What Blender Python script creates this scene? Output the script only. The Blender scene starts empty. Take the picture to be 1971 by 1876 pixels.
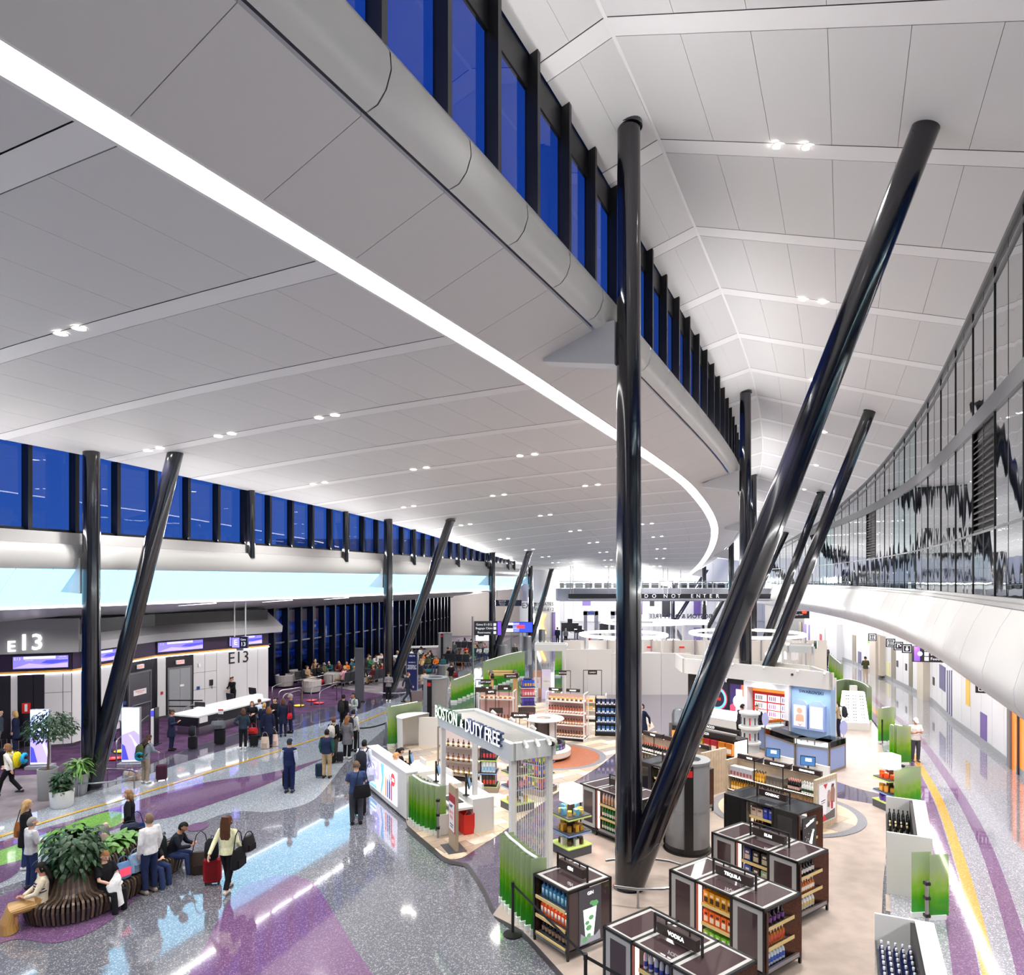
import bpy, math, random
from mathutils import Vector, Matrix
R = random.Random(7)
C = bpy.context.scene.collection
SC = bpy.context.scene
PI = math.pi
# ------------------------------------------------------------------ camera, world, exposure
H, F, CX, HY = 7.0, 1340.0, 985.5, 1116.5
cam = bpy.data.cameras.new('camera'); co = bpy.data.objects.new('camera', cam); C.objects.link(co)
co.location = (0, 0, H); co.rotation_euler = (PI/2, 0, 0)
cam.sensor_width = 36; cam.lens = 36*F/1971; cam.shift_y = (HY-938)/1971; cam.clip_end = 600; cam.clip_start = .05
SC.camera = co
w = bpy.data.worlds.new('dusk'); SC.world = w; w.use_nodes = True
nt = w.node_tree; nt.nodes.clear()
tc = nt.nodes.new('ShaderNodeTexCoord'); sp = nt.nodes.new('ShaderNodeSeparateXYZ'); rp = nt.nodes.new('ShaderNodeValToRGB')
bgn = nt.nodes.new('ShaderNodeBackground'); wo = nt.nodes.new('ShaderNodeOutputWorld')
nt.links.new(tc.outputs['Generated'], sp.inputs[0]); nt.links.new(sp.outputs['Z'], rp.inputs[0])
rp.color_ramp.elements[0].color = (.03, .10, .40, 1); rp.color_ramp.elements[1].color = (.004, .045, .32, 1)
rp.color_ramp.elements[0].position = .0; rp.color_ramp.elements[1].position = .5
nt.links.new(rp.outputs[0], bgn.inputs[0]); bgn.inputs[1].default_value = 1.0; nt.links.new(bgn.outputs[0], wo.inputs[0])
vs = SC.view_settings; vs.view_transform = 'Standard'; vs.look = 'None'; vs.gamma = 1; vs.use_curve_mapping = False
vs.exposure = 0.15
cy = SC.cycles
cy.use_denoising = True; cy.max_bounces = 6; cy.diffuse_bounces = 3; cy.glossy_bounces = 3; cy.transmission_bounces = 3; cy.transparent_max_bounces = 10
cy.sample_clamp_indirect = 4; cy.caustics_reflective = False; cy.caustics_refractive = False; cy.blur_glossy = .5

def lamp(kind, loc, power, size=.25, color=(1, .96, .92), spot=None, aim=None, name='downlight_lamp', blend=.4):
    l = bpy.data.lights.new(name, kind); l.energy = power; l.color = color
    if kind == 'AREA': l.shape = 'DISK'; l.size = size; l.spread = spot or PI
    if kind == 'SPOT': l.spot_size = spot; l.spot_blend = blend; l.shadow_soft_size = size
    if kind == 'POINT': l.shadow_soft_size = size
    o = bpy.data.objects.new(name, l); C.objects.link(o); o.location = loc
    if aim: o.rotation_euler = Vector(aim).to_track_quat('-Z', 'Y').to_euler()
    return o

# ------------------------------------------------------------------ geometry helpers
def G(px, py, z=0.0):
    """a point of height z of the place, from where it stands in the survey photograph"""
    y = F*(H-z)/(py-HY); return Vector(((px-CX)/F*y, y, z))
def P(px, py, y): return Vector(((px-CX)/F*y, y, H+(HY-py)/F*y))
def lin(c): return tuple(((v/255)/12.92 if v/255 <= .04045 else ((v/255+.055)/1.055)**2.4) for v in c[:3])
MATS = {}
def M(name, c=(200, 200, 200), rough=.5, metal=0, emit=0, ecol=None, alpha=1, trans=0, noise=0, nscale=20, bump=0, bscale=60, spec=.5, coat=0, c2=None):
    if name in MATS: return MATS[name]
    m = bpy.data.materials.new(name); m.use_nodes = True; MATS[name] = m
    n = m.node_tree; b = n.nodes['Principled BSDF']; L = n.links.new
    b.inputs['Base Color'].default_value = (*lin(c), 1); b.inputs['Roughness'].default_value = rough; b.inputs['Metallic'].default_value = metal
    b.inputs['Specular IOR Level'].default_value = spec
    if coat: b.inputs['Coat Weight'].default_value = coat; b.inputs['Coat Roughness'].default_value = .08
    if emit: b.inputs['Emission Color'].default_value = (*lin(ecol or c), 1); b.inputs['Emission Strength'].default_value = emit
    if trans: b.inputs['Transmission Weight'].default_value = trans
    if alpha < 1: b.inputs['Alpha'].default_value = alpha
    if noise:
        t = n.nodes.new('ShaderNodeTexCoord'); q = n.nodes.new('ShaderNodeTexNoise'); r = n.nodes.new('ShaderNodeValToRGB')
        q.inputs['Scale'].default_value = nscale; q.inputs['Detail'].default_value = 4; L(t.outputs['Object'], q.inputs['Vector']); L(q.outputs['Fac'], r.inputs[0])
        a = lin(c); d = lin(c2) if c2 else tuple(max(0, v*(1-noise)) for v in a)
        r.color_ramp.elements[0].color = (*d, 1); r.color_ramp.elements[1].color = (*(a if c2 else tuple(min(1, v*(1+noise)) for v in a)), 1)
        r.color_ramp.elements[0].position = .35; r.color_ramp.elements[1].position = .65
        L(r.outputs[0], b.inputs['Base Color'])
    if bump:
        q2 = n.nodes.new('ShaderNodeTexNoise'); q2.inputs['Scale'].default_value = bscale; bp = n.nodes.new('ShaderNodeBump'); bp.inputs['Strength'].default_value = bump
        L(q2.outputs['Fac'], bp.inputs['Height']); L(bp.outputs[0], b.inputs['Normal'])
    return m
def glass(name, tint=(235, 245, 245), refl=1.0, rough=0.0, veil=None, veilw=0, ior=1.5):
    """a pane: see-through with a mirror coat by angle"""
    if name in MATS: return MATS[name]
    m = bpy.data.materials.new(name); m.use_nodes = True; MATS[name] = m
    n = m.node_tree; n.nodes.clear(); L = n.links.new
    o = n.nodes.new('ShaderNodeOutputMaterial'); mx = n.nodes.new('ShaderNodeMixShader'); t = n.nodes.new('ShaderNodeBsdfTransparent'); g = n.nodes.new('ShaderNodeBsdfGlossy')
    fr = n.nodes.new('ShaderNodeFresnel'); mu = n.nodes.new('ShaderNodeMath'); mu.operation = 'MULTIPLY'; mu.use_clamp = True
    fr.inputs[0].default_value = ior; mu.inputs[1].default_value = refl; g.inputs['Roughness'].default_value = rough
    t.inputs[0].default_value = (*lin(tint), 1); L(fr.outputs[0], mu.inputs[0]); L(mu.outputs[0], mx.inputs[0]); L(g.outputs[0], mx.inputs[2])
    if veil:
        d = n.nodes.new('ShaderNodeBsdfTranslucent'); d2 = n.nodes.new('ShaderNodeBsdfDiffuse'); m0 = n.nodes.new('ShaderNodeMixShader'); m2 = n.nodes.new('ShaderNodeMixShader')
        for q in (d, d2): q.inputs[0].default_value = (*lin(veil), 1)
        m0.inputs[0].default_value = .5; L(d.outputs[0], m0.inputs[1]); L(d2.outputs[0], m0.inputs[2])
        m2.inputs[0].default_value = veilw; L(t.outputs[0], m2.inputs[1]); L(m0.outputs[0], m2.inputs[2]); L(m2.outputs[0], mx.inputs[1])
    else: L(t.outputs[0], mx.inputs[1])
    L(mx.outputs[0], o.inputs[0]); return m

class MB:
    def __init__(s): s.v = []; s.f = []; s.m = []; s.cur = 0
    def add(s, vs, fs):
        b = len(s.v); s.v += [tuple(v) for v in vs]; s.f += [tuple(i+b for i in f) for f in fs]; s.m += [s.cur]*len(fs); return s
    def mat(s, i): s.cur = i; return s
    def box(s, c, d, rz=0, rx=0):
        x, y, z = d[0]/2, d[1]/2, d[2]/2; ca, sa = math.cos(rz), math.sin(rz); cb, sb = math.cos(rx), math.sin(rx); vs = []
        for dz in (-z, z):
            for dx, dy in ((-x, -y), (x, -y), (x, y), (-x, y)):
                yy, zz = dy*cb-dz*sb, dy*sb+dz*cb
                vs.append((c[0]+dx*ca-yy*sa, c[1]+dx*sa+yy*ca, c[2]+zz))
        return s.add(vs, [(3, 2, 1, 0), (4, 5, 6, 7), (0, 1, 5, 4), (1, 2, 6, 5), (2, 3, 7, 6), (3, 0, 4, 7)])
    def b2(s, x0, x1, y0, y1, z0, z1): return s.box(((x0+x1)/2, (y0+y1)/2, (z0+z1)/2), (abs(x1-x0), abs(y1-y0), abs(z1-z0)))
    def prism(s, poly, z0, z1):
        n = len(poly); a = sum(poly[i][0]*poly[(i+1) % n][1]-poly[(i+1) % n][0]*poly[i][1] for i in range(n))
        if a < 0: poly = poly[::-1]
        vs = [(p[0], p[1], z0) for p in poly]+[(p[0], p[1], z1) for p in poly]
        return s.add(vs, [tuple(range(n-1, -1, -1)), tuple(range(n, 2*n))]+[(i, (i+1) % n, n+(i+1) % n, n+i) for i in range(n)])
    def tube(s, pts, r, n=8, cap=True, r2=None):
        pts = [Vector(p) for p in pts]; k = len(pts); vs = []; fs = []; up = None
        for i, p in enumerate(pts):
            d = (pts[min(i+1, k-1)]-pts[max(i-1, 0)]).normalized()
            if up is None:
                up = Vector((0, 0, 1)) if abs(d.z) < .9 else Vector((1, 0, 0))
            a = d.cross(up).normalized(); up = a.cross(d).normalized()
            rr = r if r2 is None else r+(r2-r)*i/(k-1)
            if isinstance(r, (list, tuple)): rr = r[i]
            for j in range(n):
                t = 2*PI*j/n; vs.append(p+a*rr*math.cos(t)+up*rr*math.sin(t))
        for i in range(k-1):
            for j in range(n): fs.append((i*n+j, i*n+(j+1) % n, (i+1)*n+(j+1) % n, (i+1)*n+j))
        if cap: fs += [tuple(range(n-1, -1, -1)), tuple((k-1)*n+j for j in range(n))]
        return s.add(vs, fs)
    def lathe(s, prof, n=16, c=(0, 0, 0), a0=0, a1=2*PI, sx=1, sy=1):
        full = abs(a1-a0-2*PI) < 1e-6; m = n if full else n+1; vs = []; fs = []; k = len(prof)
        for r, z in prof:
            for j in range(m):
                t = a0+(a1-a0)*j/n; vs.append((c[0]+sx*r*math.cos(t), c[1]+sy*r*math.sin(t), c[2]+z))
        for i in range(k-1):
            for j in range(n):
                q = (j+1) % m; fs.append((i*m+j, i*m+q, (i+1)*m+q, (i+1)*m+j))
        return s.add(vs, fs)
    def strip(s, rows):
        """rows of equal length points -> a sheet"""
        n = len(rows[0]); vs = [p for r in rows for p in r]; fs = []
        for i in range(len(rows)-1):
            for j in range(n-1): fs.append((i*n+j, i*n+j+1, (i+1)*n+j+1, (i+1)*n+j))
        return s.add(vs, fs)
    def hexa(s, q, t):
        """slab: four corners q and the offset t of its other side"""
        q = [Vector(p) for p in q]; t = Vector(t)
        return s.add(q+[p+t for p in q], [(0, 1, 2, 3), (7, 6, 5, 4), (0, 4, 5, 1), (1, 5, 6, 2), (2, 6, 7, 3), (3, 7, 4, 0)])
    def ball(s, c, r, n=8, k=5, sz=1):
        return s.lathe([(max(1e-4, r*math.sin(PI*i/k)), -r*sz*math.cos(PI*i/k)) for i in range(k+1)], n, c)
    def mesh(s, name, mats, smooth=False):
        me = bpy.data.meshes.new(name); me.from_pydata(s.v, [], s.f); me.validate(clean_customdata=False)
        for q in (mats if isinstance(mats, (list, tuple)) else [mats]): me.materials.append(q)
        if any(s.m) and len(me.polygons) == len(s.m): me.polygons.foreach_set('material_index', s.m)
        if smooth: me.polygons.foreach_set('use_smooth', [True]*len(me.polygons))
        me.update(); return me
    def build(s, name, mats, parent=None, smooth=False): return put(name, s.mesh(name, mats, smooth), parent)

def put(name, me, parent=None, loc=None, rz=None):
    o = bpy.data.objects.new(name, me); C.objects.link(o)
    if parent: o.parent = parent
    if loc is not None: o.location = loc
    if rz is not None: o.rotation_euler = (0, 0, rz)
    return o
def sm(o, ang=40):
    me = o.data; me.polygons.foreach_set('use_smooth', [True]*len(me.polygons))
    me.set_sharp_from_angle(angle=math.radians(ang)); return o
def tag(o, label, cat, group=None):
    o['label'] = label; o['category'] = cat
    if group: o['group'] = group
    return o
def struct(o): o['kind'] = 'structure'; return o
def stuff(o): o['kind'] = 'stuff'; return o
def thing(name, label, cat, loc=(0, 0, 0), rz=0, group=None):
    o = bpy.data.objects.new(name, None); C.objects.link(o); o.location = loc; o.rotation_euler = (0, 0, rz); o.empty_display_size = .1
    return tag(o, label, cat, group)
def copy_thing(root, loc=None, rz=None, label=None, group=None):
    r = root.copy(); C.objects.link(r)
    if loc is not None: r.location = loc
    if rz is not None: r.rotation_euler = (0, 0, rz)
    if label: r['label'] = label
    if group: r['group'] = group
    for ch in list(root.children):
        c = ch.copy(); C.objects.link(c); c.parent = r
        for g in ch.children:
            d = g.copy(); C.objects.link(d); d.parent = c
    return r
def text(name, s, size, mat, parent=None, loc=(0, 0, 0), rot=(PI/2, 0, 0), ext=.01, align='CENTER', bold=0, sx=1):
    cu = bpy.data.curves.new(name, 'FONT'); cu.body = s; cu.size = size; cu.extrude = ext; cu.align_x = align; cu.align_y = 'CENTER'; cu.offset = bold; cu.resolution_u = 2
    cu.materials.append(mat); tmp = bpy.data.objects.new('tmp', cu); me = bpy.data.meshes.new_from_object(tmp); bpy.data.objects.remove(tmp); bpy.data.curves.remove(cu); o = bpy.data.objects.new(name, me); C.objects.link(o); o.location = loc; o.rotation_euler = rot; o.scale = (sx, 1, 1)
    if parent: o.parent = parent
    return o
def interp(xs, ys, x):
    if x <= xs[0]: return ys[0]+(ys[1]-ys[0])*(x-xs[0])/(xs[1]-xs[0])
    for i in range(len(xs)-1):
        if x <= xs[i+1] or i == len(xs)-2:
            return ys[i]+(ys[i+1]-ys[i])*(x-xs[i])/(xs[i+1]-xs[i])
def spline(pts, s0, s):
    """Catmull-Rom through pts, the first at parameter s0"""
    t = s-s0; n = len(pts); i = max(0, min(n-2, int(math.floor(t)))); u = t-i
    p1, p2 = Vector(pts[i]), Vector(pts[i+1]); p0 = Vector(pts[i-1]) if i else 2*p1-p2; p3 = Vector(pts[i+2]) if i+2 < n else 2*p2-p1
    if u < 0 or u > 1: return p1+(p2-p1)*u
    return .5*(2*p1+(p2-p0)*u+(2*p0-5*p1+4*p2-p3)*u*u+(3*p1-p0-3*p2+p3)*u**3)
# ------------------------------------------------------------------ plan curves of the hall
CP = [(-14.5, -18.3), (-5.98, -1.24), (2.66, 15.86), (11.4, 34), (18, 52), (22.2, 70.5), (24.7, 89.5), (25.1, 108.6), (24, 128)]
WP = [(-28.5, -11.5), (-21.2, 5.8), (-14.2, 23.5), (-7.4, 41.6), (-1.7, 60), (2.1, 78.6), (3.8, 98), (3.8, 118)]
def along(pts, s, k):
    p = spline(pts, -2, s); d = spline(pts, -2, s+.02)-spline(pts, -2, s-.02); d.normalize(); return p.x+d.y*k, p.y-d.x*k
def Cq(s, k, z): return Vector((*along(CP, s, k), z))
def Wq(s, k, z): return Vector((*along(WP, s, k), z))
SS = [-1, 0, 1, 2, 3, 4, 5, 6]
zL = lambda s: interp(SS, [11.4, 11.3, 10.6, 9.3, 8.6, 7.8, 7.4, 7.4], s)
zS = lambda s: interp(SS, [12.1, 12.1, 11.75, 10.8, 8.95, 7.2, 5.9, 5.9], s)
zE = lambda s: interp(SS, [12.75, 12.75, 12.2, 11.4, 10.0, 8.3, 6.8, 6.8], s)
zU = lambda s: interp(SS, [17.1, 17.05, 15.95, 14.6, 12.8, 10.6, 8.6, 8.6], s)
zK = lambda s: interp(SS, [17.5, 17.5, 16.3, 14.95, 13.0, 10.8, 8.8, 8.8], s)
zG = lambda s: interp(SS, [15.2, 15.15, 14.1, 12.9, 11.5, 10.0, 8.5, 8.5], s)
KG = lambda s: interp(SS, [8.2, 7.9, 7.2, 6.5, 6.4, 6.4, 6.4, 6.4], s)
white = M('white_paint', (226, 225, 224), .55); panelw = M('perforated_white_panel', (212, 210, 210), .6); batten = M('batten_white', (232, 230, 230), .5)
void = M('ceiling_void', (120, 118, 118), .9); led = M('led_strip_light', (255, 252, 248), .5, emit=9); dl = M('downlight_lens', (255, 250, 240), .5, emit=30)
black = M('black_metal', (14, 14, 20), .32); navy = M('black_column_paint', (10, 10, 20), .16, spec=.6, coat=.6); bullm = M('bullnose_white', (214, 214, 212), .38)
S0 = -1.34; NB = 28
st = [S0+.2*i for i in range(NB+1)]      # batten stations, five to a bay
# ------------------------------------------------------------------ lower ceiling with its strip light
def Lc(s, q):
    a, b = Wq(s, -.55, zL(s)), Cq(s, -3.0, zS(s)); p = a.lerp(b, q); p.z += .12*math.sin(PI*q); return p
low = MB()
rows = []
for s in st: rows.append([Lc(s, q/6)+Vector((0, 0, .12)) for q in range(7)])
low.strip(rows); rows = [[Cq(s, -2.5, zS(s)+.12), Cq(s, -.8, zE(s)+.12)] for s in st]; low.strip(rows)
rows = [[Cq(s, -3.0, zS(s)+.16), Cq(s, -2.5, zS(s)+.16)] for s in st]; low.strip(rows)
ceil1 = struct(low.build('ceiling', void))
def panel(parent, name, m, q, t=.06, gap=.012):
    q = [Vector(p) for p in q]; c = sum(q, Vector())/4
    q = [p+(c-p).normalized()*gap for p in q]
    return MB().hexa(q, (0, 0, t)).build(name, m, parent)
NP = 11; bw = .06
for i in range(NB):
    a, b = st[i]+.0132, st[i+1]-.0132
    for j in range(NP):
        panel(ceil1, 'ceiling_panel', panelw, [Lc(a, j/NP), Lc(b, j/NP), Lc(b, (j+1)/NP), Lc(a, (j+1)/NP)])
    m = MB()
    m.strip([[Lc(b+.0005, q/6)-Vector((0, 0, .004)), Lc(b+.0258, q/6)-Vector((0, 0, .004))] for q in range(7)])
    m.build('ceiling_batten', batten, ceil1)
    for h in range(2):
        s0, s1 = st[i]+.1*h, st[i]+.1*(h+1)
        panel(ceil1, 'edge_panel', panelw, [Cq(s0, -2.5, zS(s0)), Cq(s1, -2.5, zS(s1)), Cq(s1, -.8, zE(s1)), Cq(s0, -.8, zE(s0))], gap=.008)
        m = MB(); pr = [(-.72, .02), (-.55, .06), (-.42, .2), (-.34, .42), (-.36, .64), (-.46, .8), (-.7, .88), (-.95, .9)]
        if True:
            e = .0006
            m.strip([[Cq(s, k, zE(s)+z) for k, z in pr] for s in (s0+e, (s0+s1)/2, s1-e)])
            sm(m.build('bullnose_panel', bullm, ceil1))
mm = MB(); mm.strip([[Cq(s, -3.0, zS(s)), Cq(s, -2.5, zS(s))] for s in [S0+.05*i for i in range(4*NB+1)]])
slm = mm.build('strip_light', led, ceil1)
m = MB(); m.strip([[Cq(s, k-.012, zE(s)+z-.004) for k, z in ((-.72, .04), (-.57, .08), (-.45, .22), (-.37, .42), (-.39, .62), (-.49, .77), (-.7, .85))] for s in [S0+.1*i for i in range(2*NB+1)]]); m.build('bullnose_backing', bullm, ceil1)
for e, (ka, kb) in enumerate(((-3.06, -3.0), (-2.5, -2.46))):
    m = MB()
    for i in range(NB*2): s0, s1 = S0+.1*i, S0+.1*(i+1); m.hexa([Cq(s0, ka, zS(s0)-.01), Cq(s1, ka, zS(s1)-.01), Cq(s1, kb, zS(s1)-.01), Cq(s0, kb, zS(s0)-.01)], (0, 0, .1))
    m.build('trim', batten, slm)
# ------------------------------------------------------------------ upper ceiling
upm = MB(); up = lambda s, k: Cq(s, k, zU(s)+(zK(s)-zU(s))*(k+.95)/1.4 if k < .45 else zK(s)+(zG(s)-zK(s))*(k-.45)/(KG(s)-.45))
upm.strip([[up(s, k)+Vector((0, 0, .1)) for k in (-.95, .45, KG(s)+.3)] for s in st]); ceil2 = struct(upm.build('ceiling', void))
for i in range(NB):
    a, b = st[i]+.0132, st[i+1]-.0132
    for j in range(8):
        ks = [-.95, -.1, .76] if j < 2 else None
        f = lambda s, j: (-.95+.69*j) if j < 2 else .43
        g = (lambda s, j: .43 if j == 2 else f(s, j)) if j < 2 else (lambda s, j: .49+(KG(s)-.49)*(j-2)/6)
        panel(ceil2, 'ceiling_panel', panelw, [up(a, g(a, j)), up(b, g(b, j)), up(b, g(b, j+1)), up(a, g(a, j+1))])
    m = MB(); m.strip([[up(s, k)-Vector((0, 0, .004)) for k in (-.95, .45, KG(s))] for s in (b+.0005, b+.0258)]); m.build('ceiling_batten', batten, ceil2)
m = MB(); m.strip([[up(s, k)-Vector((0, 0, .006)) for k in (.42, .495)] for s in [S0+.05*i for i in range(4*NB+1)]]); m.build('ceiling_batten', batten, ceil2)
# ------------------------------------------------------------------ clerestory over the lower roof
gl = glass('dusk_window_glass', (225, 235, 250), 1.3); k = 0
frame = M('black_window_frame', (9, 9, 14), .4)
cl = MB(); zb = .86
cl.strip([[Cq(s, -1.02, zE(s)+zb), Cq(s, -1.02, zE(s)+zb+.12)] for s in st])
win1 = struct(cl.build('window_1', frame))
nm = 12
for i in range(int((S0+.34)*0-1.25*nm), int(4.2*nm)):
    s0, s1 = i/nm, (i+1)/nm
    m = MB()
    p0, p1 = Cq(s0, -1.05, zE(s0)+zb-.1), Cq(s0, -.78, zE(s0)+zb-.1); d = (Cq(s0+.01, 0, 0)-Cq(s0, 0, 0)).normalized()*.06
    h = zU(s0)-p0.z+.05
    m.hexa([p0-d, p0+d, p1+d, p1-d], (0, 0, h)).build('mullion', frame, win1)
    zt0, zt1 = zU(s0)+.05, zU(s1)+.05
    MB().hexa([Cq(s0, -1.06, zt0-.7), Cq(s1, -1.06, zt1-.7), Cq(s1, -.98, zt1-.7), Cq(s0, -.98, zt0-.7)], (0, 0, .72)).build('head_panel', frame, win1)
    MB().add([Cq(s0, -1.0, zE(s0)+zb), Cq(s1, -1.0, zE(s1)+zb), Cq(s1, -1.0, zt1-.4), Cq(s0, -1.0, zt0-.4)], [(0, 1, 2, 3)]).build('pane', gl, win1)
# ------------------------------------------------------------------ V columns
def vcolumn(label, base, top_up, top_t, zc, r0=.315, r1=.26):
    t = thing('steel_column', label, 'column', (base[0], base[1], 0))
    up_ = Vector((0, 0, top_up)); tl = Vector((top_t[0]-base[0], top_t[1]-base[1], top_t[2]))
    sm(MB().tube([(0, 0, 0), up_*.35, up_], r0, 28, r2=r1).build('upright', navy, t))
    a = Vector((0, 0, .0)); q = tl.normalized()
    sm(MB().tube([a+q*.05, tl*.4, tl], r0, 28, r2=r1).build('leaning_strut', navy, t))
    for p in (up_, tl): MB().lathe([(r1+.03, -.05), (r1+.05, -.05), (r1+.05, .05), (r1+.03, .05)], 24, p).build('collar', navy, t)
    MB().lathe([(.36, 0), (.36, .03), (.31, .04)], 24).build('base_ring', navy, t)
    return t
names = ['nearest black V column standing on the shop floor in front', 'black V column behind the watch shop', 'black V column with taped grey lower strut behind the white hoarding', 'fourth black V column by the far bridge', 'fifth black V column beyond the bridge sign', 'farthest black V column under the strip end']
tilt = [(5.35, 5.9), (5.4, 5.4), (5.6, 5.3), (5.5, 5.3), (5.4, 5.3), (5.4, 5.3)]
for s in range(6):
    b = Cq(s, 0, 0); kk = tilt[s][1]; tp = up(s, kk)
    if s == 0: tp = P(1788, 229, 13.45)
    if s == 1: tp = P(1676, 787, 31.7)
    if s == 2: tp = P(1580, 948, 50.6)
    vcolumn(names[s], b, up(s, 0).z, tp, 0)
    br = M('bracket_white', (214, 215, 218), .5)
    zc = zE(s); q = [Cq(s-.005, -.28, zc-.75), Cq(s+.012, -.28, zc-.75), Cq(s-.035, -2.0, zc-.62), Cq(s-.05, -2.0, zc-.62)]
    d = (Cq(s+.01, 0, 0)-Cq(s-.01, 0, 0)).normalized()
    m = MB(); o = Cq(s, -.27, 0); n2 = (Cq(s, -1, 0)-Cq(s, 0, 0))
    pts = [(0, zc-.85), (0, zc+.15), (.6, zc+.1), (1.75, zc-.42), (1.75, zc-.55)]
    vs = []
    for e in (-.22, .22): vs += [(o+n2*a_+d*e)+Vector((0, 0, z_)) for a_, z_ in pts]
    m.add(vs, [(0, 1, 2, 3, 4), (9, 8, 7, 6, 5)]+[(i, i+5, (i+1) % 5+5, (i+1) % 5) for i in range(5)])
    x = m.build('ceiling_bracket', br); tag(x, 'white wedge bracket, '+['nearest, at the big V column', 'second from the nearest', 'third from the nearest', 'fourth, beside the far strip bend', 'fifth, over the far bridge', 'farthest of all'][s]+', on curved ceiling edge', 'bracket')
wn = ['black V column beside the potted plants', 'black V column beside the navy totem', 'black V column by the seating', 'black V column before the white drum']
for s in range(4):
    tp = [P(340, 862, 24.3), P(867, 1002, 42.6), P(1020, 1058, 61), P(1062, 1095, 80)][s]
    vcolumn(wn[s], Wq(s, 0, 0), zL(s)+.1, tp, 0)
    m = MB(); d = (Wq(s+.01, 0, 0)-Wq(s-.01, 0, 0)).normalized(); o = Wq(s, -.27, 0); n2 = (Wq(s, -1, 0)-Wq(s, 0, 0)); vs = []
    pts = [(0, 6.55), (0, 7.75), (.28, 7.7), (.95, 6.75), (.95, 6.6)]
    for e in (-.2, .2): vs += [(o+n2*a_+d*e)+Vector((0, 0, z_)) for a_, z_ in pts]
    m.add(vs, [(0, 1, 2, 3, 4), (9, 8, 7, 6, 5)]+[(i, i+5, (i+1) % 5+5, (i+1) % 5) for i in range(5)])
    tag(m.build('ceiling_bracket', M('bracket_white')), 'pale wedge bracket over the blue light band at '+wn[s], 'bracket')
# ------------------------------------------------------------------ left wall: clerestory, bullnose, blue light band, soffit
SE = 3.25
blue = M('blue_light_panel', (150, 210, 245), .4, emit=1.7, ecol=(158, 222, 255)); wl = MB()
ls = [-1.3+.05*i for i in range(int((SE+1.3)/.05)+1)]
wl.strip([[Wq(s, -.7, 8.6), Wq(s, -.62, 8.6), Wq(s, -.62, 8.22), Wq(s, -.85, 8.2)] for s in ls])
wall_left = struct(wl.build('wall_left', white))
m = MB(); m.strip([[Wq(s, k, z) for k, z in ((-.7, 8.24), (-.5, 8.2), (-.38, 8.02), (-.33, 7.78), (-.36, 7.55), (-.46, 7.38), (-.6, 7.34))] for s in ls]); sm(m.build('bullnose', bullm, wall_left))
npan = int((SE+1.3)*16)
band = bpy.data.objects.new('light_band', None); C.objects.link(band); band.parent = wall_left
for i in range(npan):
    s0, s1 = -1.3+i/16+.001, -1.3+(i+1)/16-.001
    MB().hexa([Wq(s0, -.5, 7.33), Wq(s1, -.5, 7.33), Wq(s1, -1.7, 6.12), Wq(s0, -1.7, 6.12)], (0, 0, .05)).build('glow_panel', blue, band)
m = MB(); m.strip([[Wq(s, -1.68, 6.12), Wq(s, -1.7, 6.04)] for s in ls]); m.build('white_edge_light', M('white_edge_led', (255, 255, 255), .5, emit=4), band)
m = MB(); m.strip([[Wq(s, -.45, 7.42), Wq(s, -1.85, 6.2)] for s in ls]); m.build('backing', void, band)
sof = MB(); sof.strip([[Wq(s, -1.69, 6.05), Wq(s, -2.2, 6.0), Wq(s, -9.6, 5.1)] for s in ls]); struct(sof.build('ceiling', M('soffit_grey_white', (205, 205, 208), .35)))
w2 = MB(); w2.strip([[Wq(s, -.8, 8.55), Wq(s, -.8, 8.7)] for s in ls]); win2 = struct(w2.build('window_2', frame))
for i in range(int(-1.3*12), int(2.72*12)):
    s0, s1 = i/12, (i+1)/12; d = (Wq(s0+.01, 0, 0)-Wq(s0, 0, 0)).normalized()*.07
    p0, p1 = Wq(s0, -.98, 8.5), Wq(s0, -.66, 8.5); MB().hexa([p0-d, p0+d, p1+d, p1-d], (0, 0, zL(s0)-8.45)).build('mullion', frame, win2)
    MB().add([Wq(s0, -.9, 8.55), Wq(s1, -.9, 8.55), Wq(s1, -.9, zL(s1)+.1), Wq(s0, -.9, zL(s0)+.1)], [(0, 1, 2, 3)]).build('pane', gl, win2)
wl2 = MB(); wl2.strip([[Wq(s, -.8, 8.4), Wq(s, -.8, zL(s)+.2)] for s in (2.7, 2.9, 3.1, SE, 4.2)]); struct(wl2.build('wall_left', white))
for sx in (.42, .8, 1.22, 1.62, 2.0, 2.4, 2.55):
    o = sm(MB().tube([Wq(sx, -.45, 8.0), Wq(sx, -.45, zL(sx)+.05)], .16, 14).build('roof_post', navy))
    tag(o, 'short black round post on the ledge under the clerestory', 'post', 'clerestory ledge posts')
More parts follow.
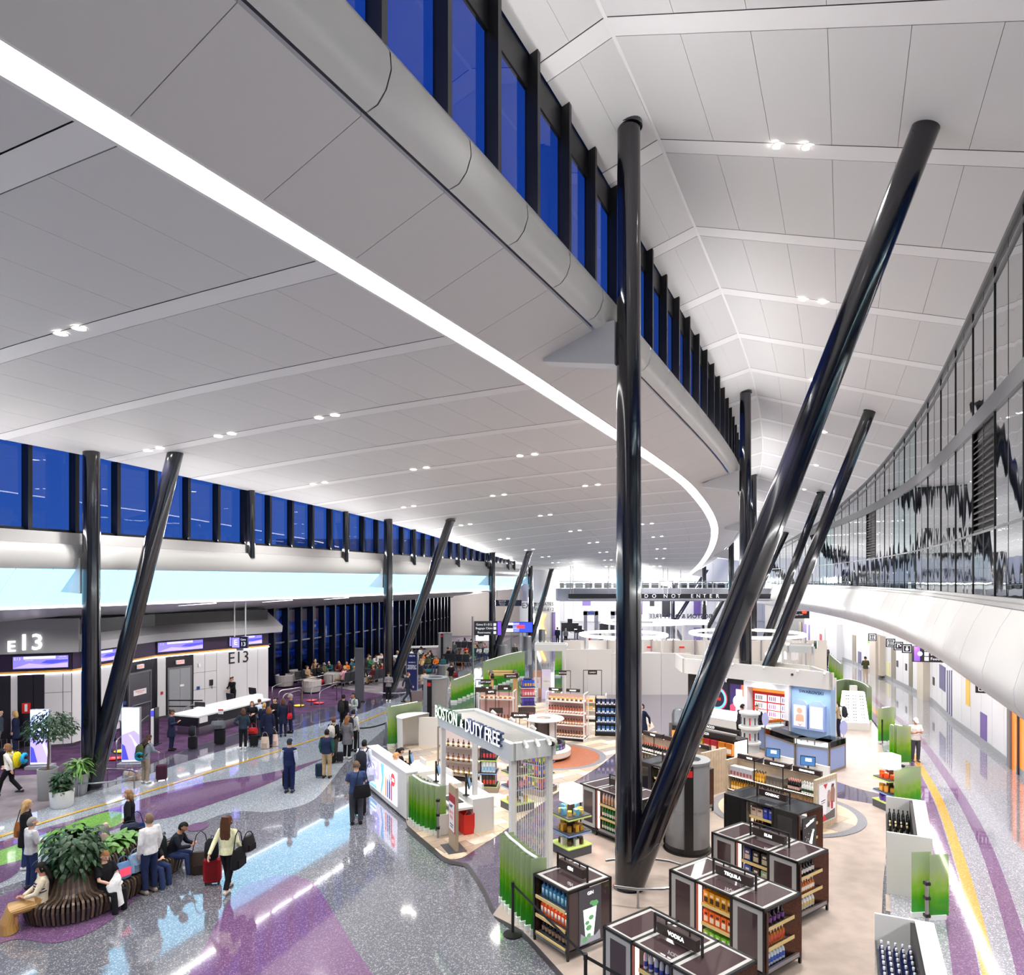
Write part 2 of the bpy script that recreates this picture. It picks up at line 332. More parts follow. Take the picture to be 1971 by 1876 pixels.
# curtain wall of the gate lounge
w3 = MB(); w3.strip([[Wq(s, -9.7, 4.95), Wq(s, -9.7, 5.2)] for s in ls]); win3 = struct(w3.build('window_3', frame))
gl3 = glass('lounge_window_glass', (200, 215, 235), 1.1)
for i in range(int(.85*13), int(3.1*13)):
    s0, s1 = i/13, (i+1)/13; d = (Wq(s0+.01, 0, 0)-Wq(s0, 0, 0)).normalized()*.08
    p0, p1 = Wq(s0, -9.75, 0), Wq(s0, -9.25, 0); MB().hexa([p0-d, p0+d, p1+d, p1-d], (0, 0, 5.15)).build('mullion', frame, win3)
    MB().add([Wq(s0, -9.6, 0), Wq(s1, -9.6, 0), Wq(s1, -9.6, 5.2), Wq(s0, -9.6, 5.2)], [(0, 1, 2, 3)]).build('pane', gl3, win3)
    for z in (2.75,): MB().hexa([Wq(s0, -9.65, z), Wq(s1, -9.65, z), Wq(s1, -9.5, z), Wq(s0, -9.5, z)], (0, 0, .09)).build('transom', M('grey_transom', (110, 112, 118), .4), win3)
# ------------------------------------------------------------------ right wall: mirror glazing, parapet, corridor
def mirror(name, col, bumpy):
    m = bpy.data.materials.new(name); m.use_nodes = True; n = m.node_tree; b = n.nodes['Principled BSDF']
    b.inputs['Base Color'].default_value = (*lin(col), 1); b.inputs['Metallic'].default_value = 1; b.inputs['Roughness'].default_value = .02
    t = n.nodes.new('ShaderNodeTexCoord'); mp = n.nodes.new('ShaderNodeMapping'); mp.inputs['Scale'].default_value = (.55, .55, .22); q = n.nodes.new('ShaderNodeTexNoise'); q.inputs['Scale'].default_value = 1.6; q.inputs['Detail'].default_value = 1
    bp = n.nodes.new('ShaderNodeBump'); bp.inputs['Strength'].default_value = bumpy; bp.inputs['Distance'].default_value = .35
    n.links.new(t.outputs['Object'], mp.inputs[0]); n.links.new(mp.outputs[0], q.inputs[0]); n.links.new(q.outputs[0], bp.inputs['Height']); n.links.new(bp.outputs[0], b.inputs['Normal']); return m
mir = mirror('silver_mirror_glass', (200, 205, 206), .035); mir2 = mirror('teal_mirror_glass', (160, 188, 190), .035)
gs = [-1.3+i/14 for i in range(int(5.45*14))]
wr = MB(); wr.strip([[Cq(s, KG(s)+.12, 6.5), Cq(s, KG(s)+.12, zG(s)+.1)] for s in gs]); wall_right = struct(wr.build('wall_right', void))
gray = M('grey_spandrel', (96, 97, 99), .35)
for i in range(len(gs)-1):
    s0, s1 = gs[i]+.0008, gs[i+1]-.0008; mt = mir2 if (i//2) % 9 in (7, 8) else mir
    lou = i in (40, 41, 22, 23)
    for z0, z1a, z1b in ((6.58, 8.28, 8.28), (8.32, 11.2, 11.2), (11.62, zG(s0), zG(s1))):
        if z1a < z0+.1: continue
        if lou and z0 == 8.32:
            m = MB()
            for q in range(16): z = 8.4+q*.17; m.hexa([Cq(s0, KG(s0)+.06, z), Cq(s1, KG(s1)+.06, z), Cq(s1, KG(s1), z-.05), Cq(s0, KG(s0), z-.05)], (0, 0, .04))
            m.build('louvre', M('louvre_black', (24, 22, 24), .4), wall_right); continue
        MB().add([Cq(s0, KG(s0), z0), Cq(s1, KG(s1), z0), Cq(s1, KG(s1), z1b), Cq(s0, KG(s0), z1a)], [(0, 1, 2, 3)]).build('pane', mt, wall_right)
    if i % 2 == 0:
        d = (Cq(s0+.01, KG(s0), 0)-Cq(s0, KG(s0), 0)).normalized()*.02
        p0, p1 = Cq(s0, KG(s0)+.02, 6.5), Cq(s0, KG(s0)-.025, 6.5); MB().hexa([p0-d, p0+d, p1+d, p1-d], (0, 0, zG(s0)-6.5)).build('mullion', frame, wall_right)
    else:
        d = (Cq(s0+.01, KG(s0), 0)-Cq(s0, KG(s0), 0)).normalized()*.006
        p0, p1 = Cq(s0, KG(s0)+.02, 6.5), Cq(s0, KG(s0)-.008, 6.5); MB().hexa([p0-d, p0+d, p1+d, p1-d], (0, 0, zG(s0)-6.5)).build('mullion', gray, wall_right)
def sweepK(rows_k, name, m, parent, ss, smooth=True):
    q = MB(); q.strip([[Cq(s, KG(s)+k, z) for k, z in rows_k] for s in ss]); o = q.build(name, m, parent)
    if smooth: sm(o, 35)
    return o
sweepK([(.05, 11.18), (-.06, 11.18), (-.06, 11.64), (.05, 11.64)], 'transom', gray, wall_right, gs)
sweepK([(.02, 8.27), (-.02, 8.27), (-.02, 8.33), (.02, 8.33)], 'transom', gray, wall_right, gs)
m = MB(); m.strip([[Cq(s, KG(s)+k, zG(s)+z) for k, z in ((.02, -.5), (-.04, -.5), (-.04, -.4), (.02, -.4))] for s in gs]); m.build('transom', gray, wall_right)
m = MB(); m.strip([[Cq(s, KG(s)+k, zG(s)+z) for k, z in ((.02, -.1), (-.08, -.1), (-.08, .05), (.02, .05))] for s in gs]); m.build('head_rail', gray, wall_right)
sweepK([(.06, 6.6), (-.1, 6.6), (-.1, 6.52), (-.22, 6.5), (-.22, 6.4)], 'sill', M('sill_grey', (150, 148, 146), .35), wall_right, gs, False)
par = M('parapet_white', (232, 229, 226), .42); npf = len(gs)-1
for i in range(0, npf, 2):
    s0, s1 = gs[i]+.0004, gs[min(i+2, npf)]-.0004
    sweepK([(-.2, 6.4), (-.42, 6.0), (-.62, 5.5), (-.74, 5.05), (-.72, 4.75), (-.55, 4.48), (-.2, 4.22), (.3, 4.05), (.9, 4.0)], 'parapet_panel', par, wall_right, (s0, (s0+s1)/2, s1))
cs = [(-1.3, 3.4), (.2, 3.1), (.5, 2.8), (.75, 2.5), (1.2, 2.3), (1.5, 2.7), (2.3, 2.2), (2.6, 1.9), (3.3, 1.6), (4.2, 1.5)]
KW = lambda s: KG(s)+interp([a for a, b in cs], [b for a, b in cs], s)
m = MB(); m.strip([[Cq(s, KG(s)+.4, 4.02), Cq(s, KW(s)+2.5, 4.02)] for s in gs]); struct(m.build('ceiling', white))
# ------------------------------------------------------------------ lights of the place and added fill lamps
def dlight(p, e=1, spot=True, pw=900):
    o = MB().lathe([(.12, -.004), (.14, -.012), (.16, 0)], 14).build('downlight', batten); o.location = p+Vector((0, 0, -.012)); 
    MB().lathe([(.001, 0), (.12, 0)], 14, (0, 0, -.006)).build('lens', dl, o)
    tag(o, 'small round recessed downlight in the white ceiling', 'light', 'recessed ceiling downlights'); return o
n_ = 0
for i in range(NB+1):
    if i % 2: continue
    s = st[i]-.0+.19
    if s > 3.9: continue
    for q in (.2, .5, .78) if s > .3 else (.15, .35, .6):
        for d in (-.018, .018): dlight(Lc(s, q+d))
        if s > -.9 and s < 4: lamp('SPOT', Lc(s, q)+Vector((0, 0, -.1)), 900, .2, (1, .97, .94), 2.3); n_ += 1
    for kk in ((3.4,) if s < 3.9 else ()):
        for d in (-.3, .3): dlight(up(s, kk+d))
        if s > -1.0 and s < 4: lamp('SPOT', up(s, kk)+Vector((0, 0, -.12)), 3200, .22, (1, .97, .93), 1.75); n_ += 1
# unseen area lights added along the ledges to brighten the ceilings
def ledge(p, q, power, width, up_=(0, 0, 1), name='ledge_fill'):
    l = bpy.data.lights.new(name, 'AREA'); l.shape = 'RECTANGLE'; d = Vector(q)-Vector(p); l.size = d.length; l.size_y = width; l.energy = power; l.color = (1, .98, .97)
    o = bpy.data.objects.new(name, l); C.objects.link(o); o.location = (Vector(p)+Vector(q))/2
    z = -Vector(up_).normalized(); x = d.normalized(); z = (z-x*z.dot(x)).normalized(); z = -z; y = z.cross(x)   # -Z faces up_
    mm_ = Matrix((x, y, z)).transposed(); mm_ = Matrix((x, -y, -z)).transposed(); o.rotation_euler = mm_.to_euler(); return o
for i in range(-1, 4):
    ledge(Wq(i+.03, -.6, 8.65), Wq(i+.97, -.6, 8.65), 420, .15, (.9, -.3, .7))
    ledge(Cq(i+.03, -.72, zE(i+.5)+1.0), Cq(i+.97, -.72, zE(i+.5)+1.0), 420, .12, (.9, -.4, .8))
    ledge(Cq(i+.03, KG(i)-.15, 6.66), Cq(i+.97, KG(i+.97)-.15, 6.66), 260, .08, (-.7, .3, .8))
    ledge(Cq(i+.03, KG(i)+.5, 3.97), Cq(i+.97, KG(i+.97)+.5, 3.97), 500, .12, (.1, 0, -1), 'corridor_light')

for i in range(5):                                            # spots added under the soffit to brighten the gates
    s = -.25+.3*i; lamp('SPOT', Wq(s, -2.6, 5.9), 800, .12, (1, .97, .94), 2.3, (-.25, .1, -1), 'gate_fill_spot')
for i in range(4): lamp('SPOT', Wq(1.3+.45*i, -6, 5.3), 700, .15, (1, .96, .92), 2.4, None, 'lounge_fill_spot')  # more added spots under the soffit, brightening the lounge
for x, y, z, e in ((12, 104, 7, 5000), (20, 108, 6, 5000), (28, 106, 7, 4000), (16, 88, 4.2, 2500), (8.5, 92, 4, 2500), (26, 90, 4.2, 2500), (-4, 82, 4.6, 1200)): lamp('POINT', (x, y, z), e, .4, (1, .98, .95), None, None, 'far_hall_fill')  # bare point lamps added to lift the dark far end
for x, y in ((2.2, 26), (6.8, 19.5), (5.2, 14.2), (-1.6, 21.5), (9.5, 25), (5, 35), (14.5, 28)): lamp('SPOT', (x, y, 10.8), 2300, .3, (1, .97, .94), 1.1, (0, 0, -1), 'shop_fill_spot')  # unseen spots added in mid-air to brighten the shop
# ------------------------------------------------------------------ floor
def terrazzo(name, c, c2, rough=.07):
    m = bpy.data.materials.new(name); m.use_nodes = True; MATS[name] = m; n = m.node_tree; b = n.nodes['Principled BSDF']; L = n.links.new
    t = n.nodes.new('ShaderNodeTexCoord'); v = n.nodes.new('ShaderNodeTexVoronoi'); v.inputs['Scale'].default_value = 55; L(t.outputs['Object'], v.inputs['Vector'])
    s2 = n.nodes.new('ShaderNodeSeparateColor'); L(v.outputs['Color'], s2.inputs[0]); r = n.nodes.new('ShaderNodeValToRGB'); L(s2.outputs[0], r.inputs[0])
    a, d = lin(c), lin(c2); e = r.color_ramp.elements; e[0].color = (*[x*.8 for x in a], 1); e[1].color = (*d, 1); e[0].position = .25; e[1].position = .92
    q = e.new(.78); q.color = (*a, 1); L(r.outputs[0], b.inputs['Base Color']); b.inputs['Roughness'].default_value = rough; b.inputs['Specular IOR Level'].default_value = 1.0; b.inputs['Coat Weight'].default_value = .7; b.inputs['Coat Roughness'].default_value = .03
    return m
t_dark = terrazzo('dark_grey_terrazzo', (104, 106, 116), (168, 168, 172)); t_light = terrazzo('light_grey_terrazzo', (158, 166, 176), (215, 218, 220)); t_pur = terrazzo('purple_terrazzo', (116, 84, 124), (150, 120, 150))
t_gre = terrazzo('green_terrazzo', (128, 186, 84), (170, 210, 130)); t_yel = terrazzo('yellow_terrazzo', (226, 178, 60), (240, 200, 110)); t_deep = terrazzo('deep_violet_terrazzo', (88, 80, 100), (120, 112, 130)); t_ora = terrazzo('orange_terrazzo', (224, 160, 62), (235, 190, 110))
t_con = terrazzo('concourse_grey_terrazzo', (150, 150, 160), (205, 205, 208))
fl = MB(); fl.add([(-60, -20, 0), (60, -20, 0), (60, 135, 0), (-60, 135, 0)], [(0, 1, 2, 3)]); floor = struct(fl.build('floor', t_dark))
def smoothpx(p, n=5, closed=False):
    out = []; q = [Vector((a[0], a[1])) for a in p]
    for i in range(len(q)-(0 if closed else 1)):
        for j in range(n):
            if closed:
                a, b, c, d = q[i-1], q[i], q[(i+1) % len(q)], q[(i+2) % len(q)]
            else:
                b, c = q[i], q[i+1]; a = q[i-1] if i else 2*b-c; d = q[i+2] if i+2 < len(q) else 2*c-b
            u = j/n; out.append(.5*(2*b+(c-a)*u+(2*a-5*b+4*c-d)*u*u+(3*b-a-3*c+d)*u**3))
    if not closed: out.append(q[-1])
    return [(v.x, v.y) for v in out]
lay = [0]
def inlay(name, px, mt, world=False):
    lay[0] += 1; z = .0012*lay[0]; poly = [Vector((*p, 0)) if world else G(*p) for p in px]
    n = len(poly); a = sum(poly[i].x*poly[(i+1) % n].y-poly[(i+1) % n].x*poly[i].y for i in range(n))
    if a < 0: poly = poly[::-1]
    m = MB(); m.add([(p.x, p.y, z) for p in poly], [tuple(range(n))]); o = m.build(name, mt, floor); return o
def ribbon(name, px, wid, mt, offs=0):
    pts = [G(*p) for p in smoothpx(px)]; L_, R_ = [], []
    for i, p in enumerate(pts):
        d = (pts[min(i+1, len(pts)-1)]-pts[max(i-1, 0)]).normalized(); n = Vector((d.y, -d.x, 0)); L_.append(p+n*(offs-wid/2)); R_.append(p+n*(offs+wid/2))
    lay[0] += 1; z = Vector((0, 0, .0012*lay[0])); m = MB(); m.strip([[a+z, b+z] for a, b in zip(L_, R_)]); o = m.build(name, mt, floor); return o
carpet = M('purple_carpet', (74, 52, 78), .95, noise=.35, nscale=1.6, spec=.1, bump=.2, bscale=300); carpet2 = M('grey_carpet', (120, 112, 116), .95, noise=.25, nscale=1.2, spec=.1)
yell = [(-300, 1700), (-120, 1647), (0, 1610), (130, 1568), (250, 1534), (400, 1487), (530, 1447), (640, 1411), (740, 1371), (850, 1321), (940, 1277), (1000, 1248), (1040, 1228)]
edge_light = smoothpx([(-400, 1850), (-100, 1745), (60, 1690), (240, 1650), (424, 1568), (520, 1562), (597, 1543), (640, 1500), (664, 1469), (720, 1420), (760, 1390), (880, 1322), (1000, 1262), (1060, 1235)])
inlay('light_terrazzo_field', edge_light+[(1045, 1222), (1000, 1240), (850, 1308), (738, 1352), (600, 1396), (400, 1452), (170, 1528), (0, 1575), (-400, 1690)], t_light)
inlay('dark_terrazzo_band', smoothpx([(285, 1490), (400, 1452), (565, 1404), (695, 1373), (760, 1345), (850, 1308)])+[(840, 1300), (738, 1338), (565, 1378), (357, 1443)], t_deep)
cb = smoothpx([(160, 1528), (220, 1499), (300, 1466), (357, 1443), (450, 1412), (565, 1378), (650, 1357), (738, 1338), (800, 1316), (870, 1285), (960, 1240), (1000, 1222)])
inlay('purple_carpet', cb+[(990, 1219), (960, 1226), (900, 1212), (560, 1250), (300, 1300), (-300, 1380), (-420, 1490), (0, 1494), (80, 1490)], carpet)
inlay('grey_carpet', smoothpx([(-420, 1712), (-120, 1618), (0, 1582), (80, 1558), (160, 1530)])+[(160, 1500), (80, 1490), (0, 1494), (-420, 1490)], carpet2)
inlay('grey_carpet', smoothpx([(738, 1336), (800, 1314), (870, 1284), (960, 1240), (1000, 1221)])+[(990, 1217), (900, 1205), (600, 1240), (540, 1290), (640, 1322), (690, 1330)], carpet2)
inlay('purple_band', smoothpx([(625, 1459), (520, 1487), (400, 1505), (300, 1530), (170, 1570), (70, 1598), (-60, 1640), (-200, 1700)])+smoothpx([(-200, 1760), (0, 1700), (60, 1652), (140, 1626), (240, 1590), (330, 1572), (400, 1550), (500, 1515), (580, 1480)]), t_pur)
inlay('green_shape', smoothpx([(-60, 1655), (0, 1637), (107, 1597), (187, 1567), (225, 1562), (240, 1570), (232, 1585), (180, 1605), (88, 1642), (0, 1666), (-60, 1690)], 4, True), t_gre)
inlay('purple_shape', smoothpx([(-80, 1770), (0, 1727), (100, 1690), (250, 1665), (276, 1690), (262, 1728), (187, 1788), (107, 1815), (30, 1808), (-60, 1830)], 5, True), t_pur)
inlay('purple_shape', [(330, 1940), (372, 1860)]+smoothpx([(400, 1812), (430, 1752), (462, 1712), (500, 1694), (548, 1684), (590, 1692), (614, 1712), (640, 1755)])+[(690, 1836), (760, 1940)], t_pur)
inlay('purple_spot', smoothpx([(362, 1590), (385, 1583), (402, 1587), (390, 1597), (366, 1600)], 4, True), t_pur)
ribbon('yellow_stripe', yell, .16, t_yel)
inlay('green_shape', smoothpx([(880, 1335), (930, 1312), (985, 1283), (1010, 1290), (960, 1316), (900, 1342)], 4, True), t_gre)
# shop floors
vinyl = M('taupe_vinyl', (166, 152, 142), .3, noise=.12, nscale=2.2, bump=.05); dk_edge = M('dark_edge_strip', (52, 50, 54), .4)
shop = smoothpx([(784, 1590), (834, 1633), (863, 1655), (885, 1660), (905, 1668), (935, 1715), (958, 1760), (1005, 1793), (1040, 1830), (1085, 1880), (1120, 1930)])
inlay('dark_edge', [(x-5, y+6) for x, y in shop]+[(1700, 1930), (1700, 1700), (1000, 1500)], dk_edge)
inlay('violet_shop_floor', shop+[(1690, 1930), (1700, 1700), (1715, 1530), (1690, 1400), (1600, 1300), (1500, 1270), (1180, 1262), (1060, 1300), (900, 1350), (740, 1420), (735, 1440)], t_deep)
inlay('taupe_vinyl', smoothpx([(948, 1762), (1000, 1692), (1064, 1638), (1165, 1548), (1260, 1462), (1330, 1410)])+[(1450, 1402), (1550, 1300), (1640, 1330), (1700, 1420), (1717, 1530), (1700, 1700), (1690, 1930), (1120, 1930), (1085, 1878), (1040, 1828), (1005, 1791)], vinyl)
inlay('violet_strip', smoothpx([(1610, 1505), (1650, 1518), (1700, 1530)])+[(1705, 1552), (1650, 1543), (1600, 1534)], t_deep)
# wood-look tiles laid one by one
tb = [M('tile_'+n, c, .32, noise=.1, nscale=9) for n, c in (('cream', (222, 206, 186)), ('sand', (205, 184, 158)), ('taupe', (172, 152, 134)), ('grey', (160, 150, 142)))]
tile_area = smoothpx([(784, 1589), (810, 1612), (834, 1632), (852, 1648), (868, 1655), (885, 1653), (897, 1648)])+[ (964, 1605), (1069, 1528), (1150, 1478), (1190, 1447), (1260, 1400), (1230, 1350), (1100, 1345), (900, 1370), (815, 1415), (745, 1437)]
inlay('tile_grout', tile_area, M('grout', (150, 138, 126), .6))
ta = [G(*p) for p in tile_area]
def inside(p, poly):
    c = False; n = len(poly); j = n-1
    for i in range(n):
        if (poly[i].y > p[1]) != (poly[j].y > p[1]) and p[0] < (poly[j].x-poly[i].x)*(p[1]-poly[i].y)/(poly[j].y-poly[i].y)+poly[i].x: c = not c
        j = i
    return c
U, V = Vector((.804, .595, 0)), Vector((-.595, .804, 0))      # the shop's two directions
zt = .0012*lay[0]; tm = {}
for q in range(4):
    tm[q] = MB().b2(-.44, .44, -.21, .21, 0, .006).mesh('tile', tb[q])
cand = []; cuts = []
o_ = G(940, 1600)
for a in range(-14, 24):
    for b in range(-26, 44):
        p = o_+U*(a*.9+(b % 2)*.45)+V*b*.43
        cn = [p+U*(sx*.44)+V*(sy*.21) for sx, sy in ((-1, -1), (1, -1), (1, 1), (-1, 1))]; k_ = sum(inside((c.x, c.y), ta) for c in cn)
        if k_ == 4: cand.append((p.y, p, R.randrange(4)))
        elif k_:
            pg = [(v.x, v.y) for v in ta]                       # a cut tile at the edge
            for nx, off in ((U, .44), (-U, .44), (V, .21), (-V, .21)):
                out = []; f_ = lambda v: (v[0]-p.x)*nx.x+(v[1]-p.y)*nx.y-off
                for i in range(len(pg)):
                    a1, b1 = pg[i-1], pg[i]; fa, fb = f_(a1), f_(b1)
                    if (fa <= 0) != (fb <= 0): q = fa/(fa-fb); out.append((a1[0]+(b1[0]-a1[0])*q, a1[1]+(b1[1]-a1[1])*q))
                    if fb <= 0: out.append(b1)
                pg = out
                if len(pg) < 3: break
            if len(pg) >= 3: cuts.append(pg)
cand.sort(key=lambda t: t[0])
rest = [MB() for _ in range(4)]
au = math.atan2(U.y, U.x)
for i, (d, p, q) in enumerate(cand):
    if i < 280: o = put('tile', tm[q], floor, (p.x, p.y, zt), au)
    else: rest[q].box((p.x, p.y, zt+.003), (.88, .42, .006), au)
for q in range(4):
    if rest[q].v: stuff(rest[q].build('distant_tiles', tb[q], floor))
for pg in cuts: MB().prism(pg, zt, zt+.006).build('cut_tile', R.choice(tb), floor)
zt += .007; lay[0] += 7
c1 = G(1062, 1455)
def disc(name, c, r, mt, r0=0, n=48):
    lay[0] += 1; z = .0012*lay[0]; m = MB()
    if r0: m.lathe([(r0, z), (r, z)], n, (c.x, c.y, 0))
    else: m.add([(c.x+r*math.cos(2*PI*i/n), c.y+r*math.sin(2*PI*i/n), z) for i in range(n)], [tuple(range(n))])
    return m.build(name, mt, floor)
disc('mosaic_ring', c1, 2.15, M('ring_grey', (120, 120, 126), .4, noise=.3, nscale=40)); disc('rust_wood_disc', c1, 1.9, M('rust_wood', (158, 94, 66), .35, noise=.15, nscale=12))
c2_ = G(1512, 1562); disc('mosaic_ring', c2_, 2.2, M('ring_grey')); disc('tile_disc', c2_, 1.95, tb[1])
for a in range(-3, 4):
    for b in range(-6, 7):
        p = c2_+U*(a*.9+(b % 2)*.45)+V*b*.43
        if (p-c2_).length < 1.75: put('tile', tm[R.randrange(4)], floor, (p.x, p.y, .0012*lay[0]), au)
lay[0] += 6
# right concourse
inlay('concourse_terrazzo', [(1720, 1940), (1712, 1700), (1718, 1530), (1690, 1400), (1600, 1290), (1560, 1255), (1600, 1240), (1660, 1262), (1800, 1330), (1971, 1460), (2300, 1700), (2300, 1940)], t_con)
yr = [(1560, 1276), (1620, 1318), (1660, 1350), (1700, 1384), (1724, 1406), (1767, 1470), (1806, 1540), (1834, 1616), (1862, 1706), (1893, 1826), (1918, 1940)]
ribbon('orange_stripe', yr, .24, t_ora); ribbon('purple_stripe', yr, .42, t_pur, .36)
ribbon('purple_stripe', [(1640, 1300), (1692, 1356), (1735, 1390), (1773, 1428), (1815, 1485), (1854, 1546), (1893, 1622), (1927, 1714), (1963, 1832), (1990, 1940)], .3, t_pur)
# far end and back of the hall
wf = MB(); wf.b2(-40, 60, 118, 118.4, 0, 14); wall_far = struct(wf.build('wall_far', white))
wb = MB(); wb.b2(-60, 40, -9.4, -9, 0, 20); struct(wb.build('wall_back', white))
# ------------------------------------------------------------------ people: one body mesh per pose, clothes and hair as parts
def etube(mb, pts, rs, side=(1, 0, 0), n=12):
    pts = [Vector(p) for p in pts]; k = len(pts); vs = []; fs = []
    for i, p in enumerate(pts):
        d = (pts[min(i+1, k-1)]-pts[max(i-1, 0)]).normalized(); a = Vector(side); a = (a-d*a.dot(d))
        a = a.normalized() if a.length > 1e-4 else d.orthogonal().normalized(); b = d.cross(a)
        ra, rb = rs[i] if isinstance(rs[i], tuple) else (rs[i], rs[i])
        for j in range(n): t = 2*PI*j/n; vs.append(p+a*ra*math.cos(t)+b*rb*math.sin(t))
    for i in range(k-1):
        for j in range(n): fs.append((i*n+j, i*n+(j+1) % n, (i+1)*n+(j+1) % n, (i+1)*n+j))
    vs += [pts[0], pts[-1]]
    for j in range(n): fs.append((j, k*n, (j+1) % n)); fs.append(((k-1)*n+j, (k-1)*n+(j+1) % n, k*n+1))
    return mb.add(vs, fs)
def fuse(mb, name, voxel, mats, smooth=1):
    """one continuous skin over the overlapping limbs"""
    me = mb.mesh('tmp', mats); o = bpy.data.objects.new('tmp', me); C.objects.link(o)
    r = o.modifiers.new('r', 'REMESH'); r.mode = 'VOXEL'; r.voxel_size = voxel; r.use_smooth_shade = True
    if smooth: q = o.modifiers.new('s', 'SMOOTH'); q.iterations = smooth; q.factor = .5
    dg = bpy.context.evaluated_depsgraph_get(); m = bpy.data.meshes.new_from_object(o.evaluated_get(dg)); m.name = name
    bpy.data.objects.remove(o)
    m.materials.clear()
    for x in mats: m.materials.append(x)
    return m
SKIN = [M('skin_fair', (224, 178, 152), .5), M('skin_tan', (190, 138, 106), .5), M('skin_brown', (112, 74, 54), .5)]
EYE = M('eye_dark', (40, 28, 24), .3); LIP = M('lip_rose', (176, 96, 88), .5)
TPL = {}
def pose(key, hip=(0, 0, .93), lean=0., legs=None, arms=None, yaw=0, pitch=0, vox=.011, sit=False):
    hip = Vector(hip); u = Vector((0, math.sin(lean), math.cos(lean))); X = Vector((1, 0, 0)); f = Vector((0, math.cos(lean), -math.sin(lean)))
    at = lambda t, y=0: hip+u*t+f*y
    sh = [at(.455)+X*.17*e for e in (-1, 1)]
    legs = legs or [((-.1, .02, .5), (-.1, -.02, .09), (0, 1)), ((.1, .02, .5), (.1, -.02, .09), (0, 1))]
    arms = arms or [((-.23, -.03, 1.13), (-.22, .06, .89), (-.2, .1, .74)), ((.23, -.03, 1.13), (.22, .06, .89), (.2, .1, .74))]
    b = MB(); tors = [(-.1, .13, .1), (0, .16, .115), (.12, .14, .1), (.25, .15, .108), (.38, .17, .11), (.46, .145, .09), (.5, .075, .065), (.56, .056, .058), (.62, .056, .058)]
    etube(b, [at(t) for t, *_ in tors], [(x, y) for _, x, y in tors])
    hc = at(.672)+Vector((0, .025, 0)); hr = Matrix.Rotation(yaw, 3, 'Z') @ Matrix.Rotation(-pitch-lean*.5, 3, 'X')
    hp = lambda x, y, z: hc+hr @ Vector((x, y, z))
    q = MB(); q.lathe([(max(.002, .098*math.sin(PI*i/9)), -.118*math.cos(PI*i/9)) for i in range(10)], 14)
    for x, y, z in q.v:
        pass
    q.v = [tuple(hp(x*(.78 if z > -.05 else .66), y*(1.0 if y > 0 else 1.04)+(.012 if z < -.06 and y > 0 else 0), z)) for x, y, z in q.v]
    b.add(q.v, q.f)
    etube(b, [hp(0, .085, .03), hp(0, .105, 0), hp(0, .118, -.022), hp(0, .09, -.03)], [.012, .013, .018, .012], n=8)       # nose
    etube(b, [hp(0, .07, -.1), hp(0, .085, -.09)], [.03, .024], n=8)
    for e in (-1, 1): etube(b, [hp(e*.075, -.005, .025), hp(e*.088, -.012, .01), hp(e*.078, -.003, -.025)], [.012, .018, .01], n=6)
    for e, (el, wr, ft) in zip((0, 1), arms):
        el, wr, ft = Vector(el), Vector(wr), Vector(ft); s = sh[e]
        etube(b, [s-X*.06*(1 if e else -1)+u*.01, s, s.lerp(el, .5), el, el.lerp(wr, .4), wr], [.035, .05, .046, .038, .036, .027], n=10)
        hd = (ft-wr); L_ = hd.length; hd.normalize(); sd = hd.cross(Vector((0, 1, 0)) if abs(hd.y) < .8 else Vector((0, 0, 1))).normalized(); pl = hd.cross(sd)
        k = wr+hd*.095; sgn = 1 if e else -1
        wide = f if abs(hd.z) > .7 else X; wide = (wide-hd*wide.dot(hd)).normalized(); pal = hd.cross(wide).normalized()
        if pal.dot(X)*(-sgn) < 0 and abs(hd.z) > .7: pal = -pal
        etube(b, [wr, wr+hd*.045, k], [(.027, .02), (.04, .018), (.042, .015)], side=wide, n=8)
        for i, (o_, ln) in enumerate(((-.031, .065), (-.01, .078), (.011, .074), (.031, .06))):
            a0 = k+wide*o_-hd*.01; a1 = a0+hd*ln*.5+pal*.006; a2 = a1+hd*ln*.38+pal*.028; etube(b, [a0, a1, a2], [.0095, .009, .008], n=6)
        th = wr+hd*.03+wide*(.035 if True else 0); etube(b, [th, th+hd*.03+wide*.025+pal*.01, th+hd*.06+wide*.028+pal*.02], [.013, .011, .009], n=6)
    feet = []
    for e, (kn, an, fd) in enumerate(legs):
        hj = hip+X*.085*(1 if e else -1)-u*.02; kn, an = Vector(kn), Vector(an)
        etube(b, [hj, hj.lerp(kn, .5), kn, kn.lerp(an, .35), an], [.085, .072, .055, .054, .036], n=12)
        feet.append((an, Vector((fd[0], fd[1], 0)).normalized(), kn))
    for an, d, kn in feet: etube(b, [an-d*.03, an+d*.06-Vector((0, 0, .045)), an+d*.16-Vector((0, 0, .06))], [.034, .034, .026], n=8)
    bm_ = fuse(b, key+'_body', vox, [SKIN[0], EYE, LIP], 1)
    inv = hr.inverted()
    idx = [0]*len(bm_.polygons)
    for p in bm_.polygons:
        l = inv @ (Vector(p.center)-hc)
        if l.y > .05:
            if abs(abs(l.x)-.033) < .012 and abs(l.z-.014) < .007: idx[p.index] = 1
            elif abs(l.x) < .026 and abs(l.z+.058) < .008: idx[p.index] = 2
    bm_.polygons.foreach_set('material_index', idx)
    T = {'body': bm_, 'hc': hc, 'hr': hr.to_euler(), 'key': key}
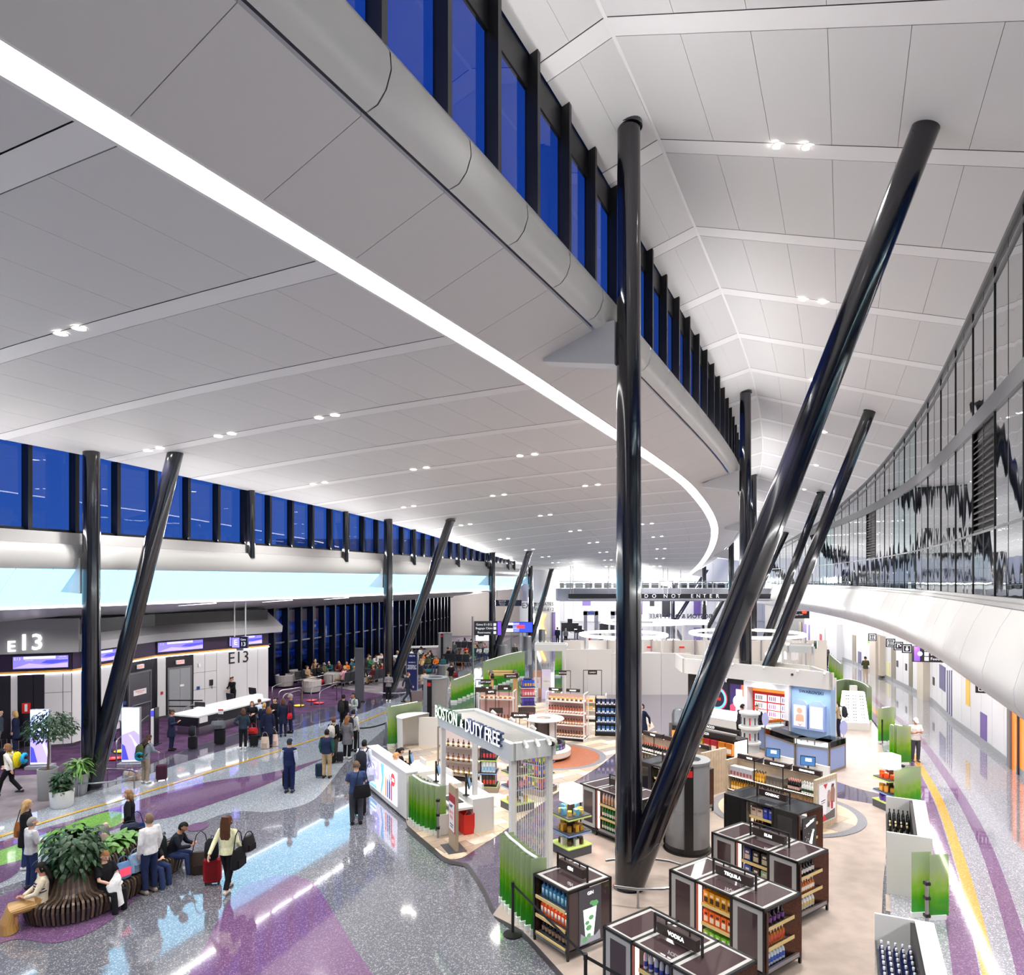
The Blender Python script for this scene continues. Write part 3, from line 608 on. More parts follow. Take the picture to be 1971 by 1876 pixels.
    def top(long, hem):
        g = MB(); hm = {'shirt': -.06, 'coat': -.3, 'crop': -.02}[hem]
        rr = [(hm, .185, .145) if not sit or hem != 'coat' else (-.1, .19, .15)]+[(0, .18, .135), (.12, .162, .122), (.25, .17, .13), (.38, .187, .13), (.455, .165, .105), (.49, .11, .085), (.52, .075, .07)]
        if hem == 'coat' and not sit: rr = [(-.34, .215, .17), (-.15, .21, .165)]+rr[1:]
        etube(g, [at(t) for t, *_ in rr], [(x, y) for _, x, y in rr], n=16)
        for e, (el, wr, ft) in enumerate(arms):
            el, wr = Vector(el), Vector(wr); s = sh[e]
            s0 = s-X*.07*(1 if e else -1)+u*.022; s1 = s+X*.005*(1 if e else -1)+u*.012
            if long: etube(g, [s0, s1, s.lerp(el, .25), s.lerp(el, .6), el, el.lerp(wr, .5), el.lerp(wr, .98)], [.045, .066, .07, .062, .054, .048, .042], n=10)
            else: etube(g, [s0, s1, s.lerp(el, .25), s.lerp(el, .75)], [.045, .067, .072, .072], n=10)
        return fuse(g, key+'_top', .014, [white], 2)
    T['long'], T['short'], T['coat'] = top(True, 'shirt'), top(False, 'shirt'), top(True, 'coat')
    def bottoms(short):
        g = MB(); rr = [(-.1, .15, .12), (0, .175, .13), (.1, .155, .118)]; etube(g, [at(t) for t, *_ in rr], [(x, y) for _, x, y in rr], n=14)
        for e, (kn, an, fd) in enumerate(legs):
            hj = hip+X*.085*(1 if e else -1)-u*.02; kn, an = Vector(kn), Vector(an)
            if short: etube(g, [hj, hj.lerp(kn, .5), hj.lerp(kn, .95)], [.1, .098, .095], n=12)
            else: etube(g, [hj, hj.lerp(kn, .5), kn, kn.lerp(an, .4), kn.lerp(an, .96)], [.1, .09, .074, .068, .062], n=12)
        return fuse(g, key+'_bottoms', .014, [white], 2)
    T['trousers'], T['shorts'] = bottoms(False), bottoms(True)
    T['shoes'] = []
    for an, d, kn in feet:
        g = MB(); z = Vector((0, 0, 1))
        up_ = Vector((0, 0, an.z-.09)); side = Vector((-d.y, d.x, 0))
        etube(g, [up_+Vector((an.x, an.y, .045))-d*.075, up_+Vector((an.x, an.y, .05))-d*.04, up_+Vector((an.x, an.y, .05))+d*.06, up_+Vector((an.x, an.y, .038))+d*.14, up_+Vector((an.x, an.y, .032))+d*.19],
              [(.03, .04), (.042, .05), (.046, .045), (.046, .034), (.026, .024)], side=side, n=12)
        g.v = [(x, y, max(z_, up_.z+.002)) for x, y, z_ in g.v]; T['shoes'].append(g.mesh(key+'_shoe', white, True))
    # skirt
    g = MB()
    if sit:
        kx = [Vector(l[0]) for l in legs]; mid = (kx[0]+kx[1])/2
        etube(g, [at(.1), at(-.02, .05), hip.lerp(mid, .5), mid+Vector((0, .07, 0)), mid+Vector((0, .13, -.22)), mid+Vector((0, .12, -.4))], [(.16, .125), (.19, .15), (.21, .13), (.24, .13), (.28, .15), (.32, .18)], n=40)
        for i, (x, y, z) in enumerate(g.v): g.v[i] = (x*(1+.03*(i % 2)), y, z)
    T['skirt'] = g.mesh(key+'_skirt', white, False) if sit else None
    TPL[key] = T; return T
HAIR = {}
def hairset():
    def cap(zc, yc, r=1.09, ext=None):
        m = MB(); q = MB(); q.lathe([(max(.002, .1*math.sin(PI*i/12)), -.122*math.cos(PI*i/12)) for i in range(13)], 18)
        keep = []
        q.v = [(x*.84*r, y*1.06*r, z*r) for x, y, z in q.v]
        for f in q.f:
            c = [sum(q.v[i][k] for i in f)/len(f) for k in range(3)]
            if c[2] < zc: continue
            if c[1] > yc and c[2] < .055+.25*max(0, c[1]-.05): continue
            keep.append(f)
        q.f = keep; q.m = [0]*len(keep); return q
    s = cap(-.055, .015); HAIR['short'] = s.mesh('hair_short', white, True)
    s = cap(-.07, .03, 1.13); etube(s, [(0, -.04, .03), (0, -.075, -.08), (0, -.09, -.22), (0, -.085, -.38)], [(.085, .06), (.1, .055), (.11, .045), (.06, .02)], n=14); HAIR['long'] = s.mesh('hair_long', white, True)
    s = cap(-.09, .035, 1.14); etube(s, [(0, -.03, .03), (0, -.06, -.08), (0, -.06, -.17)], [(.09, .07), (.105, .07), (.08, .05)], n=14); HAIR['bob'] = s.mesh('hair_bob', white, True)
    s = cap(-.055, .015); s.ball((0, -.13, .05), .05, 10, 6); HAIR['bun'] = s.mesh('hair_bun', white, True)
    s = cap(-.055, .015); etube(s, [(0, -.1, .04), (0, -.15, 0), (0, -.14, -.2)], [.03, .035, .012], n=8); HAIR['pony'] = s.mesh('hair_pony', white, True)
    s = MB(); q = cap(.02, .5, 1.12); s.add(q.v, q.f); etube(s, [(0, .06, .045), (0, .13, .035), (0, .18, .025)], [(.07, .012), (.07, .01), (.04, .008)], n=10); HAIR['cap'] = s.mesh('cap', white, True)
    q = cap(-.03, .06, 1.13); HAIR['beanie'] = q.mesh('beanie', white, True)
    s = cap(-.05, -.02, 1.05); s.f = [f for f in s.f if sum(s.v[i][2] for i in f)/len(f) < .055]; s.m = [0]*len(s.f); HAIR['bald'] = s.mesh('hair_rim', white, True)
    s = cap(-.055, .015); etube(s, [(0, .085, -.085), (0, .075, -.115)], [(.05, .02), (.03, .02)], n=10); HAIR['beard'] = s.mesh('hair_short', white, True)
hairset()
CLO = {}
def cloth(c, rough=.85):
    k = 'cloth_%d_%d_%d' % c
    return M(k, c, rough, noise=.1, nscale=14, spec=.2)
def setmat(o, m):
    if len(o.data.materials) == 0: o.data.materials.append(m)
    o.material_slots[0].link = 'OBJECT'; o.material_slots[0].material = m
HC = {'black': (24, 20, 20), 'brown': (78, 52, 36), 'blonde': (190, 154, 104), 'grey': (150, 146, 142), 'red': (126, 66, 40), 'white': (225, 225, 225), 'navy': (28, 34, 58)}
def person(key, loc, face, label, top=(40, 40, 48), bot=(30, 32, 42), shoe=(30, 30, 32), hair=('short', 'brown'), skin=0, cut='long', legs='trousers', scale=1., group=None, extra=None):
    """face: the compass angle the person faces, 0 = +X, 90 = +Y (away from the viewer)"""
    T = TPL[key]; t = thing('person', label, 'person', loc, math.radians(face-90), group); t.scale = (scale,)*3
    b = put('body', T['body'], t); setmat(b, SKIN[skin])
    o = put('coat' if cut == 'coat' else 'shirt', T[cut], t); setmat(o, cloth(top))
    if legs == 'skirt': o = put('skirt', T['skirt'], t); setmat(o, M('gold_pleats', (176, 136, 74), .35, spec=.6))
    else: o = put(legs, T[legs], t); setmat(o, cloth(bot))
    for s in T['shoes']: o = put('shoe', s, t); setmat(o, cloth(shoe, .5))
    if hair:
        h = put({'cap': 'cap', 'beanie': 'hat'}.get(hair[0], 'hair'), HAIR[hair[0]], t, T['hc']); h.rotation_euler = T['hr']; setmat(h, cloth(HC[hair[1]] if isinstance(hair[1], str) else hair[1], .6))
        if hair[0] in ('cap', 'beanie'):
            h = put('hair', HAIR['bald'], t, T['hc']); h.rotation_euler = T['hr']; setmat(h, cloth(HC['brown'], .6))
    return t
def prel(t, x, y, z=0):
    """a point beside a person"""
    a = t.rotation_euler.z; s = t.scale[0]; return Vector((t.location.x+s*(x*math.cos(a)-y*math.sin(a)), t.location.y+s*(x*math.sin(a)+y*math.cos(a)), t.location.z+s*z))
D = math.radians
pose('stand')
pose('phone', arms=[((-.23, .02, 1.14), (-.1, .25, 1.2), (-.02, .32, 1.26)), ((.23, .02, 1.14), (.08, .26, 1.18), (.02, .33, 1.25))], pitch=.45)
pose('hip', arms=[((-.36, -.08, 1.16), (-.2, .05, 1.0), (-.14, .12, .95)), ((.24, 0, 1.13), (.2, .14, .95), (.16, .2, .84))], yaw=.3)
pose('cross', arms=[((-.25, .02, 1.16), (-.02, .2, 1.1), (.1, .2, 1.12)), ((.25, .02, 1.16), (.02, .22, 1.14), (-.1, .2, 1.15))], yaw=-.2)
pose('walk', legs=[((-.09, .2, .52), (-.09, .3, .1), (0, 1)), ((.09, -.03, .5), (.09, -.32, .16), (0, 1))], arms=[((-.22, -.16, 1.15), (-.22, -.2, .9), (-.21, -.2, .75)), ((.22, .06, 1.14), (.2, .24, .96), (.18, .32, .84))], lean=.05)
pose('pull', legs=[((-.09, .14, .51), (-.09, .22, .09), (0, 1)), ((.09, -.02, .5), (.09, -.22, .12), (0, 1))], arms=[((-.24, -.14, 1.15), (-.26, -.3, .95), (-.26, -.36, .82)), ((.24, .02, 1.16), (.26, .14, .98), (.24, .2, .86))], lean=.03)
pose('reach', arms=[((-.22, .16, 1.16), (-.12, .38, 1.06), (-.08, .5, 1.02)), ((.22, .16, 1.16), (.12, .38, 1.06), (.08, .5, 1.02))], lean=.16, pitch=.3)
sl = [((-.11, .42, .53), (-.12, .44, .09), (0, 1)), ((.11, .42, .53), (.13, .48, .09), (0, 1))]
pose('sit', hip=(0, 0, .58), lean=-.06, legs=sl, arms=[((-.22, .1, .81), (-.1, .28, .74), (-.02, .34, .76)), ((.22, .1, .81), (.08, .3, .72), (.02, .37, .75))], pitch=.35, sit=True)
pose('sitlean', hip=(0, 0, .58), lean=.42, legs=sl, arms=[((-.22, .3, .78), (-.08, .5, .78), (0, .56, .84)), ((.22, .3, .78), (.08, .5, .76), (.02, .57, .82))], pitch=.25, sit=True)
pose('sitback', hip=(0, .1, .58), lean=-.2, legs=[((-.12, .54, .53), (-.14, .76, .09), (0, 1)), ((.12, .52, .53), (.1, .6, .09), (0, 1))], arms=[((-.25, .06, .82), (-.14, .29, .8), (-.02, .34, .84)), ((.25, .06, .82), (.14, .3, .72), (.05, .36, .7))], yaw=.35, pitch=.2, vox=.016, sit=True)
# ------------------------------------------------------------------ gate block E13
WA, WB_, WC, WD, WE = Vector((-23.5, 27.5, 0)), Vector((-18.6, 29.4, 0)), Vector((-17.95, 35.0, 0)), Vector((-14.25, 40.6, 0)), Vector((-17.2, 44.5, 0))
gwall = M('gate_wall_white', (214, 212, 214), .45); gdark = M('gate_wall_black', (26, 24, 32), .3); rib = M('ribbon_aubergine', (44, 26, 58), .35); amber = M('amber_led', (255, 196, 90), .5, emit=3); hoodm = M('hood_grey', (166, 166, 168), .45)
steel = M('brushed_steel', (176, 176, 178), .28, metal=1); screen = M('violet_screen', (120, 110, 225), .3, emit=1.15, ecol=(122, 112, 228)); scr_l = M('screen_pale', (205, 200, 250), .3, emit=1.2); scr_p = M('screen_lilac', (165, 150, 240), .3, emit=1.2); scr_d = M('screen_deep_blue', (70, 70, 190), .3, emit=1); wlet = M('white_letters_lit', (255, 255, 255), .4, emit=1.8); blet = M('black_letters', (20, 20, 24), .5); wtxt = M('white_text', (240, 240, 245), .5, emit=.5)
base_wall = MB(); base_wall.strip([[p, p+Vector((0, 0, 5.3))] for p in (WA, WB_, WC, WD, WE)]); wall_gate = struct(base_wall.build('wall_gate', gdark))
def wl_(a, b, t, z=0, out=0):
    d = (b-a).normalized(); n = Vector((d.y, -d.x, 0)); return a+d*t+n*out+Vector((0, 0, z))
def wang(a, b): return math.atan2(b.y-a.y, b.x-a.x)
def wbox(name, m, a, b, t0, t1, z0, z1, o0=.0, o1=.05, parent=None):
    return MB().hexa([wl_(a, b, t0, z0, o0), wl_(a, b, t1, z0, o0), wl_(a, b, t1, z0, o1), wl_(a, b, t0, z0, o1)], (0, 0, z1-z0)).build(name, m, parent or wall_gate)
def wtext(name, s, size, m, a, b, t, z, out, parent=None, ext=.01, sx=1):
    p = wl_(a, b, t, z, out); return text(name, s, size, m, parent or wall_gate, p, (PI/2, 0, wang(a, b)), ext, sx=sx)
def panels(a, b, ts, rows, m, out=.04):
    for i in range(len(ts)-1):
        for j in range(len(rows)-1): wbox('wall_panel', m[i] if isinstance(m, list) else m, a, b, ts[i]+.012, ts[i+1]-.012, rows[j]+.01, rows[j+1]-.01, .0, out)
L1, L2, L3, L0, L4 = (WC-WB_).length, (WD-WC).length, (WE-WD).length, (WB_-WA).length, (WE-WD).length
panels(WB_, WC, [0, 1.3, 2.6, 3.2], [.12, 3.1], gwall); panels(WC, WD, [.1, .55], [.12, 3.1], gwall); panels(WC, WD, [2.05, 2.7, 3.4], [.12, 1.2, 2.1, 3.1], gwall); panels(WC, WD, [3.4, 4.2, 5.3, 6.0, L2], [.12, 3.1], gwall); panels(WD, WE, [0, 1.2, 2.4, 3.6, L3], [.12, 3.1], gwall)
panels(WA, WB_, [0, 1.5, 3.1], [.12, 3.1], gdark); panels(WA, WB_, [3.1, 3.35], [.12, 3.1], gwall); panels(WA, WB_, [3.35, 3.9, 4.28], [.12, 3.1], gdark, .05); panels(WA, WB_, [4.28, 4.95, L0], [.12, 2.3, 3.1], gwall)
for a, b, l in ((WA, WB_, L0), (WB_, WC, L1), (WC, WD, L2), (WD, WE, L3)):
    wbox('amber_line', M('white_edge_led'), a, b, 0, l, 3.1, 3.15, 0, .09); wbox('amber_line', M('amber_strip', (222, 164, 70), .4), a, b, 0, l, 3.15, 3.24, 0, .07); wbox('ribbon', rib, a, b, 0, l, 3.24, 3.98, 0, .05)
    wbox('skirting', steel, a, b, 0, l, 0, .12, 0, .06)
def gscreen(a, b, t0, t1, label, z0=3.3, z1=3.9, txt=None):
    t = thing('gate_screen', label, 'screen', wl_(a, b, (t0+t1)/2, z0, .06), wang(a, b)); wd, hh = t1-t0, z1-z0
    MB().box((0, 0, hh/2), (wd, .06, hh)).build('frame', gdark, t); MB().box((0, -.034, hh/2), (wd-.1, .01, hh-.1)).build('display', screen, t)
    m = MB(); m.add([(-wd/2+.06, -.041, .08), (wd/2-.06, -.041, .06), (wd/2-.06, -.041, hh*.42), (wd*.1, -.041, hh*.3), (-wd*.2, -.041, hh*.45)], [(0, 1, 2, 3, 4)]); m.build('runway_picture', scr_p, t)
    m = MB(); m.add([(0, -.043, hh*.45), (wd*.2, -.043, hh*.36), (wd/2-.06, -.043, hh*.5), (wd/2-.06, -.043, hh*.66), (wd*.1, -.043, hh*.62)], [(0, 1, 2, 3, 4)]); m.build('hills_picture', scr_d, t)
    m = MB(); m.box((-wd*.02, -.042, hh*.82), (wd*.55, .004, hh*.18)); m.build('title_bar', scr_l, t)
    text('lettering', 'E13', hh*.26, wtxt, t, (-wd*.4, -.045, hh*.76), ext=.001)
    if txt: text('lettering', 'MADRID', hh*.13, M('screen_lilac'), t, (-wd*.14, -.047, hh*.82), ext=.001); text('lettering', 'Iberia 6166', hh*.1, wtxt, t, (-wd*.2, -.045, hh*.64), ext=.001); text('lettering', '6:05 PM', hh*.13, wtxt, t, (wd*.38, -.045, hh*.83), ext=.001); text('lettering', 'Now 5:05 PM', hh*.1, wtxt, t, (wd*.38, -.045, hh*.68), ext=.001)
    return t
gscreen(WA, WB_, 3.15, 5.2, 'long violet gate screen under the big lit E13', txt=1)
gscreen(WB_, WC, .5, 3.0, 'violet gate screen half hidden behind the leaning black column', 3.32, 3.9)
gscreen(WC, WD, -.6+.65, 2.6, 'long violet gate screen above the two grey doors', 3.32, 3.9); gscreen(WC, WD, 4.1, 6.3, 'violet gate screen behind the hanging gate sign', 3.32, 3.9, txt=1)
text('lettering', 'E', .62, wlet, wall_gate, wl_(WA, WB_, 3.19, 4.28, .28), (PI/2, 0, wang(WA, WB_)), .03, bold=.006); text('lettering', '13', .92, wlet, wall_gate, wl_(WA, WB_, 3.86, 4.42, .28), (PI/2, 0, wang(WA, WB_)), .03, bold=.008)
wtext('lettering', 'E13', .92, blet, WC, WD, 4.75, 2.66, .06)
# grey fascia and sloping hood
def hood(a, b, l, e0, e1, out=.95):
    vs = [wl_(a, b, -e0, 3.98, out), wl_(a, b, l+e1, 3.98, out), wl_(a, b, l+e1, 4.35, out+.05), wl_(a, b, -e0, 4.35, out+.05), wl_(a, b, l+e1, 5.35, -1.1), wl_(a, b, -e0, 5.35, -1.1), wl_(a, b, l+e1, 3.98, -.1), wl_(a, b, -e0, 3.98, -.1)]
    m = MB(); m.add(vs, [(0, 1, 2, 3), (3, 2, 4, 5), (0, 7, 6, 1), (1, 6, 4, 2), (0, 3, 5, 7), (7, 5, 4, 6)]); return m.build('hood', hoodm, wall_gate)
hood(WB_, WC, L1, -.1, .1, .5); hood(WC, WD, L2, .25, .55, .6)
wbox('fascia', hoodm, WA, WB_, 0, L0+.3, 3.98, 5.4, 0, .25)
for i in range(3):
    p = Wq(.35+.28*i, -3.4, 0); q = Wq(.42+.28*i, -2.6, 0)
    o = MB().hexa([p+Vector((0, 0, 5.86)), p+Vector((.12, 0, 5.86)), q+Vector((.12, 0, 5.93)), q+Vector((0, 0, 5.93))], (0, 0, .03)).build('soffit_light', M('white_edge_led')); tag(o, 'slim white light strip in the gate soffit, '+['nearest', 'middle', 'farthest'][i]+' of three', 'light')
# doors
def door(n, a, b, t0, t1, h, glassy):
    d = struct(bpy.data.objects.new('door_%d' % n, None)); C.objects.link(d); d.location = wl_(a, b, (t0+t1)/2, 0, .03); d.rotation_euler = (0, 0, wang(a, b)); w_ = t1-t0; fm = M('door_grey', (128, 128, 132), .35, metal=.6)
    MB().b2(-w_/2, w_/2, -.05, .05, h, h+.08).b2(-w_/2, -w_/2+.07, -.05, .05, 0, h).b2(w_/2-.07, w_/2, -.05, .05, 0, h).build('door_frame', fm, d)
    MB().b2(-w_/2+.07, w_/2-.07, -.02, .02, .02, h).build('door_leaf', M('door_leaf_grey', (120, 120, 126), .22, metal=.7) if glassy else M('door_leaf_light', (150, 152, 156), .4), d)
    if glassy:
        MB().tube([(-w_/2+.15, -.1, 1.02), (w_/2-.15, -.1, 1.02)], .03, 8).build('push_bar', steel, d)
        MB().b2(-w_*.28, w_*.28, -.03, -.02, 1.45, 1.72).build('door_notice', M('sign_white', (240, 238, 236)), d); text('lettering', 'RESTRICTED AREA\nNO ENTRY', .08, M('sign_red', (200, 40, 40), emit=.3), d, (0, -.033, 1.59), ext=.001)
    else:
        for x0, x1, z0, z1 in ((-w_/2+.09, -.02, 1.3, h-.03), (.02, w_/2-.09, 1.45, h-.03), (-w_/2+.09, -.02, .05, 1.26), (.02, w_/2-.09, .05, 1.41)): MB().b2(x0, x1, -.035, -.02, z0, z1).build('door_panel', M('door_leaf_light'), d)
        MB().b2(.0, .22, -.045, -.035, 1.5, 1.6).build('door_notice', M('sign_white'), d)
    e = MB().box((0, 0, 0), (.42, .1, .2)).build('exit_sign', M('sign_white', (240, 238, 236))); e.location = wl_(a, b, (t0+t1)/2, h+.32, .08); e.rotation_euler = (0, 0, wang(a, b)); tag(e, 'white box exit sign with red letters over '+('the steel door' if glassy else 'the panelled grey door'), 'sign')
    text('lettering', 'EXIT', .17, M('exit_red', (255, 70, 50), emit=1.6), e, (0, -.053, 0), ext=.002)
door(1, WB_, WC, 3.55, 5.25, 2.5, True); door(2, WC, WD, .62, 1.95, 2.45, False)
def small(name, label, cat, m, a, b, t, z, d, out=.08):
    o = MB().box((0, 0, 0), d).build(name, m); o.location = wl_(a, b, t, z, out); o.rotation_euler = (0, 0, wang(a, b)); return tag(o, label, cat)
o = small('fire_cabinet', 'red fire extinguisher cabinet on the black gate wall', 'cabinet', M('signal_red', (206, 32, 34), .4), WA, WB_, 3.66, 1.72, (.3, .06, .42)); MB().box((0, -.034, .02), (.1, .01, .3)).build('emblem', M('sign_white'), o)
small('card_reader', 'small dark blue card reader beside the steel door', 'reader', M('reader_blue', (30, 42, 90), .3, emit=.15, ecol=(60, 110, 220)), WB_, WC, 3.25, 1.25, (.16, .06, .16)); small('card_reader', 'small dark blue card reader right of the panelled door', 'reader', M('reader_blue'), WC, WD, 2.3, 1.3, (.14, .06, .16))
o = small('wall_phone', 'black wall phone on the white gate wall', 'phone', gdark, WC, WD, 3.05, 1.5, (.18, .08, .3)); MB().tube([(0, 0, -.15), (.03, -.02, -.35), (.08, 0, -.3), (.06, 0, -.12)], .01, 5).build('cord', gdark, o)
o = small('wall_phone', 'black wall phone left of the steel door, by the column', 'phone', gdark, WB_, WC, 2.9, 1.2, (.12, .08, .4)); MB().tube([(0, 0, -.2), (.03, -.02, -.4), (.08, 0, -.3), (.06, 0, -.12)], .01, 5).build('cord', gdark, o)
small('fire_alarm', 'small red fire alarm pull box between the doors', 'alarm', M('signal_red'), WC, WD, .32, 1.3, (.1, .05, .14)); small('wall_camera', 'little white camera box above the phone', 'camera', M('sign_white'), WC, WD, 2.35, 2.5, (.12, .1, .16))
# hanging gate sign
t = thing('hanging_sign', 'dark gate sign hanging from two white rods before the wall', 'sign', P(462, 1247, 33.0)); dd = 3.6
for x in (-.26, .26): MB().tube([(x, 0, .5), (x, 0, 2.35)], .035, 8).build('rod', white, t)
MB().box((0, 0, .27), (.76, .16, .54)).build('sign_box', M('sign_navy', (22, 24, 52), .35), t); MB().box((-.17, -.085, .27), (.34, .02, .46)).build('gate_panel', screen, t); MB().box((0, 0, -.06), (.3, .14, .1)).build('camera_mount', steel, t)
text('lettering', 'E', .36, wtxt, t, (-.17, -.1, .27), ext=.002); text('lettering', 'Gate', .13, wtxt, t, (.18, -.085, .41), ext=.002); text('lettering', '13', .26, wtxt, t, (.18, -.085, .19), ext=.002)
# totems
def totem(px, py, label, rz=0):
    t = thing('gate_totem', label, 'screen', G(px, py), rz); hh, wd = 2.08, .66
    MB().box((0, 0, .06), (wd+.2, .5, .12)).build('base', M('totem_grey', (150, 150, 156), .35), t); MB().box((0, 0, .12+hh/2), (wd, .14, hh)).build('case', M('totem_grey'), t)
    MB().box((0, -.075, .14+hh*.5), (wd-.03, .01, hh-.06)).build('display', M('totem_sky', (176, 190, 250), .3, emit=1.5), t)
    z = lambda v: .14+hh*v
    m = MB(); m.add([(-wd*.47, -.082, z(.04)), (wd*.47, -.082, z(.04)), (wd*.47, -.082, z(.5)), (wd*.2, -.082, z(.58)), (-wd*.47, -.082, z(.5))], [(0, 1, 2, 3, 4)]).build('runway_picture', scr_p, t)
    m = MB(); m.add([(-wd*.1, -.084, z(.5)), (0, -.084, z(.5)), (wd*.46, -.084, z(.1)), (wd*.46, -.084, z(.28))], [(0, 1, 2, 3)]).build('road_picture', scr_l, t)
    m = MB(); m.add([(-wd*.46, -.084, z(.05)), (-wd*.1, -.084, z(.05)), (-wd*.3, -.084, z(.3)), (-wd*.46, -.084, z(.34))], [(0, 1, 2, 3)]).build('trees_picture', scr_d, t)
    text('lettering', 'E13', .17, M('screen_letter', (250, 250, 255), emit=2.6), t, (0, -.085, z(.93)), ext=.001); text('lettering', 'Boarding', .1, M('screen_letter'), t, (.05, -.085, z(.8)), ext=.001); return t
totem(78, 1478, 'glowing violet gate totem behind the potted tree', .12); totem(253, 1473, 'glowing violet gate totem beside the woman with the green backpack', .1)
o = thing('boarding_reader', 'slim black and white boarding reader post on the purple carpet', 'reader', G(297, 1433)); MB().box((0, 0, .78), (.14, .3, 1.5)).build('body', M('sign_white'), o); MB().box((.09, 0, .8), (.05, .34, 1.56)).build('side', gdark, o); MB().box((0, 0, .02), (.4, .5, .04)).build('base', gdark, o); MB().box((-.0, -.16, 1.36), (.14, .02, .24)).build('display', scr_d, o)
# counters
def podium(p, q, label, dep=1.0):
    p, q = G(*p), G(*q); t = thing('gate_counter', label, 'counter', p, math.atan2(q.y-p.y, q.x-p.x)); l = (q-p).length
    MB().b2(.25, l-.1, .25, dep, 0, .42).build('plinth', steel, t); MB().b2(0, l, .05, dep, .42, .86).build('front', gdark, t); MB().b2(-.05, l+.05, 0, dep+.1, .86, .93).build('worktop', M('counter_white', (234, 232, 232), .35), t)
    m = MB(); m.add([(.35, .25, .93), (l-.2, .25, .93), (l-.2, .32, 1.2), (.5, .32, 1.2), (.35, .7, .93), (l-.2, .7, .93), (l-.2, .7, 1.2), (.5, .7, 1.2)], [(0, 1, 2, 3), (3, 2, 6, 7), (4, 7, 6, 5), (0, 3, 7, 4), (1, 5, 6, 2)]).build('upstand', M('counter_white'), t)
    MB().b2(.05, .5, -.02, .05, .6, .84).build('end_panel', M('counter_white'), t); return t
pc = podium((383, 1418), (520, 1380), 'white topped gate counter with a black front and steel plinth', 1.5)
def monitor(p, rz, label, h=.35, group=None, scr=None):
    t = thing('computer_monitor', label, 'monitor', p, rz, group); MB().box((0, 0, .012), (.22, .18, .024)).build('foot', gdark, t); MB().tube([(0, .02, .02), (0, .03, .25)], .02, 6).build('stem', gdark, t); MB().box((0, 0, .1+h/2), (h*1.5, .04, h), 0, -.12).build('panel', gdark, t)
    if scr: MB().box((0, -.024, .1+h/2), (h*1.42, .006, h*.9), 0, -.12).build('display', scr, t)
    return t
for i, (px, py, rz, lb) in enumerate(((385, 1370, 2.9, 'black computer monitor on the left end of the gate counter'), (443, 1352, 2.6, 'black computer monitor beside the seated gate agent'), (486, 1340, 2.6, 'dark monitor in front of the long haired agent'))): monitor(G(px, py, .95), rz, lb, .36)
o = thing('gate_notice', 'small white and red notice card on the gate counter', 'sign', G(425, 1374, 1.2)); MB().box((0, 0, .11), (.22, .02, .22)).build('card', M('sign_white'), o); MB().box((0, -.012, .18), (.22, .004, .05)).build('header', M('signal_red'), o)
# rails
def urail(a, b, label, h=1.0, r=.026):
    a, b = G(*a), G(*b); d = b-a; o = MB().tube([a, a+Vector((0, 0, h-.12)), a+d*.06+Vector((0, 0, h-.03)), a+d*.14+Vector((0, 0, h)), a+d*.86+Vector((0, 0, h)), a+d*.94+Vector((0, 0, h-.03)), b+Vector((0, 0, h-.12)), b], r, 8).build('hand_rail', steel, None, True)
    return tag(o, label, 'railing', 'steel queue hoops at the gates')
urs = [((215, 1447), (232, 1430), 'steel queue hoop just right of the leaning column'), ((224, 1476), (243, 1458), 'steel queue hoop left of the right totem'), ((268, 1436), (288, 1418), 'steel queue hoop behind the right totem'), ((352, 1404), (381, 1392), 'steel queue hoop at the left end of the gate counter'),
       ((524, 1352), (640, 1326), 'longest steel queue hoop by the lounge armchairs'), ((537, 1364), (582, 1357), 'short steel queue hoop near the navy group'), ((545, 1374), (579, 1362), 'front steel queue hoop near the yellow floor dot'), ((599, 1358), (658, 1343), 'steel queue hoop behind the red floor dots'), ((615, 1366), (648, 1348), 'steel queue hoop right of the red floor dots')]
for a, b, l in urs: urail(a, b, l)
b0 = Wq(0, 0, 0)
ang0 = [Vector((1.15*math.cos(a), .85*math.sin(a), .42)) for a in [-2.2+.44*i for i in range(11)]]
def bump(c, label, sx=1):
    t = thing('bumper_rail', label, 'railing', c); sm(MB().tube([Vector((p.x*sx, p.y, p.z)) for p in ang0], .03, 8).build('rail', steel, t))
    for i in (1, 5, 9): MB().tube([Vector((ang0[i].x*sx, ang0[i].y, 0)), Vector((ang0[i].x*sx, ang0[i].y, .42))], .025, 8).build('post', steel, t)
bump(b0+Vector((.35, -.1, 0)), 'low curved steel bumper rail round the column by the planters')
bump(Wq(1, 0, 0)+Vector((.3, -.2, 0)), 'low curved steel bumper rail round the second black column')
for px, py, c, n in ((222, 1461, 'signal_red', 'red round floor sticker right of the leaning column'), (235, 1447, 'sticker_yellow', 'yellow round floor sticker behind the right totem'), (600, 1349, 'signal_red', 'red round floor sticker on the purple carpet, left one'), (614, 1354, 'signal_red', 'red round floor sticker on the purple carpet, right one'), (575, 1359, 'sticker_yellow', 'yellow round floor sticker near the navy group')):
    o = MB().lathe([(.001, .012), (.3, .012), (.3, 0)], 20).build('floor_sticker', M(c, (236, 206, 40), .5)); o.location = G(px, py)+Vector((0, 0, .0012*lay[0])); tag(o, n, 'sticker')
    MB().box((0, 0, .014), (.3, .07, .003)).build('white_bar', M('sign_white'), o)
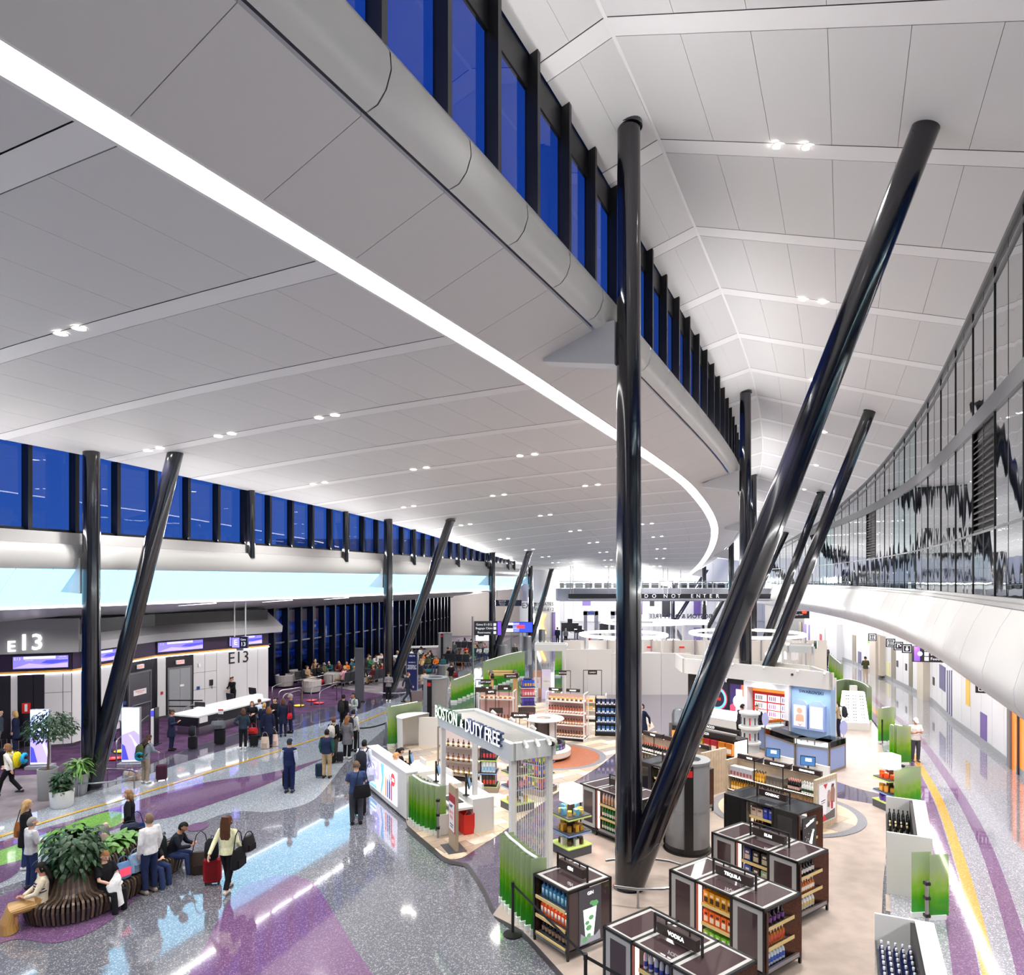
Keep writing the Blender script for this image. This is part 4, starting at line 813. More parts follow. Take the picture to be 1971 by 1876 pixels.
# lounge armchairs
am = M('armchair_grey', (178, 172, 168), .8)
for px, py, rz, lb in ((548, 1322, 2.2, 'pale grey tub armchair nearest the gate wall'), (600, 1333, 3.6, 'pale grey tub armchair with its back to the rails'), (572, 1312, 1.4, 'pale grey tub armchair against the window'), (640, 1318, 3.2, 'pale grey tub armchair beside the dark totem')):
    t = thing('tub_armchair', lb, 'armchair', G(px, py), rz); MB().lathe([(.52, .1), (.58, .4), (.6, .8), (.52, .82), (.48, .42)], 16, a0=.4, a1=2*PI-.4).build('back_shell', am, t); MB().lathe([(.001, .44), (.46, .44), (.48, .4), (.46, .1)], 16).build('seat', am, t)
    for a in range(4): MB().tube([(.35*math.cos(a*PI/2+.8), .35*math.sin(a*PI/2+.8), 0), (.35*math.cos(a*PI/2+.8), .35*math.sin(a*PI/2+.8), .12)], .02, 6).build('leg', gdark, t)
for px, py, lb, h in ((692, 1384, 'tall charcoal charging totem beside the bearded man', 3.1), (619, 1322, 'charcoal charging totem behind the queue hoops', 2.9)):
    t = thing('charging_totem', lb, 'totem', G(px, py-34)); MB().box((0, 0, h/2), (.5, .12, h)).build('slab', M('charcoal_totem', (72, 72, 78), .4), t); MB().box((0, 0, .03), (.7, .4, .06)).build('base', gdark, t)
# beam seating of the lounges with people dozing
seatm = M('seat_black', (40, 40, 46), .6); su, sb = MB(), MB()
su.box((0, .02, .43), (.56, .5, .07)); sb.box((0, -.24, .72), (.56, .06, .56), 0, .12); seat_me, back_me = su.mesh('seat', seatm), sb.mesh('backrest', seatm)
arm_me = MB().tube([(0, -.2, .44), (0, -.2, .64), (0, .2, .64), (0, .2, .44)], .018, 6).mesh('armrest', steel); 
def row(c, rz, n, label):
    t = thing('lounge_seating', label, 'seating', c, rz)
    for i in range(n):
        x = (i-(n-1)/2)*.6; put('seat', seat_me, t, (x, 0, 0)); put('backrest', back_me, t, (x, 0, 0)); put('armrest', arm_me, t, (x-.3, 0, 0))
    put('armrest', arm_me, t, (n*.3, 0, 0)); MB().b2(-n*.3, n*.3, -.05, .05, .3, .36).build('beam', steel, t)
    for x in (-n*.22, n*.22): MB().b2(x-.03, x+.03, -.25, .25, 0, .03).b2(x-.03, x+.03, -.03, .03, 0, .3).build('leg', steel, t)
    return t
cols = [('navy', (34, 42, 72)), ('black', (26, 26, 30)), ('grey', (120, 120, 126)), ('white', (226, 226, 226)), ('maroon', (108, 40, 44)), ('orange', (222, 120, 40)), ('teal', (40, 96, 104)), ('tan', (176, 146, 112)), ('red', (186, 44, 48)), ('blue', (70, 110, 170)), ('pink', (220, 160, 170)), ('olive', (92, 96, 66)), ('green', (60, 120, 80))]
bcols = [('blue jeans', (52, 66, 104)), ('black trousers', (24, 24, 28)), ('khaki trousers', (168, 146, 112)), ('grey trousers', (96, 96, 100))]
rows_ = [(1.16, -7.4, 5), (1.18, -4.6, 4), (1.29, -7.6, 5), (1.28, -3.4, 5), (1.40, -6.4, 5), (1.38, -2.6, 5), (1.5, -7.2, 5), (1.5, -4.4, 5), (1.58, -2.2, 4), (1.66, -6.6, 5), (1.7, -3.8, 5), (1.8, -1.9, 4), (1.85, -6, 5), (1.95, -3.4, 5), (2.05, -1.7, 4), (2.15, -5, 5), (2.25, -2.6, 5), (2.4, -4.2, 5)]
ordn = ['nearest', 'second', 'third', 'fourth', 'fifth', 'sixth', 'seventh', 'eighth', 'ninth', 'tenth', 'eleventh', 'twelfth', 'thirteenth', 'fourteenth', 'fifteenth', 'sixteenth', 'seventeenth', 'eighteenth', 'nineteenth', 'twentieth']
pi_ = 0; used = set()
for ri, (s, k, n) in enumerate(rows_):
    c = Wq(s, k, 0); d = Wq(s+.02, k, 0)-c; rz = math.atan2(d.y, d.x)+(0 if ri % 2 else PI)+R.uniform(-.12, .12)-PI/2*(1 if ri % 3 == 2 else 0)
    row(c, rz, n, 'row of black beam seats in the window lounge, %s counted from the gate' % ordn[ri])
    for i in range(n):
        if R.random() < .3: continue
        x = (i-(n-1)/2)*.6; p = Vector((c.x+x*math.cos(rz)-.02*math.sin(rz), c.y+x*math.sin(rz), .0))
        while True:
            tn, tcol = R.choice(cols); bn, bcol = R.choice(bcols); hn = R.choice(['short', 'long', 'bob', 'bun', 'beanie', 'cap', 'bald']); hcn = R.choice(['black', 'brown', 'blonde', 'grey']); key = (tn, bn, hn, hcn, ri)
            if key not in used: used.add(key); break
        hw = {'short': 'short %s hair', 'long': 'long %s hair', 'bob': 'bobbed %s hair', 'bun': '%s hair in a bun', 'beanie': '%s knit hat', 'cap': '%s cap', 'bald': 'thinning %s hair'}[hn] % hcn
        person(R.choice(['sitback', 'sit', 'sitlean']), (p.x, p.y, .0), math.degrees(rz)+90, 'person in %s top, %s, %s, in %s lounge row' % (tn, bn, hw, ordn[ri]), tcol, bcol, hair=(hn, hcn), skin=R.choice([0, 0, 1, 2]), scale=R.uniform(.92, 1.02)); pi_ += 1
    if ri < 12:
        q = Vector((c.x+.75*math.cos(rz+PI/2), c.y+.75*math.sin(rz+PI/2), 0)); bc = R.choice(cols)
        t = thing('duffel_bag', '%s carry-on bag on the carpet before the %s lounge row' % (bc[0], ordn[ri]), 'bag', q, rz+R.uniform(-.4, .4)); m = MB(); m.lathe([(.02, -.3), (.17, -.28), (.2, 0), (.17, .28), (.02, .3)], 10); m.v = [(z, x, max(0, y+.18)) for x, y, z in m.v]; sm(m.build('body', cloth(bc[1]), t)); MB().tube([(-.1, 0, .34), (-.08, 0, .46), (.08, 0, .46), (.1, 0, .34)], .015, 5).build('handle', gdark, t)
# ------------------------------------------------------------------ planters
leafm = M('leaf_green', (52, 96, 44), .45, noise=.3, nscale=6); leafd = M('leaf_dark_green', (34, 66, 36), .4, noise=.3, nscale=6); leafl = M('leaf_bright_green', (92, 140, 60), .45, noise=.25, nscale=6); barkm = M('bark_brown', (104, 82, 64), .8); soil = M('soil', (48, 38, 32), .95)
def leaf_mesh(l, w_, bend, m):
    q = MB(); n = 4; rows = []
    for i in range(n+1):
        t = i/n; wd = w_*math.sin(PI*min(1, t*.93+.05))**.8; z = l*t*math.cos(bend*t)*1; y = l*t*math.sin(bend*t); rows.append([(-wd, y, z), (0, y-.12*wd, z-.0), (wd, y, z)])
    q.strip(rows); o = q.mesh('leaf', m, True); return o
def fol(parent, name, mt, n, f, l, w_, bend, jit=.35, limit=300):
    """leaves one by one; f(i) gives root point and direction"""
    mes = [leaf_mesh(l*k, w_*k, bend*b, mt) for k, b in ((1, 1), (.8, 1.3), (1.15, .7))]; extra = MB()
    for i in range(n):
        p, d = f(i); d = (Vector(d)+Vector((R.uniform(-jit, jit), R.uniform(-jit, jit), R.uniform(-jit, jit)*.6))).normalized(); me = R.choice(mes)
        rot = d.to_track_quat('Z', 'Y').to_matrix() @ Matrix.Rotation(R.uniform(0, 6.28) if abs(d.z) > .9 else R.uniform(-.5, .5)+PI, 3, 'Z')
        if i < limit:
            o = put('leaf', me, parent, p); o.rotation_euler = rot.to_euler()
        else: extra.add([Vector(p)+rot @ v.co for v in me.vertices], [tuple(f.vertices) for f in me.polygons])
    if extra.v: stuff(extra.build('foliage', mt, parent))
def pot(px, py, r0, r1, h, col, label, name='planter'):
    t = thing(name, label, 'plant', G(px, py)); m = MB().lathe([(.001, 0), (r0*.9, 0), (r0, .04), (r1, h), (r1-.04, h), (r1-.05, h-.08)], 28); sm(m.build('pot', M('pot_'+str(col[0]), col, .4), t)); MB().lathe([(.001, h-.07), (r1-.045, h-.08)], 20).build('soil', soil, t); return t
t = pot(92, 1537, .27, .3, .98, (150, 150, 152), 'tall grey round planter with a small leafy tree'); sm(MB().tube([(0, 0, .9), (.03, 0, 1.5), (-.02, .03, 2.0), (.06, 0, 2.35)], [.04, .03, .025, .015], 8).build('trunk', barkm, t))
for a in range(5): MB().tube([(.02, .02, 1.8+.1*a), (.35*math.cos(a*1.3), .35*math.sin(a*1.3), 2.15+.1*a)], .012, 5).build('branch', barkm, t)
def f(i):
    a, b = R.uniform(0, 6.28), math.acos(R.uniform(-.75, 1)); r = R.uniform(.35, .75); c = Vector((.08+r*math.sin(b)*math.cos(a), r*math.sin(b)*math.sin(a), 2.28+.55*r/.75*math.cos(b))); return c, (math.cos(a), math.sin(a), .1)
fol(t, 'leaf', leafd, 900, f, .13, .03, .9, .6)
t = pot(150, 1528, .25, .33, .68, (158, 158, 160), 'grey round planter with a bushy striped corn plant')
f = lambda i: ((.05*math.cos(i), .05*math.sin(i), .64+.25*R.random()+(.2 if i % 2 else 0)), (math.cos(i*2.4), math.sin(i*2.4), R.uniform(.15, 1.3)))
fol(t, 'leaf', leafl, 90, f, .52, .035, 1.1, .2)
t = pot(119, 1552, .31, .34, .52, (238, 238, 238), 'low white round planter with a glossy dark plant')
f = lambda i: ((.15*math.cos(i*2.4)*R.random(), .15*math.sin(i*2.4), .5+.5*R.random()), (math.cos(i*2.4), math.sin(i*2.4), R.uniform(.1, 1.2)))
fol(t, 'leaf', leafd, 170, f, .26, .05, .8, .3)
t = pot(1022, 1232, .5, .6, .9, (120, 120, 124), 'far grey planter with a green bush before the white drum')
f = lambda i: ((.4*math.cos(i*2.4)*R.random(), .4*math.sin(i*2.4)*R.random(), .9+R.random()*1.0), (math.cos(i*2.4), math.sin(i*2.4), R.uniform(-.2, 1)))
fol(t, 'leaf', leafm, 120, f, .35, .07, .6, .4)
# ------------------------------------------------------------------ slatted bench with two planting wells
slat1, slat2 = M('slat_bronze', (104, 86, 72), .35, metal=.25), M('slat_brown', (66, 54, 48), .4, metal=.2)
pA, pB = Vector((-9.35, 14.85, 0)), Vector((-8.9, 16.75, 0))
bench = thing('slatted_bench', 'curving bronze slatted bench wrapped around two leafy planting wells', 'bench', (0, 0, 0))
# a body of revolution at pA joined to a straight run to pB: one rib section repeated round the outline
dv = (pB-pA); dv.normalize(); nv = Vector((dv.y, -dv.x, 0)); Lb = (pB-pA).length
prof = [(.86, .05), (.92, .3), (.9, .42), (.85, .46), (.63, .47), (.55, .52), (.5, .62), (.45, .8), (.4, .92), (.37, .95)]
def rib_mesh(wd, pr, m):
    q = MB(); n = len(pr)
    for e in (-wd/2, wd/2):
        for d in (0, -.035): q.v += [(r+d*(0 if 0 < i < n-1 else 0)+(-.03 if d else 0), e, z+(-.03 if d and 2 < i < 6 else 0)) for i, (r, z) in enumerate(pr)]
    A = lambda s_, d, i: (s_*2+d)*n+i
    for i in range(n-1):
        q.f += [(A(0, 0, i), A(1, 0, i), A(1, 0, i+1), A(0, 0, i+1)), (A(0, 1, i), A(0, 1, i+1), A(1, 1, i+1), A(1, 1, i)), (A(0, 0, i), A(0, 0, i+1), A(0, 1, i+1), A(0, 1, i)), (A(1, 0, i), A(1, 1, i), A(1, 1, i+1), A(1, 0, i+1))]
    q.f += [(A(0, 0, 0), A(0, 1, 0), A(1, 1, 0), A(1, 0, 0)), (A(0, 0, n-1), A(1, 0, n-1), A(1, 1, n-1), A(0, 1, n-1))]; q.m = [0]*len(q.f); return q.mesh('slat', m)
ms = [rib_mesh(.05, prof, slat1), rib_mesh(.05, [(r+.012, z-.012) for r, z in prof], slat2)]; cnt = 0
def slat(c, ang):
    global cnt
    o = put('slat', ms[cnt % 2], bench, (c.x, c.y, 0), ang); cnt += 1
a0 = math.atan2(nv.y, nv.x); sp = .082
na = int(PI*.86/sp)
for i in range(na): slat(pA, a0-PI*i/na)
ns = int(Lb/sp)
for i in range(ns): slat(pA+dv*(i+.5)*Lb/ns, a0)
for i in range(na): slat(pB, a0+PI*i/na)
for i in range(ns): slat(pA+dv*(i+.5)*Lb/ns, a0+PI)
m = MB()
for i in range(25): pass
core = [pA+Vector((math.cos(a0-PI*i/12), math.sin(a0-PI*i/12), 0))*.78 for i in range(13)][::-1]+[pB+Vector((math.cos(a0+PI*i/12), math.sin(a0+PI*i/12), 0))*.78 for i in range(13)]
MB().prism([(p.x, p.y) for p in core], .03, .26).build('base_frame', gdark, bench)
core2 = [pA+(p-pA).normalized()*.33 if (p-pA).length < (p-pB).length else pB+(p-pB).normalized()*.33 for p in core]
MB().prism([(p.x, p.y) for p in core2], .05, .9).build('planting_well', gdark, bench)
t = thing('bench_plant', 'dense dark cane plant bursting from the near well of the slatted bench', 'plant', (pA.x, pA.y, .86))
MB().lathe([(.001, .04), (.36, .03), (.36, 0)], 18).build('soil', soil, t)
f = lambda i: (((.12+.38*((i*53) % 97)/97)*math.cos(i*2.4), (.12+.38*((i*53) % 97)/97)*math.sin(i*2.4), .06+.72*((i*37) % 100)/100), (math.cos(i*2.4), math.sin(i*2.4), R.uniform(-.35, .9)))
fol(t, 'leaf', leafd, 520, f, .25, .045, 1.2, .35)
pc_ = pA+dv*Lb*.62
t = thing('bench_plant', 'bright green broad-leaved plant in the far well of the slatted bench', 'plant', (pc_.x, pc_.y, .86)); MB().box((0, 0, .02), (.7, .5, .04), math.atan2(dv.y, dv.x)).build('soil', soil, t)
f = lambda i: ((dv.x*R.uniform(-.6, .6)+.12*math.cos(i), dv.y*R.uniform(-.6, .6)+.12*math.sin(i), .02+.22*R.random()), (math.cos(i*2.4), math.sin(i*2.4), R.uniform(.1, 1)))
fol(t, 'leaf', leafl, 150, f, .27, .07, 1.0, .3)
# ------------------------------------------------------------------ luggage helpers
def suitcase(p, rz, col, label, h=.62, handle=True, name='suitcase', group=None):
    t = thing(name, label, 'luggage', p, rz, group); w_, d_ = h*.64, h*.36; m = MB(); e = .05
    for i, (z, k) in enumerate(((.05, .86), (.09, 1), (h-.04, 1), (h, .88))): pass
    rows = []
    for z, k in ((.05, .84), (.09, 1), (h*.5, 1.02), (h-.04, 1), (h, .86)):
        x, y = w_/2*k, d_/2*k; rows.append([(-x, -y+e, z), (-x+e, -y, z), (x-e, -y, z), (x, -y+e, z), (x, y-e, z), (x-e, y, z), (-x+e, y, z), (-x, y-e, z), (-x, -y+e, z)])
    m.strip(rows); m.add([(0, 0, h)]+rows[-1][:8], [(0, i+1, (i+1) % 8+1) for i in range(8)]); m.build('shell', cloth(col, .4), t)
    for x in (-w_*.36, w_*.36):
        for y in (-d_*.3, d_*.3): MB().lathe([(.001, -.015), (.028, -.015), (.028, .015), (.001, .015)], 8).build('wheel', gdark, t).matrix_local = Matrix.Translation((x, y, .028)) @ Matrix.Rotation(PI/2, 4, 'Y')
    if handle: MB().tube([(-w_*.25, d_*.3, h-.02), (-w_*.25, d_*.3, h+.4), (w_*.25, d_*.3, h+.4), (w_*.25, d_*.3, h-.02)], .011, 5).build('handle', steel, t)
    MB().b2(-w_*.36, w_*.36, -d_/2-.012, -d_/2+.02, h*.2, h*.85).build('front_pocket', cloth(tuple(int(v*.8) for v in col), .5), t)
    return t
def backpack(p, rz, col, label, s=1, straps=True):
    """worn: the panel against the back faces local +Y"""
    t = thing('backpack', label, 'bag', p, rz); t.scale = (s,)*3
    m = MB(); etube(m, [(0, -.08, -.24), (0, -.1, -.2), (0, -.11, 0), (0, -.1, .16), (0, -.07, .24)], [(.12, .08), (.16, .1), (.165, .115), (.15, .1), (.08, .05)], n=14); sm(m.build('body', cloth(col), t)); m = MB(); etube(m, [(0, -.19, -.2), (0, -.21, -.1), (0, -.19, .02)], [(.1, .03), (.12, .045), (.09, .03)], n=12); sm(m.build('front_pocket', cloth(tuple(int(v*.75) for v in col)), t))
    MB().tube([(-.03, -.03, .24), (-.02, -.02, .29), (.02, -.02, .29), (.03, -.03, .24)], .01, 5).build('handle', gdark, t)
    if straps:
        for e in (-1, 1): MB().tube([(e*.1, -.02, .2), (e*.12, .1, .27), (e*.12, .24, .18), (e*.13, .22, -.02), (e*.14, .02, -.2)], .018, 6).build('strap', cloth(tuple(int(v*.8) for v in col)), t)
    return t
def wear(t, col, label, z=1.2, s=1): 
    p = prel(t, 0, -.13, z); return backpack(p, t.rotation_euler.z, col, label, s*t.scale[0])
def bagobj(name, p, rz, col, label, w_=.34, d_=.16, h=.28, strap=.3):
    t = thing(name, label, 'bag', p, rz); m = MB(); etube(m, [(0, 0, 0), (0, 0, .03), (0, 0, h*.6), (0, 0, h)], [(w_*.4, d_*.4), (w_*.52, d_*.55), (w_*.5, d_*.5), (w_*.42, d_*.18)], n=12); sm(m.build('body', cloth(col, .5), t)); MB().tube([(-w_*.38, 0, h-.02), (-w_*.2, 0, h+strap*.8), (0, 0, h+strap), (w_*.2, 0, h+strap*.8), (w_*.38, 0, h-.02)], .012, 5).build('strap', cloth(tuple(int(v*.7) for v in col), .5), t)
    MB().b2(-w_*.3, w_*.3, -d_*.56, -d_*.4, h*.1, h*.5).build('pocket', cloth(tuple(int(v*.85) for v in col), .5), t)
    return t
# ------------------------------------------------------------------ duty free shop: shared materials and goods
shopw = M('shop_white', (232, 230, 226), .4); dark = M('cabinet_black', (22, 20, 22), .35); mauve = glass('mauve_tinted_glass', (150, 122, 128), 1.6, .03, (128, 104, 108), .6); greyb = M('cabinet_border_grey', (176, 174, 172), .35); redled = M('warm_led_bar', (255, 190, 170), .4, emit=5, ecol=(255, 150, 130)); meshm = M('bronze_mesh', (92, 60, 48), .35, metal=.7, noise=.5, nscale=90)
trayl = M('tray_steel', (150, 150, 156), .3, metal=.8); wood = M('oak_slats', (206, 186, 160), .5, noise=.1, nscale=5); headm = M('header_brown', (52, 38, 36), .4); lamp_w = M('lampshade_white', (255, 252, 246), .5, emit=2.2); shelflight = M('shelf_light', (255, 238, 214), .5, emit=3)
clear = glass('clear_glass', (246, 250, 250), 1.0); creamw = M('hoarding_cream', (222, 214, 204), .6); taupef = M('taupe_metal', (146, 136, 126), .4, metal=.4); bluep = M('display_blue', (146, 168, 218), .45)
GM = {}
def gm(c, rough=.25, e=0, k=''):
    n = 'goods_%d_%d_%d%s' % (*c, k); return M(n, c, rough, emit=e)
BOT = {}
def bottle_mesh(kind, body, cap, label):
    """one bottle: body, cap and label in three materials"""
    key = (kind, body, cap, label)
    if key in BOT: return BOT[key]
    q = MB(); n = 10
    if kind == 'square': pr = [(.001, 0), (.048, .0), (.05, .02), (.05, .16), (.04, .185), (.016, .2), (.015, .24)]; n = 4
    elif kind == 'tall': pr = [(.001, 0), (.034, 0), (.036, .02), (.036, .2), (.03, .23), (.014, .26), (.013, .31)]
    elif kind == 'wine': pr = [(.001, 0), (.036, 0), (.038, .02), (.038, .18), (.03, .215), (.014, .24), (.014, .3)]
    else: pr = [(.001, 0), (.042, 0), (.046, .03), (.046, .14), (.032, .18), (.014, .2), (.014, .25)]
    if kind == 'square':
        q.lathe(pr, 4, a0=PI/4, a1=PI/4+2*PI)
    else: q.lathe(pr, n)
    z = pr[-1][1]; q.mat(1); q.lathe([(.017, z-.03), (.018, z+.02), (.001, z+.022)], 8); q.mat(2)
    if kind == 'square': q.b2(-.028, .028, -.0365, -.0355, .04, .14).b2(-.0365, -.0355, -.028, .028, .04, .14)
    else: q.lathe([(pr[2][0]+.0015, .05), (pr[2][0]+.0015, .13)], n)
    BOT[key] = q.mesh('bottle', [gm(body, .12), gm(cap, .3), gm(label, .5)], True); return BOT[key]
def goods(parent_p, rz, x0, x1, y, z, n, me, label, group, name='bottle', cat='bottle', s=1.0, rows=1, dy=.11, jit=0):
    """a row of like goods standing on a shelf: top-level things that share a label"""
    ca, sa = math.cos(rz), math.sin(rz)
    for r in range(rows):
        for i in range(n):
            x = x0+(x1-x0)*(i+.5)/n; yy = y+r*dy
            o = put(name, me, None, (parent_p.x+x*ca-yy*sa, parent_p.y+x*sa+yy*ca, z+.004), rz+jit*R.uniform(-1, 1)); o.scale = (s,)*3; tag(o, label, cat, group)
def box_mesh(w_, d_, h_, c, band=None, dot=None):
    q = MB(); q.b2(-w_/2, w_/2, -d_/2, d_/2, 0, h_); ms_ = [gm(c, .4)]
    if band: q.mat(1).b2(-w_*.35, w_*.35, -d_/2-.003, -d_/2, h_*.15, h_*.55).b2(-d_*0-w_/2-.003, -w_/2, -d_*.35, d_*.35, h_*.15, h_*.55); ms_.append(gm(band, .4))
    if dot: q.mat(2 if band else 1).b2(-w_*.25, w_*.25, -d_/2-.004, -d_/2, h_*.65, h_*.82); ms_.append(gm(dot, .4))
    return q.mesh('box', ms_)
def header(t, x0, x1, y, z, s, h=.17, size=.09, arch=True, face=-1):
    fr = .016; MB().b2(x0, x1, y-.05, y+.05, z+.05, z+.05+h).build('header_board', headm, t)
    if arch:
        for x in (x0-.08, x1+.08): MB().b2(x-fr, x+fr, y-fr, y+fr, z, z+h+.15).build('header_post', dark, t)
        MB().b2(x0-.08, x1+.08, y-fr, y+fr, z+h+.12, z+h+.15).build('header_rail', dark, t)
        for x in (x0*.8+x1*.2, x0*.2+x1*.8): MB().b2(x-.01, x+.01, y-.01, y+.01, z+.04+h, z+h+.13).build('header_clip', dark, t)
    text('lettering', s, size, wlet, t, ((x0+x1)/2, y-.054, z+.05+h/2), ext=.003, bold=.002)
DIRX = math.atan2(-.804, .595)      # along a cabinet's front
def cabinet(p, label, sign, rz=DIRX, L=2.09, W=1.1, Hh=1.3, black_=False, name='display_cabinet'):
    t = thing(name, label, 'cabinet', p, rz); b = .022; xs = [0, .62, 1.42, L]; top_m = M('smoked_top', (48, 50, 54), .12) if black_ else mauve
    pane = glass('smoked_pane', (70, 60, 62), 1.5, .02, (40, 34, 36), .5) if black_ else mauve
    brd = dark if black_ else greyb
    for x in xs:
        for y in (0, W): MB().b2(x-b, x+b, y-b, y+b, 0, Hh).build('post', dark, t)
    for z in (.16, Hh-b):
        for y in (0, W): MB().b2(0, L, y-b, y+b, z-b, z+b).build('rail', dark, t)
        for x in xs: MB().b2(x-b, x+b, 0, W, z-b, z+b).build('rail', dark, t)
    MB().b2(.03, L-.03, .03, W-.03, .15, .19).build('floor_tray', dark, t)
    for i in range(3):
        x0, x1 = xs[i]+.02, xs[i+1]-.02; g = .07
        MB().b2(x0+g, x1-g, g, W-g, Hh-.02, Hh-.012).build('top_pane', top_m, t)
        m = MB(); m.b2(x0, x1, .02, g, Hh-.02, Hh-.008).b2(x0, x1, W-g, W-.02, Hh-.02, Hh-.008).b2(x0, x0+g, g, W-g, Hh-.02, Hh-.008).b2(x1-g, x1, g, W-g, Hh-.02, Hh-.008); m.build('top_border', brd, t)
    for i in (0, 2):
        x0, x1 = xs[i]+.03, xs[i+1]-.03; g = .1
        MB().b2(x0+g, x1-g, -.004, .004, .2+g, Hh-.04-g).build('front_pane', pane, t)
        m = MB(); m.b2(x0, x1, -.008, .008, .2, .2+g).b2(x0, x1, -.008, .008, Hh-.04-g, Hh-.04).b2(x0, x0+g, -.008, .008, .2+g, Hh-.04-g).b2(x1-g, x1, -.008, .008, .2+g, Hh-.04-g); m.build('front_border', brd, t)
    MB().b2(0, .004, .06, W-.06, .2, Hh-.06).build('end_pane', pane, t)
    MB().b2(.64, 1.4, W*.5-.01, W*.5+.01, .19, Hh-.03).build('back_board', M('cabinet_back', (60, 40, 40), .5), t); MB().b2(1.43, 1.45, .03, W-.03, .19, Hh-.03).build('back_board', M('cabinet_back'), t)
    if not black_:
        MB().b2(.66, .72, .02, .05, .22, Hh-.06).build('led_bar', redled, t); MB().b2(1.46, 1.5, .012, .03, .22, Hh-.06).build('led_bar', M('red_led_bar', (255, 80, 60), .4, emit=2.5), t)
    for z in (.52, .88):
        MB().b2(.73, 1.4, .03, W*.5-.01, z, z+.025).build('shelf', trayl, t); MB().b2(.73, 1.4, .02, .03, z-.02, z+.045).build('shelf_lip', M('price_strip', (222, 196, 132), .4), t)
        MB().b2(1.45, L-.03, .06, W-.06, z, z+.025).build('shelf', trayl, t); MB().b2(L-.03, L-.02, .06, W-.06, z-.02, z+.045).build('shelf_lip', M('price_strip'), t)
    MB().b2(.73, 1.4, -.02, .03, .17, .24).build('shelf_lip', trayl, t); MB().b2(L-.01, L+.03, .06, W-.06, .17, .24).build('shelf_lip', trayl, t)
    for y, a in ((W, -.5), (0.0, 0)):
        o = MB().b2(0, .03, -.42 if y else 0, 0 if y else .05, .2, Hh-.05).build('mesh_door', meshm, t, None); o.location = (L+.02, y, 0); o.rotation_euler = (0, 0, a)
    for x in (0, L):
        for y in (0, W): pass
    header(t, .72, 1.5, W*.46, Hh, sign)
    return t
# the four tall spirit cabinets and their neighbours
pT, pV, pR, pC, pS = G(1290.6, 1672.5, 1.3), G(1164, 1781, 1.3), G(1371.8, 1600.4, 1.3), G(1395.7, 1526, 1.3), G(1118, 1506.5, 1.3)
for p in (pT, pV, pR, pC, pS): p.z = 0
cabinet(pT, 'glass topped spirits cabinet stocked with orange and yellow boxes', 'TEQUILA'); cabinet(pV, 'glass topped spirits cabinet nearest the camera with clear blue-label bottles', 'VODKA'); cabinet(pR, 'glass topped spirits cabinet third in the row with dark boxes', 'RUM'); cabinet(pC, 'black topped spirits cabinet with cream and blue boxes before the oak gondola', 'COGNAC', black_=True); cabinet(pS, 'glass topped cabinet of green bottles half behind the big column', 'GIN')
bx = lambda *a, **k: box_mesh(*a, **k)
yb, ob, lb = bx(.12, .14, .24, (236, 160, 20), (60, 40, 20), (250, 240, 220)), bx(.12, .14, .24, (238, 104, 24), (236, 226, 200), (50, 30, 20)), bx(.12, .14, .2, (126, 202, 48), (40, 60, 24), (240, 240, 220))
goods(pT, DIRX, .74, 1.4, .13, .905, 5, yb, 'yellow tequila carton on the top shelf of the orange and yellow cabinet', 'yellow tequila cartons', 'carton', 'carton'); goods(pT, DIRX, .74, 1.4, .13, .545, 5, ob, 'orange tequila carton on the middle shelf of its cabinet', 'orange tequila cartons', 'carton', 'carton', rows=2, dy=.16); goods(pT, DIRX, .74, 1.4, .13, .2, 5, lb, 'lime green tequila carton on the bottom shelf of its cabinet', 'lime green tequila cartons', 'carton', 'carton', rows=2, dy=.16)
def endgoods(p, z, me, label, group, n=7, s=1.0, rows=2):
    """goods on the shelves of a cabinet's open right end"""
    q = p+Vector((math.cos(DIRX), math.sin(DIRX), 0))*2.0; goods(q, DIRX+PI/2, .12, .75, .02, z, n, me, label, group, s=s, rows=rows, dy=.13)
B = bottle_mesh
endgoods(pT, .905, B('round', (40, 26, 24), (30, 20, 20), (120, 70, 140)), 'dark bottle on the top end shelf of the tequila cabinet', 'top end bottles, tequila cabinet', 5); endgoods(pT, .545, B('square', (196, 110, 40), (230, 220, 210), (200, 60, 40)), 'amber square bottle on the middle end shelf of the tequila cabinet', 'amber end bottles, tequila cabinet'); endgoods(pT, .2, B('round', (214, 222, 226), (230, 230, 235), (60, 90, 180)), 'clear bottle with blue label on the low end shelf of the tequila cabinet', 'clear end bottles, tequila cabinet', s=1.1)
endgoods(pR, .905, B('round', (30, 24, 26), (24, 20, 20), (226, 222, 214)), 'black rum bottle on the top end shelf of the rum cabinet', 'black end bottles, rum cabinet', 6); endgoods(pR, .545, B('round', (190, 104, 44), (236, 226, 214), (240, 232, 220)), 'amber rum bottle on the middle end shelf of the rum cabinet', 'amber end bottles, rum cabinet'); endgoods(pR, .2, B('round', (240, 240, 238), (240, 240, 240), (214, 190, 130)), 'white coconut rum bottle on the low end shelf of the rum cabinet', 'white end bottles, rum cabinet', 6, 1.1)
goods(pV, DIRX, .74, 1.4, .12, .905, 6, B('tall', (206, 212, 226), (226, 228, 236), (46, 60, 150)), 'silver vodka bottle with blue label on the top shelf of the nearest cabinet', 'silver vodka bottles, top shelf'); goods(pV, DIRX, .74, 1.4, .12, .545, 6, B('tall', (60, 70, 160), (216, 218, 226), (226, 226, 236)), 'blue vodka bottle on the middle shelf of the nearest cabinet', 'blue vodka bottles, middle shelf', rows=2); endgoods(pV, .905, B('round', (150, 90, 50), (40, 30, 30), (220, 200, 170)), 'amber bottle on the end shelf of the nearest cabinet', 'amber end bottles, vodka cabinet', 6)
